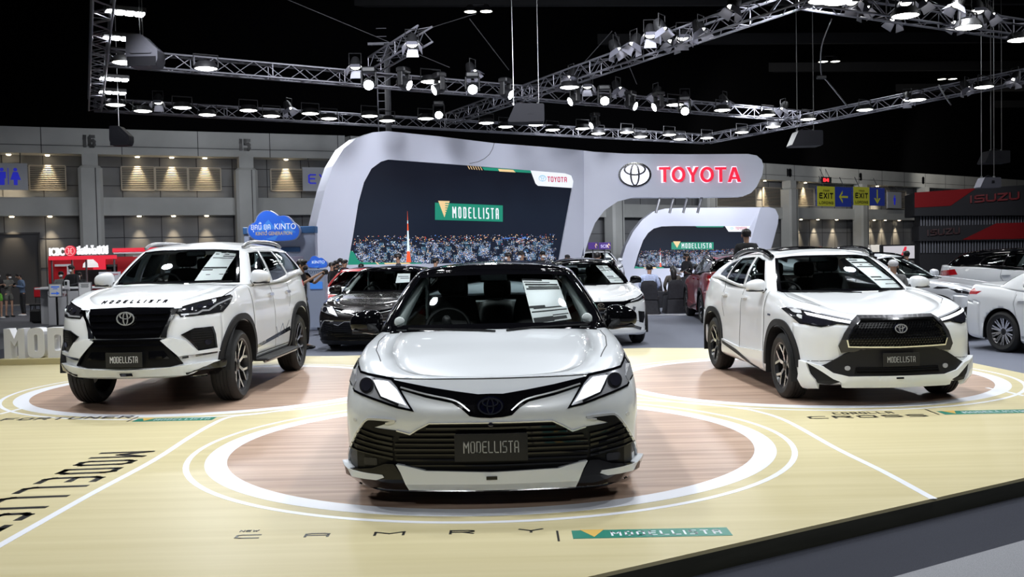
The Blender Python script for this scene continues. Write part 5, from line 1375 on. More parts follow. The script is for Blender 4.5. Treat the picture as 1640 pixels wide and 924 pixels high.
# screens -------------------------------------------------------------------------------
def night_screen(PLn, name, quad, par, k, label=None):
    """quad = px corners (bl, br, tr, tl) of the picture; drawn in its own u,v; light emitting"""
    Q = [Vector(q) for q in PLn.c(quad)]
    W = (Q[1] - Q[0]).length; Hh = (Q[3] - Q[0]).length
    rnd = random.Random(k)
    return Q
def screen(PLn, outline, x0, x1, zsky, ztop, zbot, parent, seed, base, tower, fixp):
    rnd = random.Random(seed)
    # sky: deep blue picture with a faint vertical gradation
    sm = bpy.data.materials.new('screen_picture'); sm.use_nodes = True; n, l, b = nodes(sm)
    tc = n.new('ShaderNodeTexCoord'); sp = n.new('ShaderNodeSeparateXYZ'); mr = n.new('ShaderNodeMapRange'); rp = n.new('ShaderNodeValToRGB'); nz = n.new('ShaderNodeTexNoise'); ad = n.new('ShaderNodeMath'); ad.operation = 'MULTIPLY_ADD'; ad.inputs[1].default_value = .25
    nz.inputs['Scale'].default_value = .8; nz.inputs['Detail'].default_value = 5
    mr.inputs['From Min'].default_value = base; mr.inputs['From Max'].default_value = ztop
    e = rp.color_ramp.elements; e[0].position = 0; e[0].color = (.006, .009, .022, 1); e[1].position = 1; e[1].color = (.003, .004, .010, 1)
    for p_, c_ in ((.30, (.009, .013, .027, 1)), (.62, (.008, .013, .026, 1))): q = rp.color_ramp.elements.new(p_); q.color = c_
    l.new(tc.outputs['Object'], sp.inputs[0]); l.new(sp.outputs[2], mr.inputs['Value']); l.new(tc.outputs['Object'], nz.inputs['Vector'])
    l.new(nz.outputs['Fac'], ad.inputs[0]); l.new(mr.outputs[0], ad.inputs[2]); l.new(ad.outputs[0], rp.inputs[0]); l.new(rp.outputs[0], b.inputs['Emission Color'])
    b.inputs['Emission Strength'].default_value = 1.; b.inputs['Base Color'].default_value = (.004, .005, .008, 1); b.inputs['Roughness'].default_value = .5; b.inputs['Specular IOR Level'].default_value = .15
    sm.cycles.emission_sampling = 'NONE'
    s_ = fixp(PLn.put('led_screen', [outline], sm, parent, -.05, .05))
    # city: dark blocks and thousands of lit windows, drawn on the screen's face
    cols = [em('city_block_a', (.010, .014, .026), 1), em('city_block_b', (.014, .02, .04), 1), em('city_warm', (1., .60, .30), 1.0), em('city_white', (.80, .88, 1.), 1.1), em('city_blue', (.12, .30, .85), .8), em('city_red', (.9, .12, .08), .7), em('city_teal', (.05, .13, .20), .6), em('city_dim', (.25, .33, .5), .5)]
    mbs = [MB() for _ in cols]
    xl = lambda z: np.interp(z, [zbot, zsky], [x0[0], x0[1]]); xr = lambda z: np.interp(z, [zbot, zsky], [x1[0], x1[1]])
    H = zsky - zbot
    def rc(i, a, c, w, h, off):
        if a < xl(c) or a + w > xr(c): return
        mbs[i].add([PLn.O + PLn.n * (off) + PLn.d * p + Vector((0, 0, q)) for p, q in ((a, c), (a + w, c), (a + w, c + h), (a, c + h))], [[0, 1, 2, 3]])
    xa, xb = xl(zbot), xr(zbot); Wd = xb - xa
    k = 0
    while k < 420:
        w = rnd.uniform(.012, .03) * Wd; z = zbot + H * rnd.random() ** 1.3 * .75; h = H * rnd.uniform(.1, .28) * (1 - .6 * (z - zbot) / H); a = xa + rnd.random() * Wd * .98
        if z + h > zsky: continue
        i = rnd.choice((0, 0, 1, 1, 6)); rc(i, a, z, w, h, -.045 + k * 2e-5)
        nx = max(2, int(w / (.011 * Wd / 3.2))); nz_ = max(2, int(h / (H * .028)))
        for ii in range(nx):
            for jj in range(nz_):
                if rnd.random() < .36:
                    rc(rnd.choice((2, 3, 3, 3, 4, 4, 7)), a + w * (ii + .2) / nx, z + h * (jj + .25) / nz_, w / nx * .55, h / nz_ * .5, -.038 + k * 2e-5)
        k += 1
    for _ in range(420):   # far lights on the horizon
        z = zsky - H * abs(rnd.gauss(.12, .12)); a = xa + rnd.random() * Wd; q = rnd.uniform(.0012, .0032) * Wd
        rc(rnd.choice((2, 2, 7, 3, 5, 4)), a, z, q * 1.4, q, -.03)
    for _ in range(16): rc(4, xa + Wd * rnd.uniform(.7, .84), zsky - H * rnd.uniform(.10, .16), Wd * .02, H * .012, -.03)
    for i, mb in enumerate(mbs):
        if mb.f: fixp(mb.build('city_light_pattern', cols[i], parent, fix=False))
    # tower
    tx, tz0, tz1 = tower; hh = tz1 - tz0; wb = hh * .055
    red, wh = em('tower_red', (1., .12, .04), .9), em('tower_white', (.75, .92, 1.), 1.0); br, bw = MB(), MB()
    prof = [(0, 1.), (.12, .72), (.22, .55), (.34, .42), (.48, .33), (.62, .26), (.76, .17), (.82, .10), (1., .02)]
    for i, (p, q) in enumerate(zip(prof, prof[1:])):
        bb = br if i in (0, 1, 5, 7) else bw
        bb.add([PLn.O + PLn.n * -.02 + PLn.d * (tx + sx) + Vector((0, 0, tz0 + zz * hh)) for sx, zz in ((-wb * p[1], p[0]), (wb * p[1], p[0]), (wb * q[1], q[0]), (-wb * q[1], q[0]))], [[0, 1, 2, 3]])
    fixp(br.build('tower_pattern', red, parent, fix=False)); fixp(bw.build('tower_pattern', wh, parent, fix=False))
    return s_
c_ = lambda x, y: PL.c([(x, y)])[0]
bl, brr, tl = c_(557, 424), c_(895, 419.5), c_(574, 325)
sky_l, sky_r = c_(565, 373), c_(901, 380)
zsk = (sky_l[1] + sky_r[1]) / 2
screen(PL, hole, (bl[0] + .05, sky_l[0] + .05), (brr[0] - .05, c_(899, 395)[0] + .05), zsk, c_(620, 256)[1], min(bl[1], brr[1]) + .02, stand, 3, bl[1], (c_(655, 420)[0], bl[1] + .02, c_(655, 338)[1]), bp)
scr_g = em('screen_green', (.012, .23, .15), 1.); scr_go = em('screen_gold', (.85, .60, .30), .9); scr_w = em('screen_white', (.80, .83, .88), 1.); scr_r = em('screen_red', (.55, .03, .10), .9); scr_t = em('screen_cyan', (.25, .55, .75), .9)
g1 = lambda pts, m, nm='screen_graphic', off=-.01: bp(PL.put(nm, [pts], m, stand, off, .004))
g1([(557, 424), (561, 401), (566, 403), (572, 414), (578, 420), (604, 420.5), (609, 426)], scr_g); g1([(604, 420.5), (652, 420), (676, 421), (674, 425), (610, 426)], scr_g)
g1([(601, 420), (604, 420), (611, 426), (608, 426)], scr_go, off=-.006); g1([(615, 421), (655, 420.7), (660, 424), (619, 425)], scr_go, off=-.006)
g1([(772, 267.5), (851, 273), (851, 277), (776, 272.5)], scr_g); g1([(798, 270.5), (822, 272), (826, 276), (800, 274.5)], scr_go, off=-.006)
for k in range(6): g1([(749 + 4 * k, 265.5 + .3 * k), (750.2 + 4 * k, 265.6 + .3 * k), (753 + 4 * k, 271 + .3 * k), (752 + 4 * k, 271 + .3 * k)], scr_go)
g1([(850, 273), (905, 277.5), (915, 281), (918.5, 290), (917, 301), (862, 297.5), (858, 294)], scr_w, 'screen_tab', -.008)
# tab emblem + word
def stroke_word(PLn, txt, xa, ya, xb, yb, hpx, m, parent, off, fixp, wf=.78, tt=.22, name='screen_lettering'):
    a, b = PLn.c([(xa, ya)])[0], PLn.c([(xb, yb)])[0]; a2 = PLn.c([(xa, ya - hpx)])[0]; h = a2[1] - a[1]; L = b[0] - a[0]; n_ = len(txt)
    adv = L / (n_ - 1 + wf); w = adv * wf
    ps, W = letters(txt, h, w, adv - w, tt * h if tt < .3 else tt, 0, 0, False, .28); k = L / W; sl = (b[1] - a[1]) / L
    return fixp(PLn.put(name, [[(a[0] + x * k, a[1] + y + sl * x * k) for x, y in p] for p in ps], m, parent, off, .006, px=False))
stroke_word(PL, 'TOYOTA', 877, 291, 908, 292, 8.5, scr_r, stand, -.003, bp, .8, .17)
def badge(PLn, px, py, rpx, m, parent, off, fixp, name='screen_emblem', asp=.68, wd=.12, th=.006):
    c = PLn.c([(px, py)])[0]; r = PLn.c([(px + rpx, py)])[0][0] - c[0]; rz = r * asp; b = MB()
    def rg(cx, cz, a, bb, w): b.prism(ell(c[0] + cx, c[1] + cz, a, bb, 36), PLn.O + PLn.n * off, PLn.d, (0, 0, 1), -PLn.n * th, holes=[ell(c[0] + cx, c[1] + cz, a - w, bb - w * .8, 36)[::-1]])
    rg(0, 0, r, rz, r * wd); rg(0, rz * .42, r * .68, rz * .5, r * wd * .9); rg(0, 0, r * .3, rz * .92, r * wd * .85)
    return fixp(b.build(name, m, parent)), c, r, rz
badge(PL, 869, 285.5, 6, scr_t, stand, -.003, bp)
def logo_block(PLn, P4, tri, word, parent, fixp, off=-.01):
    o = fixp(PLn.put('screen_logo', [P4], scr_g, parent, off, .004)); fixp(PLn.put('logo_triangle', [tri], scr_go, parent, off + .004, .004))
    return stroke_word(PLn, 'MODELLISTA', *word, scr_w, parent, off + .006, fixp, .60, .105)
logo_block(PL, [(697, 352), (805.5, 355), (805.5, 329), (697, 324.5)], [(702, 321.5), (720.5, 322), (712, 348)], (725, 349, 799, 351, 18), stand, bp)
for k in range(6): g1([(713 + k * .1, 325 + 3.6 * k), (721 - k * 1.1, 325.2 + 3.6 * k), (720 - k * 1.1, 326.6 + 3.6 * k), (713, 326.4 + 3.6 * k)], scr_g, 'logo_stripe', .0)
# big lit name on the band
halo = em('halo_white', (.82, .82, 1.), 1.15, (.6, .6, .7)); redl = mat('sign_red_acrylic', (.55, .01, .03), .25, 0, (.85, .02, .06), .75)
bb = bp(PLB.put('emblem_backlight', [ell(1016, 280, 24.5, 18.5, 40)], halo, stand, .012, .01))
badge(PLB, 1016, 280, 26.5, M['chrome'], stand, .10, bp, 'brand_emblem', .74, .13, .07)
def toyota_word(PLn, x0, x1, yb, hpx, m, parent, off, th, fixp, tt, name, wds):
    a, b = PLn.c([(x0, yb)])[0], PLn.c([(x1, yb)])[0]; a2 = PLn.c([(x0, yb - hpx)])[0]; h = a2[1] - a[1]; L = b[0] - a[0]; t = tt * h; tot = sum(w for _, w in wds); polys = []; rings = []
    x = a[0]; z0 = a[1]; sl = (b[1] - a[1]) / L; gap = L * .018
    for ch, w in wds:
        W = L * w / tot - gap; Z = z0 + sl * (x - a[0])
        if ch == 'T': polys += [rect(x, Z + h - t * .9, x + W, Z + h), rect(x + W / 2 - t / 2, Z, x + W / 2 + t / 2, Z + h - t * .9)]
        elif ch == 'O': rings.append((ell(x + W / 2, Z + h / 2, W / 2, h / 2 + h * .02, 32), ell(x + W / 2, Z + h / 2, W / 2 - t, h / 2 - t * .9, 32)))
        elif ch == 'Y': polys += [[(x, Z + h), (x + t * 1.15, Z + h), (x + W / 2, Z + h * .6), (x + W - t * 1.15, Z + h), (x + W, Z + h), (x + W / 2 + t / 2, Z + h * .42), (x + W / 2 + t / 2, Z), (x + W / 2 - t / 2, Z), (x + W / 2 - t / 2, Z + h * .42)]]
        elif ch == 'A': polys += [[(x, Z), (x + t * 1.1, Z), (x + W / 2, Z + h - t * 1.3), (x + W - t * 1.1, Z), (x + W, Z), (x + W / 2 + t * .62, Z + h), (x + W / 2 - t * .62, Z + h)], rect(x + W * .25, Z + h * .2, x + W * .75, Z + h * .2 + t * .8)]
        x += W + gap
    m_ = MB()
    for p in polys: m_.prism(p, PLn.O + PLn.n * off, PLn.d, (0, 0, 1), -PLn.n * th)
    for p, q in rings: m_.prism(p, PLn.O + PLn.n * off, PLn.d, (0, 0, 1), -PLn.n * th, holes=[q[::-1]])
    return fixp(m_.build(name, m, parent))
WDS = [('T', .95), ('O', 1.12), ('Y', 1.02), ('O', 1.12), ('T', .95), ('A', 1.1)]
toyota_word(PLB, 1053, 1189, 292.7, 26, halo, stand, .015, .012, bp, .24, 'lettering_backlight', WDS)
toyota_word(PLB, 1055, 1188, 292, 24, redl, stand, .11, .08, bp, .19, 'brand_lettering', WDS)
# small arch ------------------------------------------------------------------------------
PC = at(1015, 430, 47.); PLC = Plane(PC, R(8))
arch2 = empty('small_brand_arch', (PC.x, PC.y, 0), 0, 'smaller white curved arch with its own city screen behind the seated visitors', 'exhibition stand')
def b2(o): o.matrix_parent_inverse = Matrix.Translation(-arch2.location); return o
o2 = [(960, 520), (980, 470), (991, 430), (1002, 395), (1014, 371), (1029, 352), (1046, 339), (1066, 334), (1090, 333), (1218, 332), (1190, 430), (1170, 520)]
h2 = [(1015.5, 430), (1022, 407), (1030, 385), (1038, 373), (1047, 366), (1060, 362.5), (1080, 362), (1207, 362), (1187, 429)]
b2(PLC.put('arch_front', [o2], arch_w, arch2, 0, .5, [h2]))
PD = on_plane(1218, 332, (PC.x, PC.y), R(8)); PLD = Plane(Vector((PD.x, PD.y, PD.z)), R(40))
b2(PLD.put('arch_return', [[(1218, 332), (1232, 331.5), (1242, 335), (1247, 346), (1246, 358), (1238, 388), (1225, 430), (1205, 520), (1170, 520), (1190, 430)]], arch_w, arch2, 0, .4))
d_ = lambda x, y: PLC.c([(x, y)])[0]
zs2 = d_(1060, 401)[1]
screen(PLC, h2, (d_(1017, 427)[0] + .05, d_(1026, 401)[0]), (d_(1186, 428)[0], d_(1192, 401)[0]), zs2, d_(1080, 362)[1], d_(1015, 429)[1], arch2, 5, d_(1015, 429)[1], (d_(1058, 420)[0], d_(1058, 427.5)[1], d_(1058, 397)[1]), b2)
g2 = lambda pts, m, nm='screen_graphic', off=-.01: b2(PLC.put(nm, [pts], m, arch2, off, .004))
g2([(1016, 430), (1018, 426), (1024, 428), (1062, 427.5), (1064, 430)], scr_g); g2([(1030, 428), (1050, 427.7), (1052, 430), (1034, 430)], scr_go, off=-.006)
g2([(1113, 362), (1160, 362), (1158, 364), (1117, 364)], scr_g); g2([(1161, 362), (1206, 362), (1204, 371), (1167, 371)], scr_w, 'screen_tab')
stroke_word(PLC, 'TOYOTA', 1178, 367.5, 1196, 367.5, 4, scr_r, arch2, -.004, b2, .8, .17); badge(PLC, 1172, 366, 3, scr_t, arch2, -.004, b2)
logo_block(PLC, [(1075.5, 399.5), (1143, 399.5), (1143, 388), (1075.5, 388)], [(1078, 386.5), (1090, 386.5), (1084.5, 397)], (1092, 397.5, 1139.5, 397.5, 8), arch2, b2)
# purple bank banner seen between the arches
def board(name, x0, x1, y0, y1, Y, m, label, cat, th=.05, yaw=0., legs=False):
    a = at(x0, y1, Y); c = at(x1, y0, Y); w = c.x - a.x; h = c.z - a.z
    e = empty(name, a, yaw, label, cat); MB().box((w / 2, 0, h / 2), (w, th, h), bev=.005).build('panel', m, e)
    return e, w, h, -th / 2 - .004
purple = mat('bank_purple', (.03, .008, .10), .5, 0, (.05, .012, .16), .3)
for i, (x0, x1, lb) in enumerate(((942, 957, 'left piece of the purple bank banner seen through the arch gap'), (959, 978, 'right piece of the purple bank banner lettered SCB'))):
    e, w, h, y = board('bank_banner', x0, x1, 388, 399.5, 38, purple, lb, 'banner')
    if i: text_mesh('SCB', h * .6, 'banner_lettering', mat('pale_violet', (.5, .45, .7), .5, 0, (.5, .45, .7), .4), e, (w * .45, y, h * .25))
    m = MB(); m.prism(ribbon([(w * .82, h * .2), (w * .74, h * .5), (w * .84, h * .8), (w * .94, h * .5)], w * .05), (0, y, 0), (1, 0, 0), (0, 0, 1), (0, .004, 0)); m.build('bank_mark', scr_go, e)
    b = MB(); b.tube([(w * .5, .05, 0), (w * .5, .05, -a.z - 0)], .02) if False else None
    m = MB(); m.box((w * .5, .05, -e.location.z / 2), (.05, .05, e.location.z)); m.build('banner_post', joint, e)
# ------------------------------------------------------------------ car subscription kiosk (blue cloud)
kio_w = mat('kiosk_pale_blue', (.50, .56, .72), .4); kio_b = mat('kiosk_blue', (.06, .16, .36), .4); cl_b = mat('cloud_blue', (.03, .12, .62), .35, 0, (.04, .16, .75), .45); cl_d = mat('cloud_edge', (.35, .40, .60), .35); cl_l = mat('cloud_light', (.06, .22, .72), .35, 0, (.07, .28, .85), .45); cl_t = em('cloud_text_white', (.8, .85, .9), .9); cl_y = em('cloud_text_yellow', (.75, .55, .15), .7)
YK = 23.0
a = at(398, 530, YK); c = at(506, 363, YK)
e = empty('subscription_kiosk', (a.x, a.y, 0), 0, 'pale blue kiosk wall under the large blue cloud sign', 'kiosk'); w = c.x - a.x
MB().box((w / 2, 0, c.z / 2), (w, .3, c.z), bev=.01).build('kiosk_wall', kio_w, e)
MB().box((w / 2, -.02, c.z - .07), (w + .02, .34, .16), bev=.01).build('kiosk_cap', kio_b, e)
q = at(445, 400, YK); q2 = at(483, 392, YK); MB().box(((q.x + q2.x) / 2 - a.x, -.17, q.z), (q2.x - q.x, .03, .11), bev=.01).build('kiosk_label', kio_b, e)
q = at(478, 420, YK); MB().box((q.x - a.x, -.17, q.z), (.30, .03, .28), bev=.01).build('kiosk_poster', mat('poster_lilac', (.60, .55, .72), .4), e)
cloud = [(396, 376), (395, 366), (400, 359), (408, 356), (411, 346), (419, 338), (430, 336), (440, 341), (446, 346), (457, 344), (466, 350), (470, 356), (478, 361), (482, 370), (479, 380), (470, 386), (440, 387), (408, 386)]
def cloud_sign(name, sc, cx, cy, Y, label, lines, lift=True):
    pts = [((x - 439) * sc + cx, (y - 362) * sc + cy) for x, y in cloud]; P = Plane(at(cx, cy, Y), 0.)
    o = at(cx, cy, Y); e = empty(name, (o.x, o.y, 0), 0, label, 'sign')
    fx = lambda ob: (setattr(ob, 'matrix_parent_inverse', Matrix.Translation(-e.location)), ob)[1]
    po = chaikin(P.c(pts), 2); pi_ = [((x - o.x) * 1.0 + 0, z) for x, z in po]
    cc = P.c([(cx, cy)])[0]
    k = lambda f: [(cc[0] + (x - cc[0]) * f, cc[1] + (z - cc[1]) * f) for x, z in po]
    fx(P.put('cloud_rim', [po], cl_d, e, 0, .14, px=False)); fx(P.put('cloud_face', [k(.95)], cl_b, e, .006, .01, px=False))
    for f in ([(410, 372), (430, 352), (441, 366)], [(450, 352), (474, 372), (456, 374)], [(425, 383), (446, 376), (440, 385)]): fx(P.put('cloud_facet', [[((x - 439) * sc + cx, (y - 362) * sc + cy) for x, y in f]], cl_l, e, .009, .004))
    for t, dx, dy, hp, wp, mt in lines:
        q = at(cx + dx * sc, cy + dy * sc, Y); q1 = at(cx + (dx + wp) * sc, cy + dy * sc, Y)
        text_mesh(t, (at(cx, cy - hp * sc, Y).z - at(cx, cy, Y).z) * 1.35, 'cloud_lettering', mt, e, (q.x - o.x, -.018, q.z), .006, q1.x - q.x)
    m = MB(); m.tube([(0, .1, 0), (0, .1, o.z - .25 * sc)], .03); m.build('sign_post', joint, e)
cloud_sign('cloud_sign', 1., 439, 362, YK - .35, 'large blue cloud sign lettered KINTO above the kiosk', [('ยุคนี้ ยุค', -21, 6, 11, 31, cl_t), ('KINTO', 18, 5, 10, 34, cl_t), ('KINTO GENERATION', 0, 14.5, 6, 58, cl_y)])
cloud_sign('cloud_sign', .40, 508, 419.5, YK - 1.75, 'small blue cloud sign behind the man taking a photograph', [('KINTO', 5, 6, 12, 50, cl_t)])
e, w, h, y = board('kiosk_counter', 497, 522, 430, 524, YK - 1.6, kio_w, 'pale blue counter below the small cloud sign', 'counter', .3)
text_mesh('TOYOTA', h * .08, 'counter_lettering', mat('text_blue_grey', (.10, .2, .35), .5), e, (w * .5, y, h * .92)); MB().box((w * .5, -.16, h * .72), (w * .7, .02, h * .12)).build('counter_panel', cl_l, e)
# ------------------------------------------------------------------ bank booth at left
red_b = mat('bank_red', (.50, .012, .02), .45); red_e = em('bank_red_lit', (.85, .03, .06), .8); wh_b = mat('booth_white', (.70, .70, .72), .5); wh_e = em('bank_white_lit', (.95, .97, 1.), 1.1)
YI = 31.; a = at(82, 497, YI); c = at(182, 409, YI)
e = empty('bank_booth', (a.x, a.y, 0), 0, 'red and white bank booth with lit ICBC lettering', 'booth'); w = c.x - a.x; H_ = c.z
lx = lambda px, dy=0: at(px, 450, YI + dy).x - a.x
lz = lambda py, dy=0: at(150, py, YI + dy).z
MB().box((lx(168, 2.5), 2.5, lz(412, 2.5) / 2), (lx(260, 2.5) - lx(82, 2.5), .1, lz(412, 2.5))).build('back_wall', red_b, e)
MB().box((lx(102, 2.3), 2.3, lz(430, 2.3) * .75), (lx(115, 2.3) - lx(90, 2.3), .1, lz(415, 2.3) * .6)).build('white_wall_panel', wh_e if False else wh_b, e)
MB().box((w / 2, .1, H_ - .05), (w, .3, .12)).build('fascia_bar', red_e, e)
MB().box((lx(210), 1.2, lz(401)), (lx(262) - lx(160), .2, .14)).build('upper_bar', red_e, e); MB().box((lx(212), 1.2, lz(405)), (lx(262) - lx(160), .2, .06)).build('upper_bar_edge', wh_b, e); MB().box((lx(225), 1.4, lz(411)), (lx(262) - lx(190), .2, .05)).build('upper_bar_edge', wh_b, e)
for x in (0.03, .33 * w, .55 * w, w - .03): MB().tube([(x, .1, 0), (x, .1, H_ - .1)], .03, 8).build('booth_post', M['steel'], e)
text_mesh('ICBC', .33, 'booth_lettering', wh_e, e, (lx(92.5), 0, H_ + .04), .06, lx(105) - lx(81), .012)
text_mesh('ลีสซิ่งไอซีบีซี', .32, 'booth_lettering', wh_e, e, (lx(150), 0, H_ + .06), .06, lx(175) - lx(125), .012)
b = MB(); q = Vector((lx(115), .0, H_ + .17)); b.prism(ell(q.x, q.z, .17, .17, 28), (0, -.06, 0), (1, 0, 0), (0, 0, 1), (0, .08, 0)); b.build('bank_roundel', red_e, e)
b = MB()
for s_ in (1, -1): b.prism(ribbon([(q.x + s_ * .08, q.z + .075), (q.x + s_ * .03, q.z + .075), (q.x + s_ * .03, q.z - .075), (q.x + s_ * .08, q.z - .075)], .025), (0, -.066, 0), (1, 0, 0), (0, 0, 1), (0, .006, 0)); b.prism(rect(q.x + s_ * .03 - .04, q.z - .012, q.x + s_ * .03 + .04, q.z + .012), (0, -.066, 0), (1, 0, 0), (0, 0, 1), (0, .006, 0))
b.prism(ell(q.x, q.z, .15, .15, 28), (0, -.066, 0), (1, 0, 0), (0, 0, 1), (0, .006, 0), holes=[ell(q.x, q.z, .135, .135, 28)[::-1]]); b.build('roundel_mark', em('roundel_pink', (1., .5, .5), .8), e)
m = MB(); m.lathe([(.03, .34), (.05, .30), (.22, .12), (.24, .0)], 16, 'z', (lx(146, 1), 1., lz(428, 1))); m.tube([(lx(146, 1), 1, lz(424, 1) + .3), (lx(146, 1), 1, H_)], .01); m.build('pendant_lamp', em('lamp_white', (.9, .9, .9), .8), e)
MB().box((lx(160, 2.4), 2.4, lz(424, 2.4)), (.42, .03, .42)).build('wall_poster', red_e, e); MB().box((lx(180, 2), 2, lz(430, 2)), (.35, .08, .25)).build('wall_screen', M['black_gloss'], e)
MB().box((lx(98, .6), .6, lz(438, .6)), (.38, .04, .5)).build('red_board', red_b, e)
MB().box((lx(150, 1.6), 1.6, lz(444, 1.6)), (1.05, .4, .5)).build('shelf_unit', M['seat'], e)
e2, w2, h2_, y2 = board('notice_board', 159, 193, 435, 452, YI - 1.2, mat('notice_paper', (.62, .62, .68), .6), 'pale notice board standing above the counter beside the left car mirror', 'sign'); MB().box((w2 / 2, 0, -.5), (.05, .05, 1.)).build('post', joint, e2)
b = MB(); b.box((w2 / 2, y2, h2_ * .75), (w2 * .8, .004, .03)); b.box((w2 / 2, y2, h2_ * .6), (w2 * .5, .004, .02)); b.build('notice_text', mat('notice_red', (.5, .1, .12), .6), e2)
# ------------------------------------------------------------------ reception counter with sign stands
YR = 27.; a = at(66, 519, YR); c = at(190, 465, YR); w = c.x - a.x
e = empty('reception_counter', (a.x, a.y, 0), 0, 'long white reception counter lettered TOYOTA behind the sign stands', 'counter')
cw = mat('counter_white', (.50, .50, .52), .4)
MB().box((w * .12, .35, .52), (w * .24, .7, 1.04), bev=.01).build('counter_end', cw, e); MB().box((w * .58, 0, .46), (w * .84, .6, .92), bev=.01).build('counter_body', cw, e)
MB().box((w * .5, .05, 1.0), (w * 1.0, .75, .05), bev=.01).build('counter_top', wh_b, e)
text_mesh('TOYOTA', .11, 'counter_lettering', mat('lettering_maroon', (.22, .05, .06), .5), e, (w * .30, -.31, .78), .01, .5)
MB().tube([(w * .16, -.31, .78 + .03), (w * .17, -.31, .85), (w * .19, -.31, .78)], .01).build('counter_emblem', M['steel'], e)
for i, (x0, x1, y0, y1, lb) in enumerate(((78.5, 99.5, 454, 476, 'white framed sign stand with blue arrow before the counter'), (126, 147, 451.5, 475.5, 'white framed sign stand with dark print nearer the left car'))):
    a = at(x0, y1, YR - 1.2); c = at(x1, y0, YR - 1.2); w = c.x - a.x; h = c.z - a.z
    e = empty('sign_stand', (a.x + w / 2, a.y, 0), 0, lb, 'sign')
    MB().box((0, .05, a.z / 2 + .1), (.04, .04, a.z + .1)).build('post', M['plastic'], e); MB().box((0, .05, .015), (.4, .3, .03), bev=.01).build('base', M['plastic'], e)
    MB().box((0, 0, a.z + h / 2), (w, .03, h), bev=.008).build('frame', M['rim_silver'], e); MB().box((0, -.018, a.z + h / 2), (w * .86, .008, h * .88)).build('sheet', M['paper'], e)
    b = MB()
    if i == 0:
        b.prism([(-.11, -.015), (.03, -.015), (.03, -.045), (.12, .0), (.03, .045), (.03, .015), (-.11, .015)], (0, -.023, a.z + h * .28), (1, 0, 0), (0, 0, 1), (0, .003, 0)); b.build('arrow', cl_b, e)
        b = MB(); b.box((0, -.023, a.z + h * .76), (w * .6, .003, .03)); b.box((0, -.023, a.z + h * .62), (w * .35, .003, .015)); b.build('print', cl_b, e)
    else:
        for k in range(4): b.box((0, -.023, a.z + h * (.86 - .07 * k)), (w * (.6 - .08 * (k % 2)), .003, .012))
        b.build('print', M['ink'], e)
a = at(109.5, 520, YR - .9); q = at(109.5, 449, YR - .9)
e = empty('sanitiser_stand', (a.x, a.y, 0), 0, 'slim hand sanitiser stand between the two sign stands', 'stand')
MB().tube([(0, 0, 0), (0, 0, q.z - .2)], .018).build('post', M['steel'], e); MB().box((0, 0, .01), (.3, .3, .02)).build('base', M['steel'], e); MB().box((0, 0, q.z - .12), (.12, .1, .26), bev=.02).build('dispenser', wh_b, e); MB().box((0, -.052, q.z - .075), (.06, .01, .1)).build('dispenser_window', M['plastic'], e)
e = empty('red_stool', at(62, 510, 28.5) * 1, 0, 'small red-backed stool at the left end of the reception counter', 'stool'); e.location.z = 0
MB().box((0, .1, .85), (.32, .05, .3), bev=.02).build('backrest', red_b, e); MB().box((0, -.05, .5), (.34, .34, .06), bev=.02).build('seat', M['seat'], e)
for sx, sy in ((1, 1), (-1, 1), (1, -1), (-1, -1)): MB().tube([(sx * .14, sy * .14 - .02, .48), (sx * .16, sy * .16 - .02, 0)], .014).build('leg', M['plastic'], e)
MB().tube([(-.12, .1, .5), (-.12, .1, .75)], .012).build('back_post', M['plastic'], e)
e = empty('tote_bag', at(60, 511, 27.8), 0, 'black bag on the floor beside the counter end', 'bag'); e.location.z = 0
MB().box((0, 0, .2), (.36, .25, .4), bev=.06).build('bag_body', M['seat'], e); MB().tube([(-.1, 0, .38), (-.08, 0, .52), (.08, 0, .52), (.1, 0, .38)], .012).build('bag_handle', M['seat'], e)
# ------------------------------------------------------------------ white standing letters at the left edge
let_w = mat('letter_board_white', (.80, .80, .82), .4)
plh = MB(); a = at(9, 582, 15.35); c = at(106, 577, 15.35)
pe = MB().box(((a.x - 5.2) / 2 + .0, 15.35, S + .045), (-5.2 - a.x, .5, .09), bev=.005).build('letter_plinth', wd)
tag(pe, 'long low maple plinth under the white standing letters', 'plinth')
for ch, x0, x1, y0, lb in (('M', 12.5, 43.5, 525.5, 'white standing letter M, leftmost on the plinth'), ('O', 50, 75, 524, 'white standing letter O between the M and the D'), ('D', 82, 112, 523.5, 'white standing letter D half hidden by the left car')):
    p0 = at(x0, 575.5, 15.3); p1 = at(x1, y0, 15.3); zz = S + .09; w = p1.x - p0.x; h = p1.z - zz; t = .105
    polys = letters(ch, h, w / 1.25 if ch == 'M' else w, 0, t)[0]
    b = MB(); d = .2
    if ch == 'M':
        b.prism([(0, 0), (t, 0), (t, h * .62), (w / 2, h * .40), (w - t, h * .62), (w - t, 0), (w, 0), (w, h), (w - t * .9, h), (w / 2, h * .66), (t * .9, h), (0, h)], (p0.x, 15.2, zz), (1, 0, 0), (0, 0, 1), (0, d, 0))
    else:
        oc = roundc(rect(0, 0, w, h), [.11, .11, .11, .11] if ch == 'O' else [.01, .11, .11, .01]); ic = roundc(rect(t, t, w - t, h - t), .04)
        b.prism(oc, (p0.x, 15.2, zz), (1, 0, 0), (0, 0, 1), (0, d, 0), holes=[ic[::-1]])
    tag(b.build('standing_letter', let_w), lb, 'letter', 'white standing letters on the plinth')
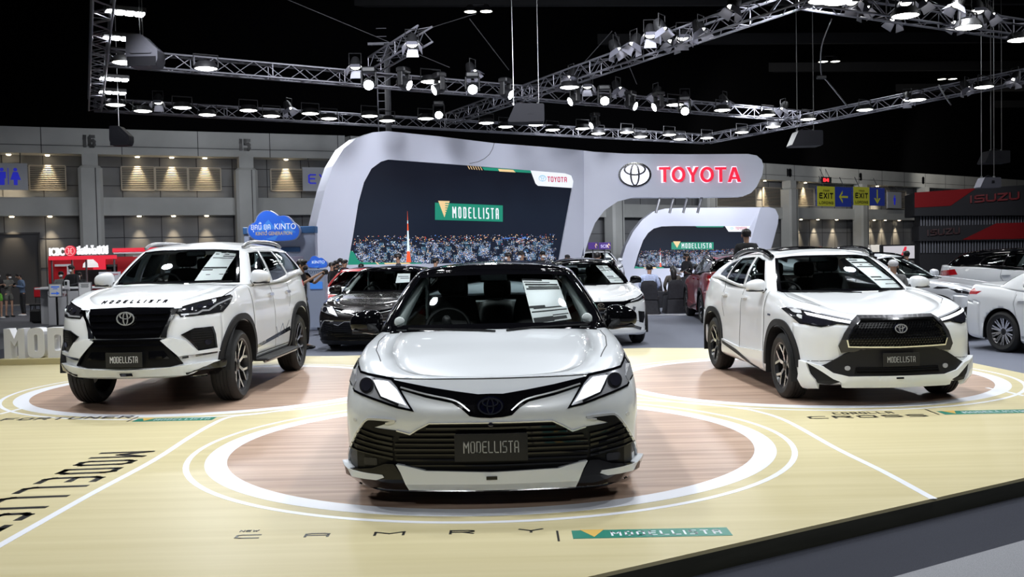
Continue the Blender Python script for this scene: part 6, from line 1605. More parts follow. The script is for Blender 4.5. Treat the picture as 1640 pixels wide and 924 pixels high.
# ------------------------------------------------------------------ dark truck-maker booth at right
grp = mat('booth_charcoal', (.006, .006, .0075), .7, spec=.2); slat_m = mat('booth_slat', (.06, .062, .075), .6); red_d = mat('booth_dark_red', (.10, .002, .003), .7, spec=.1); red_t = 0
PI_ = Plane(at(1470, 420, 44.), R(-14)); a = PI_.P
e = empty('truck_booth', (a.x, a.y, 0), 0, 'dark charcoal and red truck maker booth with slatted bands', 'booth')
fx = lambda ob: (setattr(ob, 'matrix_parent_inverse', Matrix.Translation(-e.location)), ob)[1]
fx(PI_.put('upper_panel', [[(1463, 346), (1463, 309), (1545, 303), (1700, 293), (1700, 345)]], grp, e, .3, 3.)); fx(PI_.put('red_panel', [[(1463, 333), (1463, 309), (1561, 302), (1520, 330)]], red_d, e, .33, .05))
fx(PI_.put('lower_panel', [[(1471, 386), (1471, 362), (1700, 357), (1700, 384)]], grp, e, .1, 2.)); fx(PI_.put('red_panel', [[(1540, 384), (1595, 357.5), (1700, 355), (1700, 381)]], red_d, e, .13, .05))
fx(PI_.put('slat_back', [[(1474, 500), (1474, 345), (1700, 345), (1700, 500)]], grp, e, -.2, 1.5))
for y0, y1 in ((346, 361.5), (385.5, 405)):
    ps = [[(x, y1), (x, y0), (x + 1.8, y0), (x + 1.8, y1)] for x in np.arange(1475, 1660, 4.6)]
    fx(PI_.put('slat_screen', ps, slat_m, e, -.1, .1))
q = PI_.P
def bword(x0, x1, yb, hpx, m, off):
    p0, p1 = PI_.c([(x0, yb), (x1, yb)]); hh = PI_.c([(x0, yb - hpx)])[0][1] - p0[1]; L = p1[0] - p0[0]
    ps, W = letters('ISUZU', hh, L * .21, L * .03, hh * .2, 0, 0, False, .4); k = L / W
    fx(PI_.put('booth_lettering', [[(p0[0] + x * k, p0[1] + z + .05 * x) for x, z in p] for p in ps], m, e, off, .06, px=False))
bword(1549, 1629, 326, 12, em('isuzu_red', (.07, .001, .003), .5), .40); bword(1483, 1536, 378, 10, em('isuzu_red_dim', (.02, .001, .002), .4), .20)
e, w, h, y = board('advert_screen', 1410, 1466, 391, 417, 37, M['plastic'], 'lit advert screen with red tail fin picture at the booth corner', 'screen', .2)
lit_w = em('advert_white', (.62, .60, .64), .8); b = MB(); b.box((w * .5, y, h * .5), (w * .88, .01, h * .82)); b.build('advert_picture', lit_w, e)
b = MB(); b.prism([(w * .52, h * .12), (w * .68, h * .12), (w * .72, h * .85), (w * .66, h * .85)], (0, y - .008, 0), (1, 0, 0), (0, 0, 1), (0, .003, 0)); b.build('advert_picture', red_e, e)
b = MB(); b.prism([(w * .34, h * .12), (w * .52, h * .12), (w * .56, h * .36), (w * .36, h * .42)], (0, y - .008, 0), (1, 0, 0), (0, 0, 1), (0, .003, 0)); b.build('advert_picture', grp, e)
MB().box((w / 2, .1, -e.location.z / 2), (w * .9, .1, e.location.z)).build('screen_stand', M['plastic'], e)
e, w, h, y = board('white_wall_panel', 1393, 1408, 392, 425, 38, mat('panel_beige', (.45, .42, .36), .5, 0, (.5, .45, .38), .3), 'narrow pale panel left of the advert screen', 'panel', .3); MB().box((w / 2, 0, -e.location.z / 2), (w, .3, e.location.z)).build('panel_foot', grp, e)

# low white platform under the small arch
b = MB(); b.box((7.6, 42.5, .1), (12.6, 19., .2)); o = b.build('low_platform', arch_w); tag(o, 'low white platform carrying the small arch and the silver car', 'stage')
MB().box((7.6, 32.97, .1), (12.6, .05, .2)).build('platform_edge', wh_b, o)
# ================================================================== lighting rig under the roof
ZR = 6.6
alu = mat('truss_aluminium', (.22, .22, .25), .45, .5)
def rig(px, py, z=ZR): return ground(px, py, z)
def truss(p0, p1, label, s=.36, name='lighting_truss', pitch=.5):
    d = (p1 - p0); L = d.length; d.normalize(); side = d.cross(Vector((0, 0, 1))); side.normalize(); upv = side.cross(d)
    e = empty(name, p0, 0, label, 'truss', 'aluminium lighting trusses under the roof')
    cs = []
    for a, b in ((-1, -1), (1, -1), (1, 1), (-1, 1)):
        o = side * a * s / 2 + upv * b * s / 2; cs.append(o)
        MB().tube([o, d * L + o], .026, 6).build('chord', alu, e, True)
    m = MB(); n_ = int(L / pitch)
    for f in range(4):
        a, b = cs[f], cs[(f + 1) % 4]
        for k in range(n_):
            t0, t1 = k * L / n_, (k + 1) * L / n_
            p, q = (a, b) if k % 2 == 0 else (b, a)
            m.tube([d * t0 + p, d * t1 + q], .012, 4, cap=False)
            if k % 4 == 0: m.tube([d * t0 + a, d * t0 + b], .014, 4, cap=False)
    m.build('bracing', alu, e); return e
J1, J2, J3 = rig(152, 168), rig(1132, 223), rig(1290, 187)
truss(rig(167, -40), J1, 'truss running away from the viewer at the far left, LED bars hang beside it')
truss(J1, J2, 'far horizontal truss just above the white arch, nearer the back wall')
truss(rig(172, 92), J3, 'long middle truss crossing above the stand, in front of the far truss')
truss(rig(722, 190), rig(1300, -12), 'diagonal truss rising to the upper right over the big arch')
truss(J2, rig(1690, 112), 'truss running from the far right corner toward the upper right edge')
truss(rig(1290, -4), rig(1700, 58), 'nearest truss across the top right corner, thick with lamps')
truss(rig(600, 103, 7.), rig(681, 54, 7.), 'short stub truss on top of the upright mast')
# mast
a = at(619, 70, 34.5); e = empty('lighting_mast', (a.x, a.y, 0), 0, 'dark upright mast with rungs behind the top of the big arch', 'mast')
MB().tube([(0, 0, 0), (0, 0, a.z)], .11, 8).build('mast_tube', joint, e)
m = MB(); m.tube([(-.35, 0, 3), (-.35, 0, a.z - 1.2)], .02)
for k in range(24): m.tube([(-.35, 0, 3.2 + k * .28), (0, 0, 3.2 + k * .28)], .012, 4)
m.build('ladder', alu, e); MB().box((-.2, 0, a.z), (.9, .12, .08)).build('mast_head', alu, e)
# ---- fixtures
lamp_on = mat('lamp_lens', (.9, .9, .9), .3, 0, (1., 1., .94), 9); lamp_hot = mat('lamp_lens_hot', (.9, .9, .9), .3, 0, (.93, .96, 1.), 30); lamp_warm = mat('lamp_lens_ceiling', (.9, .9, .9), .3, 0, (1., 1., .85), 6)
hous = mat('lamp_housing', (.008, .008, .009), .5); blade_m = mat('barn_door', (.20, .20, .24), .4, .3)
def flood(name='floodlight'):
    e = empty(name)
    b = MB(); b.lathe([(.0, .16), (.20, .15), (.27, .05), (.28, 0), (.25, 0)], 20); b.build('housing', hous, e, True, 40)
    b = MB(); b.lathe([(.0, -.035), (.16, -.025), (.25, .0)], 20); b.build('lens', lamp_on, e, True)
    b = MB(); b.tube([(-.28, 0, .05), (-.28, 0, .32), (.28, 0, .32), (.28, 0, .05)], .018); b.build('yoke', hous, e); return e
def bar(name='led_bar'):
    e = empty(name); b = MB(); b.box((0, 0, .05), (.75, .3, .12), bev=.02); b.build('housing', hous, e)
    for k in range(4): MB().box((-.27 + .18 * k, -.03, -.02), (.15, .26, .04), bev=.01).build('led_cell', lamp_hot, e)
    return e
def par(name='spotlight'):
    e = empty(name); tl = Matrix.Rotation(R(-26), 4, 'X')
    def T(o): o.data.transform(tl); return o
    b = MB(); b.lathe([(.0, .34), (.10, .33), (.15, .2), (.16, 0), (.145, 0)], 16); T(b.build('housing', hous, e, True, 40))
    b = MB(); b.lathe([(.0, .03), (.145, .025)], 16); T(b.build('lens', lamp_on, e, True))
    for k in range(4):
        c, s_ = math.cos(PI / 2 * k), math.sin(PI / 2 * k); q = Matrix.Rotation(PI / 2 * k, 4, 'Z')
        b = MB(); b.add([q @ Vector(p) for p in ((.16, -.13, 0), (.16, .13, 0), (.27, .17, -.2), (.27, -.17, -.2), (.165, -.13, 0), (.165, .13, 0), (.275, .17, -.2), (.275, -.17, -.2))], [[0, 1, 2, 3], [7, 6, 5, 4], [0, 4, 5, 1], [2, 6, 7, 3], [1, 5, 6, 2], [0, 3, 7, 4]]); T(b.build('barn_door', blade_m, e))
    b = MB(); b.tube([(-.18, 0, .1), (-.18, 0, .42), (.18, 0, .42), (.18, 0, .1)], .016); b.build('yoke', hous, e); return e
def mover(name='moving_head_light'):
    e = empty(name); tl = Matrix.Rotation(R(-66), 4, 'X')
    b = MB(); b.box((0, 0, .42), (.34, .26, .14), bev=.03); b.build('base', hous, e)
    b = MB(); b.box((-.17, 0, .2), (.05, .14, .36), bev=.02); b.box((.17, 0, .2), (.05, .14, .36), bev=.02); b.build('yoke', hous, e)
    b = MB(); b.lathe([(0, .18), (.1, .17), (.135, .05), (.14, -.16), (.12, -.18)], 18); o = b.build('head', hous, e, True, 40); o.data.transform(tl); o.location = (0, 0, .1)
    b = MB(); b.lathe([(0, -.185), (.07, -.18), (.12, -.165)], 18); o = b.build('lens', lamp_hot, e, True); o.data.transform(tl); o.location = (0, 0, .1); return e
GRP = {'floodlight': 'round floodlights hung under the trusses', 'led_bar': 'LED bars beside the left truss', 'spotlight': 'barn door spotlights clamped on the trusses', 'moving_head_light': 'moving head lamps under the trusses'}
PROTO = {'floodlight': flood, 'led_bar': bar, 'spotlight': par, 'moving_head_light': mover}; FIRST = {}
RUNS = [  # truss wording, kind, dz, px list
 ('far truss above the arch', 'floodlight', -.30, [(185, 168), (229, 178), (292, 172.5), (332, 184), (398, 177), (435, 186), (497, 182), (527, 190), (592, 186), (620, 193.5), (682, 190), (779, 197), (810, 203), (858, 200), (885, 208), (933, 206), (958, 214), (1004, 212), (1026, 219), (1072, 216), (1089, 223)]),
 ('right-hand truss', 'floodlight', -.30, [(1132, 221), (1188, 212), (1238, 203), (1294, 191), (1385, 176), (1469, 160), (1576, 139.5)]),
 ('middle truss', 'floodlight', -.30, [(199, 100.5), (330, 110), (690, 131), (912, 140), (1081, 168), (1157, 176.5), (1229, 184.5)]),
 ('top right truss', 'floodlight', -.30, [(1318, 1.5), (1341, 3.5), (1450, 25.5), (1551, 44), (1634, 64)]),
 ('left truss', 'led_bar', -.1, [(200, 20), (193, 61), (182.5, 126.5), (180, 148)]),
 ('middle truss', 'spotlight', .1, [(569, 108), (757, 116), (915, 124), (941, 139), (990, 143), (1050, 152), (1097, 160), (1161, 164), (1254, 175)]),
 ('far truss', 'spotlight', .1, [(253, 164.5), (463, 175)]),
 ('diagonal truss', 'spotlight', .15, [(660, 72), (987, 81), (1015, 72), (1042, 57), (1060, 49), (1077, 68), (1094, 61), (1122, 50), (1173, 13)]),
 ('right-hand truss', 'spotlight', .1, [(1454, 160), (1548, 142), (1625, 128)]),
 ('top right truss', 'spotlight', .15, [(1364, 4), (1385, 15), (1433, 33), (1451, 5), (1477, 5), (1532, 10), (1567, 18), (1586, 26), (1531, 38)]),
 ('middle truss', 'moving_head_light', -.62, [(591, 140), (647, 140), (704, 147.5), (757, 147), (810, 155), (921, 165), (968, 165), (1010, 173), (1055, 174), (1096, 181)]),
 ('far truss', 'moving_head_light', -.35, [(703, 187), (836, 195), (953, 203)]),
]
ORD = 'first second third fourth fifth sixth seventh eighth ninth tenth eleventh twelfth thirteenth fourteenth fifteenth sixteenth seventeenth eighteenth nineteenth twentieth twenty-first'.split()
WHAT = {'floodlight': 'round floodlight', 'led_bar': 'four cell LED bar', 'spotlight': 'barn door spotlight', 'moving_head_light': 'moving head lamp'}
for run, kind, dz, pts in RUNS:
    for i, (x, y) in enumerate(pts):
        zz = ZR - .18 + dz if kind != 'led_bar' else ZR - .1
        p = ground(x, y, zz)
        lb = f'{WHAT[kind]} on the {run}, {ORD[i]} from the left' if kind != 'led_bar' else f'{WHAT[kind]} beside the {run}, {ORD[i]} from the top'
        if kind not in FIRST:
            o = PROTO[kind](kind); FIRST[kind] = o; tag(o, lb, 'light', GRP[kind]); o.location = p
        else: o = dup(FIRST[kind], None, p, None, lb)
        o.rotation_euler = (0, 0, R(30.7) if kind in ('floodlight', 'led_bar') else (R(70) * math.sin(i * 2.1) - math.atan2(p.x, p.y) * .6))
        if kind == 'spotlight' : o.scale = (.78,) * 3 if 'top right' in run else (.85,) * 3
# high bay lamps in the dark roof
hb = None
for i, (x, y, lb) in enumerate(((766, 19, 'pair of high bay lamps above the middle truss'), (1328, 99, 'pair of high bay lamps beside the slack cable'), (1517, 127, 'pair of high bay lamps over the right-hand truss'), (1397, 201, 'pair of high bay lamps below the right-hand truss'), (1551, 215, 'single dim high bay lamp far back at right'), (1135, 186, 'single dim high bay lamp left of the hanging speaker cables'))):
    p = ground(x, y, 11.5)
    if hb is None:
        hb = empty('high_bay_lamp', p, 0, lb, 'light', 'high bay lamps in the dark roof')
        for s_ in (-.32, .32):
            MB().lathe([(.0, .3), (.1, .28), (.26, .02), (.28, 0), (.26, 0)], 16, 'z', (s_, 0, 0)).build('shade', hous, hb, True, 40)
            MB().lathe([(0, -.02), (.24, .01)], 16, 'z', (s_, 0, 0)).build('lens', lamp_warm, hb, True)
        MB().tube([(-.32, 0, .3), (.32, 0, .3)], .03).build('hanger', hous, hb)
    else: o = dup(hb, None, p, None, lb); o.scale = (.7, .7, .7) if 'single' in lb else (1, 1, 1)
# hanging loudspeakers
spk = mat('speaker_grey', (.075, .075, .095), .55); spk_d = mat('speaker_dark', (.010, .010, .013), .6, spec=.15)
def speaker(px, py, w_px, Y, kind, cables, label, m):
    p = at(px, py, Y); k = Y / F_; w = w_px * k
    e = empty('hanging_speaker', p, 0, label, 'speaker', 'loudspeakers hung from the roof')
    if kind == 'wedge':
        h = w * 1.0; prof = [(-w * .48, h * .5), (-w * .0, h * .5), (w * .5, 0), (w * .5, -h * .28), (w * .42, -h * .48), (-w * .42, -h * .5), (-w * .5, -h * .2)]
    else:
        h = w * .55; prof = [(-w * .5, -h * .45), (-w * .28, h * .42), (w * .5, h * .38), (w * .5, -h * .5), (-w * .45, -h * .5)]
    MB().prism(roundc(prof, w * .05), (0, -w * .3, 0), (1, 0, 0), (0, 0, 1), (0, w * .7, 0)).build('cabinet', m, e)
    if kind == 'wedge':
        MB().prism(roundc([(-w * .36, h * .36), (-w * .05, h * .36), (w * .32, -.02 * h), (w * .32, -h * .1), (-w * .36, -h * .1)], w * .06), (0, -w * .3 - .01, 0), (1, 0, 0), (0, 0, 1), (0, .02, 0)).build('grille', m, e)
        MB().prism(rect(-w * .46, -h * .5, w * .45, -h * .2), (0, -w * .31, 0), (1, 0, 0), (0, 0, 1), (0, .02, 0)).build('lower_panel', spk_d, e)
    else:
        MB().prism(rect(w * .05, -h * .12, w * .18, h * .12), (0, -w * .3 - .01, 0), (1, 0, 0), (0, 0, 1), (0, .02, 0)).build('handle', spk_d, e)
        MB().tube([(-w * .2, 0, h * .4), (0, 0, h * .6), (w * .3, 0, h * .4)], .012).build('signal_cable', spk_d, e)
    for cx in cables:
        x = (cx - px) * k; m_ = MB(); m_.tube([(x, 0, h * .38), (x, 0, 10.)], .011, 5); m_.build('suspension_cable', M['steel'], e)
        m_ = MB(); m_.tube([(x, 0, h * .4), (x - .04, 0, h * .5), (x, 0, h * .56), (x + .04, 0, h * .5), (x, 0, h * .4)], .012, 5); m_.build('shackle', M['steel'], e)
speaker(232, 83, 50, 19., 'wedge', (225.5, 229.5), 'large angular grey loudspeaker nearest the left truss', spk)
speaker(194, 218, 31, 27., 'wedge', (191,), 'smaller angular loudspeaker before the numbered fascia', spk_d)
speaker(842, 181, 58, 24., 'box', (823, 863), 'dark box loudspeaker hanging in front of the far truss', spk_d)
speaker(1289, 221, 49, 27., 'box', (1277, 1303), 'box loudspeaker below the right corner of the trusses', spk_d)
speaker(1592, 251, 40, 30., 'box', (1587, 1604), 'upper of two box loudspeakers at the right', spk_d)
speaker(1582, 292, 33, 29., 'box', (1572, 1592), 'lower pale box loudspeaker before the dark red booth', spk)
# slack cables
for pts, lb in (([(1332, 30), (1316, 74), (1315.5, 118), (1325, 130), (1357, 170)], 'slack pale cable hanging down to the corner of the right trusses'), ([(1503, 136), (1512, 152), (1523, 168)], 'short cable crossing the right-hand truss')):
    P = [at(x, y, 27 + .4 * i) for i, (x, y) in enumerate(pts)]; e = empty('hanging_cable', P[0], 0, lb, 'cable')
    MB().tube([Vector(q) - P[0] for q in curve([tuple(p) for p in P], 4)], .022, 6).build('cable', M['steel'], e, True)
    if len(pts) > 3: MB().box(tuple(P[2] + Vector((0, 0, -.1)) - P[0]), (.28, .1, .1), bev=.02).build('junction_box', hous, e)
for i, (x0, y0, x1, y1) in enumerate(((450, -5, 720, 178 - 70), (762, 22, 640, 60), (752, 30, 815, 112), (1280 - 300, 50, 930, 106), (985, 52, 1020, 135))):
    a, b = at(x0, y0, 27), at(x1, y1, 29); e = empty('rigging_wire', a, 0, ('thin dark rigging wire above the middle truss', 'thin dark rigging wire left of the high bay pair', 'thin dark rigging wire right of the high bay pair', 'thin dark rigging wire on the left of the diagonal truss', 'thin dark rigging wire on the right of the diagonal truss')[i], 'cable')
    MB().tube([(0, 0, 0), b - a], .012, 4).build('wire', joint, e)
# faint roof steel
roof_b = mat('roof_beam_dark', (.008, .008, .009), .8)
for k in range(7):
    p0 = Vector((-60, 30 + k * 9, 13.5 + (k % 2) * .6)); o = MB(); o.box((0, 30 + k * 9, 14), (150, .35, .6), R(4)); o = o.build('ceiling_beam', roof_b); tag(o, kind='structure')
# ================================================================== people and chairs
skin_m = noise_col(mat('skin', (.36, .21, .14), .55), (.33, .19, .125), (.40, .24, .165), (9, 9, 9)); hair_m = mat('black_hair', (.010, .008, .008), .45)
def cloth(n, c): return noise_col(mat('cloth_' + n, c, .85), tuple(q * .85 for q in c), tuple(min(1, q * 1.15) for q in c), (40, 40, 40))
K_ = cloth('black', (.010, .010, .012)); NV = cloth('navy', (.018, .024, .048)); CH = cloth('charcoal', (.04, .045, .055)); LB = cloth('pale_blue', (.45, .52, .72)); WHT = cloth('white', (.62, .62, .64)); BR = cloth('brown_tweed', (.07, .06, .05)); DN = cloth('denim', (.10, .15, .24)); GRN = cloth('lime', (.12, .40, .04)); GY = cloth('grey', (.12, .12, .12)); DJ = cloth('dark_denim', (.02, .03, .08)); KH = cloth('khaki_grey', (.10, .10, .09))
mask_w = mat('mask_white', (.62, .66, .70), .7); mask_b = mat('mask_black', (.012, .012, .014), .7); shoe_w = mat('shoe_white', (.6, .6, .6), .5); shoe_k = mat('shoe_black', (.012, .012, .012), .4)
def skin_obj(name, pts, edges, rad, m, parent, lv=2, root=0):
    me = bpy.data.meshes.new(name); me.from_pydata([tuple(p) for p in pts], edges, []); o = link(name, me, m, parent)
    bm = bmesh.new(); bm.from_mesh(me); ly = bm.verts.layers.skin.verify(); bm.verts.ensure_lookup_table()
    for i, v in enumerate(bm.verts):
        r = rad[i]; v[ly].radius = r if isinstance(r, tuple) else (r, r); v[ly].use_root = (i == root)
    bm.to_mesh(me); bm.free()
    sk = o.modifiers.new('skin', 'SKIN'); sk.use_smooth_shade = True; sk.branch_smoothing = .3
    sb = o.modifiers.new('sub', 'SUBSURF'); sb.levels = lv - 1; sb.render_levels = lv - 1
    return o
def person(loc, rz, label, pose='stand', top=K_, low=K_, mask=mask_w, hair='short', h=1.68, sleeves=True, shoes=shoe_k, legs_bare=False, lean=0., held=None, group=None, seat_z=.47, look=0., head_down=0.):
    e = empty('person', loc, rz, label, 'person', group); k = h / 1.70
    V = lambda x, y, z: Vector((x, y + lean * max(0, z - .9), z)) * k
    if pose == 'sit':
        dz = seat_z / k + .06 - .92
        hip = [V(-.10, 0, .92 + dz), V(.10, 0, .92 + dz)]; knee = [V(-.13, -.42, .52), V(.13, -.42, .52)]; ank = [V(-.12, -.38, .09), V(.12, -.38, .09)]
    else:
        dz = 0; hip = [V(-.09, 0, .90), V(.09, 0, .90)]; knee = [V(-.11, -.02, .49), V(.11, -.03, .49)]; ank = [V(-.11, .02, .08), V(.12, 0, .08)]
    Z = lambda z: z + dz
    pel, wst, chs, nek = V(0, 0, Z(.95)), V(0, .0, Z(1.10)), V(0, .0, Z(1.30)), V(0, .0, Z(1.46))
    sh = [V(-.175, 0, Z(1.39)), V(.175, 0, Z(1.39))]
    A = {'stand': [((-.23, .02, 1.12), (-.22, -.06, .90)), ((.23, .02, 1.12), (.22, -.06, .90))],
         'phone': [((-.23, .0, 1.13), (-.07, -.25, 1.22)), ((.23, .0, 1.13), (.06, -.26, 1.20))],
         'photo': [((-.26, -.14, 1.24), (-.12, -.42, 1.42)), ((.26, -.14, 1.24), (.10, -.42, 1.42))],
         'paper': [((-.23, .0, 1.13), (-.08, -.26, 1.08)), ((.23, .02, 1.12), (.10, -.27, 1.08))],
         'sit': [((-.25, -.02, 1.13), (-.15, -.28, 1.02)), ((.25, -.02, 1.13), (.15, -.28, 1.02))],
         'desk': [((-.25, -.10, 1.14), (-.12, -.36, 1.08)), ((.25, -.10, 1.14), (.12, -.36, 1.08))]}[pose]
    elb = [V(p[0][0], p[0][1], Z(p[0][2])) for p in A]; wri = [V(p[1][0], p[1][1], Z(p[1][2])) for p in A]
    hd = Vector((0, -.03 - .05 * head_down, Z(1.58) - .02 * head_down)); hdV = V(*hd); tp = V(0, .0 - .06 * head_down, Z(1.665) - .03 * head_down); jaw = V(0, -.045 - .07 * head_down, Z(1.515) - .03 * head_down)
    P = [pel, wst, chs, nek, hdV, tp]; rd = [(.07, .06), (.06, .05), (.07, .05), .048, (.078, .092), (.055, .065)]; Ed = [(0, 1), (1, 2), (2, 3), (3, 4), (4, 5)]
    rd = [tuple(q * k for q in r) if isinstance(r, tuple) else r * k for r in rd]
    for s_ in (0, 1):
        b = len(P); P += [hip[s_], knee[s_], ank[s_], ank[s_] + V(0, -.12, -.035) - V(0, 0, 0) if True else None]; rd += [(.082 if legs_bare else .05) * k, .045 * k, .032 * k, (.03 * k, .022 * k)]; Ed += [(0, b), (b, b + 1), (b + 1, b + 2), (b + 2, b + 3)]
        b = len(P); d = (wri[s_] - elb[s_]).normalized(); P += [sh[s_], elb[s_], wri[s_], wri[s_] + d * .075 * k]; rd += [.036 * k, .033 * k, .025 * k, (.034 * k, .017 * k)]; Ed += [(2, b), (b, b + 1), (b + 1, b + 2), (b + 2, b + 3)]
        sd = d.cross(Vector((0, 0, 1))); sd = sd.normalized() if sd.length > .05 else Vector((1, 0, 0)); pm = b + 3; dn_ = Vector((0, 0, -1)) if abs(d.z) < .8 else Vector((0, -1, 0))
        for f, (off, ln) in enumerate(((-.027, .062), (-.009, .072), (.009, .068), (.027, .052))):
            q = len(P); r0 = wri[s_] + d * .085 * k + sd * off * k; P += [r0, r0 + (d * .7 + dn_ * .35) * ln * k * .55, r0 + (d * .55 + dn_ * .9) * ln * k * .9]; rd += [.0095 * k, .0085 * k, .007 * k]; Ed += [(pm, q), (q, q + 1), (q + 1, q + 2)]
        q = len(P); t0 = wri[s_] + d * .035 * k + sd * (.03 if s_ else -.03) * k; P += [t0, t0 + (d * .6 + sd * (.5 if s_ else -.5) + dn_ * .2) * .045 * k]; rd += [.011 * k, .008 * k]; Ed += [(b + 2, q), (q, q + 1)]
    body = skin_obj('body', P, Ed, rd, skin_m, e, 2)
    # face: nose, ears, eyes
    f = MB(); c = hdV + Vector((0, -.088, -.012)) * k; f.ellipsoid(c, (.013 * k, .018 * k, .022 * k), 8, 6)
    for s_ in (-1, 1): f.ellipsoid(hdV + Vector((s_ * .082, .01, -.01)) * k, (.012 * k, .022 * k, .034 * k), 8, 6)
    f.build('face', skin_m, e, True)
    f = MB()
    for s_ in (-1, 1): f.ellipsoid(hdV + Vector((s_ * .032, -.084, .018)) * k, (.013 * k, .008 * k, .008 * k), 8, 5)
    f.build('eyes', hair_m, e, True)
    if mask: 
        f = MB(); f.ellipsoid(hdV + Vector((0, -.058, -.045)) * k, (.058 * k, .046 * k, .040 * k), 14, 8); f.build('face_mask', mask, e, True)
    if hair == 'cap':
        f = MB(); f.ellipsoid(hdV + Vector((0, .01, .05)) * k, (.094 * k, .105 * k, .075 * k), 16, 8); f.box(tuple(hdV + Vector((0, -.13, .045)) * k), (.13 * k, .1 * k, .012)); f.build('cap', WHT, e, True, 40)
    else:
        f = MB(); f.ellipsoid(hdV + Vector((0, .030, .040)) * k, (.090 * k, .092 * k, .088 * k), 18, 10); f.ellipsoid(hdV + Vector((0, -.02, .075)) * k, (.078 * k, .075 * k, .048 * k), 14, 8)
        if hair == 'long':
            f.tube([hdV + Vector((0, .04, .06)) * k, hdV + Vector((0, .075, -.06)) * k, hdV + Vector((0, .09, -.2)) * k, hdV + Vector((0, .09, -.34)) * k], [.08 * k, .088 * k, .08 * k, .045 * k], 12)
        if hair == 'bun': f.ellipsoid(hdV + Vector((0, .11, .07)) * k, (.045 * k,) * 3, 10, 6)
        f.build('hair', hair_m, e, True)
    # clothing follows the same joints, a little larger
    g = 1.13
    P = [pel - Vector((0, 0, .06 * k)), pel, wst, chs, chs.lerp(nek, .86)]; rd = [(.15 * k, .115 * k), (.142 * k, .112 * k), (.132 * k, .10 * k), (.17 * k, .125 * k), (.07 * k, .072 * k)]; Ed = [(0, 1), (1, 2), (2, 3), (3, 4)]
    for s_ in (0, 1):
        b = len(P); end = wri[s_].lerp(elb[s_], .06) if sleeves else elb[s_].lerp(sh[s_], .15)
        P += [sh[s_], elb[s_] if sleeves else sh[s_].lerp(elb[s_], .5), end]; rd += [.066 * k, .05 * k if sleeves else .058 * k, .037 * k if sleeves else .056 * k]; Ed += [(3, b), (b, b + 1), (b + 1, b + 2)]
    skin_obj('jacket' if sleeves else 'shirt', P, Ed, rd, top, e, 2, 2)
    P = [pel + Vector((0, 0, .03 * k)), pel - Vector((0, 0, .04 * k))]; rd = [(.133 * k, .108 * k), (.138 * k, .112 * k)]; Ed = [(0, 1)]
    for s_ in (0, 1):
        b = len(P)
        if legs_bare: P += [hip[s_], hip[s_].lerp(knee[s_], .72)]; rd += [.096 * k, .085 * k]; Ed += [(1, b), (b, b + 1)]
        else: P += [hip[s_], knee[s_], ank[s_]]; rd += [.096 * k, .068 * k, .052 * k]; Ed += [(1, b), (b, b + 1), (b + 1, b + 2)]
    skin_obj('shorts' if legs_bare else 'trousers', P, Ed, rd, low, e, 2)
    for s_ in (0, 1):
        q = ank[s_]; f = MB(); f.ellipsoid(q + Vector((0, -.06 * k, -.04 * k)), (.047 * k, .135 * k, .04 * k), 12, 8); f.build('shoe', shoes, e, True)
    if look: pass
    return e, wri, k
def holding(nm, person_e, p, size, m, label, cat, rz=0.):
    w = Matrix.Translation(person_e.location) @ Matrix.Rotation(person_e.rotation_euler.z, 4, 'Z') @ Vector(p)
    b = MB(); b.box((0, 0, 0), size, bev=min(size) * .2); o = b.build(nm, m); o.location = w; o.rotation_euler = (R(-50) if nm != 'camera' else 0, 0, person_e.rotation_euler.z); tag(o, label, cat); return o
def spot_at(px, Y, z=0.): q = at(px, 420, Y); return (q.x, Y, z)
# chairs in black stretch covers
cover = noise_col(mat('black_chair_cover', (.014, .014, .018), .7), (.012, .012, .016), (.02, .02, .026), (14, 14, 14))
def cover_chair(loc, rz, label):
    e = empty('covered_chair', loc, rz, label, 'chair', 'black covered banquet chairs')
    g = []
    for (z, w, d, y) in ((0, .27, .27, 0), (.1, .255, .255, 0), (.3, .235, .24, 0), (.43, .23, .235, 0), (.47, .225, .225, 0)):
        g.append([Vector((p[0], p[1] + y, z)) for p in roundc([(-w, -d), (w, -d), (w, d), (-w, d)], .05, 3)])
    m = MB().grid(list(map(list, zip(*g))), True); m.add(g[-1], [list(range(len(g[-1])))]); m.build('seat_cover', cover, e, True, 50)
    g = []
    for (z, w, d, y) in ((.40, .225, .05, .21), (.6, .225, .04, .235), (.74, .215, .035, .26), (.86, .19, .03, .275), (.90, .12, .022, .28)):
        g.append([Vector((p[0], p[1] + y, z)) for p in roundc([(-w, -d), (w, -d), (w, d), (-w, d)], .03, 3)])
    m = MB().grid(list(map(list, zip(*g))), True); m.add(g[-1], [list(range(len(g[-1])))]); m.build('back_cover', cover, e, True, 50)
    for sx, sy in ((1, 1), (-1, 1), (1, -1), (-1, -1)): MB().lathe([(0, 0), (.04, 0), (.03, .05)], 10, 'z', (sx * .24, sy * .24, 0)).build('foot_pocket', cover, e)
    return e
q = ground(1041, 503); cover_chair(q, R(168), 'black covered chair under the visitor in the pale blue shirt'); C1 = q
q = ground(1079, 501); cover_chair(q, R(186), 'black covered chair under the long-haired visitor'); C2 = q
q = ground(1116, 499); cover_chair(q, R(160), 'black covered chair under the visitor in navy'); C3 = q
q = ground(1094, 493); cover_chair(q, R(-30), 'black covered chair between the long-haired and the navy visitor'); 
q = ground(1056, 492); cover_chair(q, R(20), 'black covered chair beyond the visitor in the pale blue shirt')
B_ = R(180)
person((C1.x, C1.y, 0), B_ + R(-12), 'seated person in a pale blue shirt seen from behind', 'sit', LB, DJ, None, h=1.75, lean=-.12)
person((C2.x, C2.y, 0), B_ + R(8), 'seated long-haired person in a brown jacket seen from behind', 'sit', BR, K_, None, 'long', 1.62)
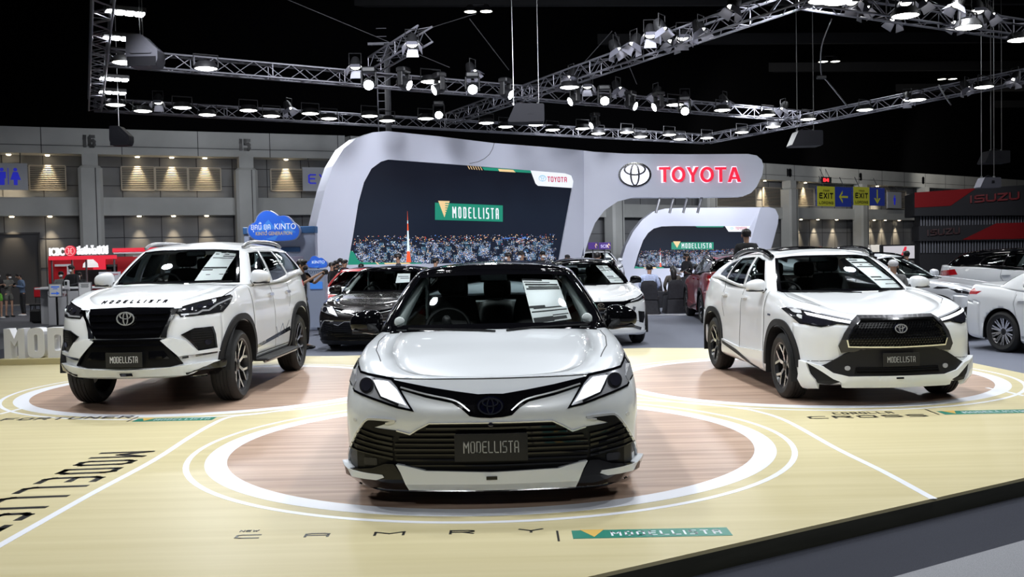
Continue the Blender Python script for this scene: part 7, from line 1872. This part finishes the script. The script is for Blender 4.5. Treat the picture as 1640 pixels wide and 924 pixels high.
person((C3.x, C3.y, 0), B_ + R(-25), 'seated person in navy at the right of the seated visitors', 'sit', NV, NV, None, h=1.68, lean=-.08)
p, w, k = person(spot_at(1100, 30.3), R(-60), 'standing long-haired person in a black suit and mask holding a white sheet', 'paper', K_, K_, mask_b, 'long', 1.60); holding('paper_sheet', p, (0, -.36, 1.03), (.22, .30, .006), M['paper'], 'white sheet held by the standing person in black', 'paper')
# before the screens
p, w, k = person(spot_at(909, 31.5), R(-25), 'person in a grey jacket with loose hair holding papers beside the big screen', 'paper', CH, K_, mask_w, 'long', 1.62); holding('paper_sheet', p, (0, -.34, 1.06), (.24, .30, .006), M['paper'], 'papers held by the person beside the big screen', 'paper')
person(spot_at(815, 29.), R(-70), 'person in a dark suit, leftmost of the three before the big screen', 'stand', K_, K_, mask_w, h=1.72)
person(spot_at(836, 29.2), R(-50), 'person in a navy suit and white shirt, middle of the three before the big screen', 'phone', NV, NV, mask_w, h=1.76)
person(spot_at(869, 29.4), R(20), 'person in a black shirt and pale mask, rightmost of the three before the big screen', 'stand', K_, K_, mask_w, h=1.75)
person(spot_at(697, 27.4), R(120), 'person turned away, head just above the black car roof', 'stand', GY, K_, None, h=1.62)
person(spot_at(638, 27.6), R(-75), 'person in a charcoal suit walking left above the brown-black car', 'stand', CH, CH, mask_w, h=1.76)
person(spot_at(551, 27.2), R(60), 'person in black, rightmost of the dark group behind the red car', 'desk', K_, K_, None, h=1.62)
person(spot_at(545, 27.9), R(20), 'tallest person in black of the group behind the red car', 'stand', K_, K_, mask_w, h=1.66)
person(spot_at(538, 27.4), R(40), 'person in black between the others behind the red car', 'stand', K_, K_, mask_b, h=1.60)
person(spot_at(531, 27.0), R(80), 'leftmost person in black behind the red car', 'stand', K_, K_, mask_b, h=1.56)
person(spot_at(578, 27.3), R(170), 'person seen from behind, only the hair showing above the dark saloon', 'stand', GY, K_, None, 'short', 1.50)
p, w, k = person(spot_at(482, 18.0), R(75), 'person in a black T-shirt photographing the big screen', 'photo', K_, K_, mask_b, h=1.66, sleeves=False); holding('camera', p, (0, -.48, 1.42), (.13, .07, .09), M['plastic'], 'camera held up by the person in the black T-shirt', 'camera')
p, w, k = person(spot_at(957, 26.2), R(160), 'person with cropped hair seen from behind before the silver car', 'photo', K_, K_, mask_b, h=1.68)
person(spot_at(1196, 19.5, .30), R(185), 'person in black seen from behind beyond the right car', 'stand', K_, K_, None, h=1.78)
person(spot_at(1452, 24.8), R(190), 'person whose dark hair shows above the silver car at right', 'stand', GY, K_, None, h=1.55)
person(spot_at(1431, 15.6), R(170), 'person in a white cap standing beyond the right car windscreen', 'stand', GY, K_, None, 'cap', 1.46)
# far left aisle
p, w, k = person(tuple(ground(12, 511)), R(70), 'person in lime shorts cut by the left picture edge', 'phone', K_, GRN, mask_w, 'long', 1.48, legs_bare=True, shoes=shoe_w)
p.location = (*ground(-2, 511)[:2], 0)
p, w, k = person(tuple(ground(15, 508)), R(60), 'person in a grey jacket and shorts looking at a phone', 'phone', KH, KH, mask_w, 'bun', 1.42, legs_bare=True, head_down=1); holding('phone', p, (0, -.30, 1.03), (.07, .14, .01), M['black_gloss'], 'phone of the person in the grey jacket', 'phone')
p, w, k = person(tuple(ground(38, 506)), R(-40), 'person in a denim jacket and dark trousers looking down at a phone', 'phone', DN, K_, None, 'short', 1.40, head_down=1, lean=-.12, shoes=shoe_w); holding('phone', p, (0, -.38, 1.0), (.07, .14, .01), M['black_gloss'], 'phone of the person in the denim jacket', 'phone')
# staff behind the counter
person(spot_at(97, 28.6), R(20), 'staff member in grey at the left behind the reception counter', 'desk', GY, K_, mask_w, h=1.45)
person(spot_at(117, 28.3), R(-15), 'staff member in black leaning over the reception counter', 'desk', K_, K_, mask_w, h=1.62, lean=-.1)
person(spot_at(126, 28.8), R(5), 'staff member with long hair and white mask behind the counter', 'desk', K_, K_, mask_w, 'long', 1.42)

q = at(1196, 420, 19.5); o = MB().box((q.x, 19.5, .15), (.6, .5, .30), bev=.01).build('step_stool', K_); tag(o, 'low black step under the person in black beyond the right car', 'step')
# ================================================================== the three cars on the stage and the cars behind
saloon('saloon_car', (-.145, 5.87, S), 0, M['silver_white'], M['black_gloss'], 'silver white saloon with black roof in the middle of the stage')
suv_large('sport_utility_car', (-3.925, 9.9, S), R(-1.0), M['white'], 'tall white sport utility car on the left stage disc')
crossover('crossover_car', (3.71, 9.4, S), R(3.3), M['white'], 'white crossover with wide dark grille on the right stage disc')
saloon('saloon_car', (-2.62, 17.3, 0), R(-6), M['black_paint'], M['black_gloss'], 'brown-black saloon parked behind the stage, left of the middle car', kit=False)
red = crossover('hatchback_car', (-3.85, 22.4, 0), R(-4), M['red'], 'red hatchback with a white bonnet half behind the brown-black saloon', style='b', bonnet=M['white']); red.scale = (.93, .93, .91)
suv2 = crossover('crossover_car', (1.55, 17.2, 0), R(4), M['white'], 'white crossover with black roof behind the stage, right of the middle car', style='b', roofp=M['black_gloss'])
sl = crossover('crossover_car', (3.95, 41.5, .2), R(4), M['silver'], 'silver car on the low platform between the two arches', style='b')
dr = crossover('crossover_car', (5.4, 25.9, 0), R(177), M['dark_red'], 'dark red car showing its tail beyond the right stage car', style='b', roofp=M['black_gloss'])
s3 = crossover('crossover_car', (8.6, 17.3, 0), R(45), M['silver'], 'silver crossover with slim lamps behind the right stage car', style='b', roofp=M['silver'])
sd = saloon('saloon_car', (9.62, 12.0, 0), R(20), M['white'], M['white'], 'white saloon cut by the right picture edge, tail toward the stage', kit=False); sd.scale = (.94, .94, .95)
wv = crossover('crossover_car', (14.0, 21.2, 0), R(62), M['white'], 'white car with black roof seen from its side at far right', style='b', roofp=M['black_gloss'])
dk = saloon('saloon_car', (11.6, 26.2, 0), R(80), M['black_paint'], M['silver'], 'dark car with pale roof between the silver crossover and the advert screen', kit=False); dk.scale = (1, 1, .85)
# ================================================================== light
w = bpy.data.worlds.new('hall_air'); SC.world = w; w.use_nodes = True; w.node_tree.nodes['Background'].inputs[0].default_value = (.011, .012, .015, 1)
def lamp(p, tgt, e, size=R(70), soft=.18, col=(.94, .97, 1), kind='SPOT', blend=.5):
    L = bpy.data.lights.new('rig_and_fill_spot', kind); L.energy = e; L.color = col
    if kind == 'SPOT': L.spot_size = size; L.spot_blend = blend; L.shadow_soft_size = soft
    else: L.size = soft; L.shape = 'DISK'
    o = bpy.data.objects.new('rig_and_fill_spot', L); COL.objects.link(o); o.location = p
    o.rotation_euler = (Vector(tgt) - Vector(p)).to_track_quat('-Z', 'Y').to_euler(); return o
# lamps of the rig over the stage (their trusses hang above the picture), then added fill lamps
for x in (-6.5, -2.2, 2.2, 6.5):
    for y, pw in ((7.0, 640), (10.4, 600), (14.0, 600), (18.0, 560)):
        lamp((x, y, 6.9), (x * .9, y - .2, 0), pw, R(100), .2)
for x, y, tx, ty in ((-2.2, -1.5, -.2, 6.5), (1.8, -1.5, -.1, 6.5), (-5.5, 1.5, -4.0, 10.5), (5.5, 1.5, 3.8, 10.5)):  # added frontal fill to brighten the car fronts, not lamps of the rig
    lamp((x, y, 6.4), (tx, ty, .6), 420, R(44), .09)
for x, y in ((8.5, 15.5), (12.5, 13.5), (13., 19.), (9., 20.)): lamp((x, y, 6.8), (x, y + .6, 0), 620, R(100), .2)  # added lamps brightening the parked cars at right, no fixtures modelled here
lamp((-11, 23, 6.6), (-12.6, 27.3, .8), 650, R(62), .3); lamp((-14, 27, 6.2), (-14.0, 32, 1.2), 500, R(60), .3)  # added lamps to brighten the counter and bank booth at left
# lamps of the visible trusses over the stand, then added fill lamps
for px, py in ((330, 110), (497, 182), (690, 131), (779, 197), (912, 140), (1004, 212), (1157, 176), (1294, 191), (1469, 160)):
    p = ground(px, py, 6.1); lamp(p, (p.x * .95, p.y - 3.5, 0), 900, R(110), .25)
for tx in (-6, -2., 2., 6): lamp((tx, 19.5, 6.9), (tx * 1.1, 31.0, 3.0), 1900, R(85), .3, (.90, .93, 1))  # added wash that brightens the big arch, away from the visible trusses
for tx in (4., 9., 14.): lamp((tx, 34, 7.5), (tx * 1.1, 46.0, 1.8), 3600, R(85), .3, (.90, .93, 1))  # added lamps to make the farther small arch bright enough
for x, y in ((-20, 30), (-12, 36), (-22, 20), (12, 34), (20, 24), (14, 18), (24, 44), (34, 56), (-26, 28), (-6, 34), (8, 44)):  # unseen general fill added to lift the hall, no fixtures at these points
    lamp((x, y, 9.5), (x - 1.5, y + 3, 0), (330 if x < -10 else 600) if x < 10 else 520, R(140), .4)
for x, y in ((14, 56), (24, 63), (34, 71)): lamp((x, y, 9.), (x + 4, y + 9, 7.), 900, R(110), .4, (1, .95, .86))  # added fill close to the right wall, brightening its fascia
SC.view_settings.view_transform = 'Standard'; SC.view_settings.look = 'None'; SC.view_settings.exposure = 0; SC.view_settings.gamma = 1
SC.view_settings.use_curve_mapping = False
SC.cycles.use_denoising = True; SC.cycles.sample_clamp_indirect = 4; SC.cycles.max_bounces = 8; SC.cycles.transparent_max_bounces = 12
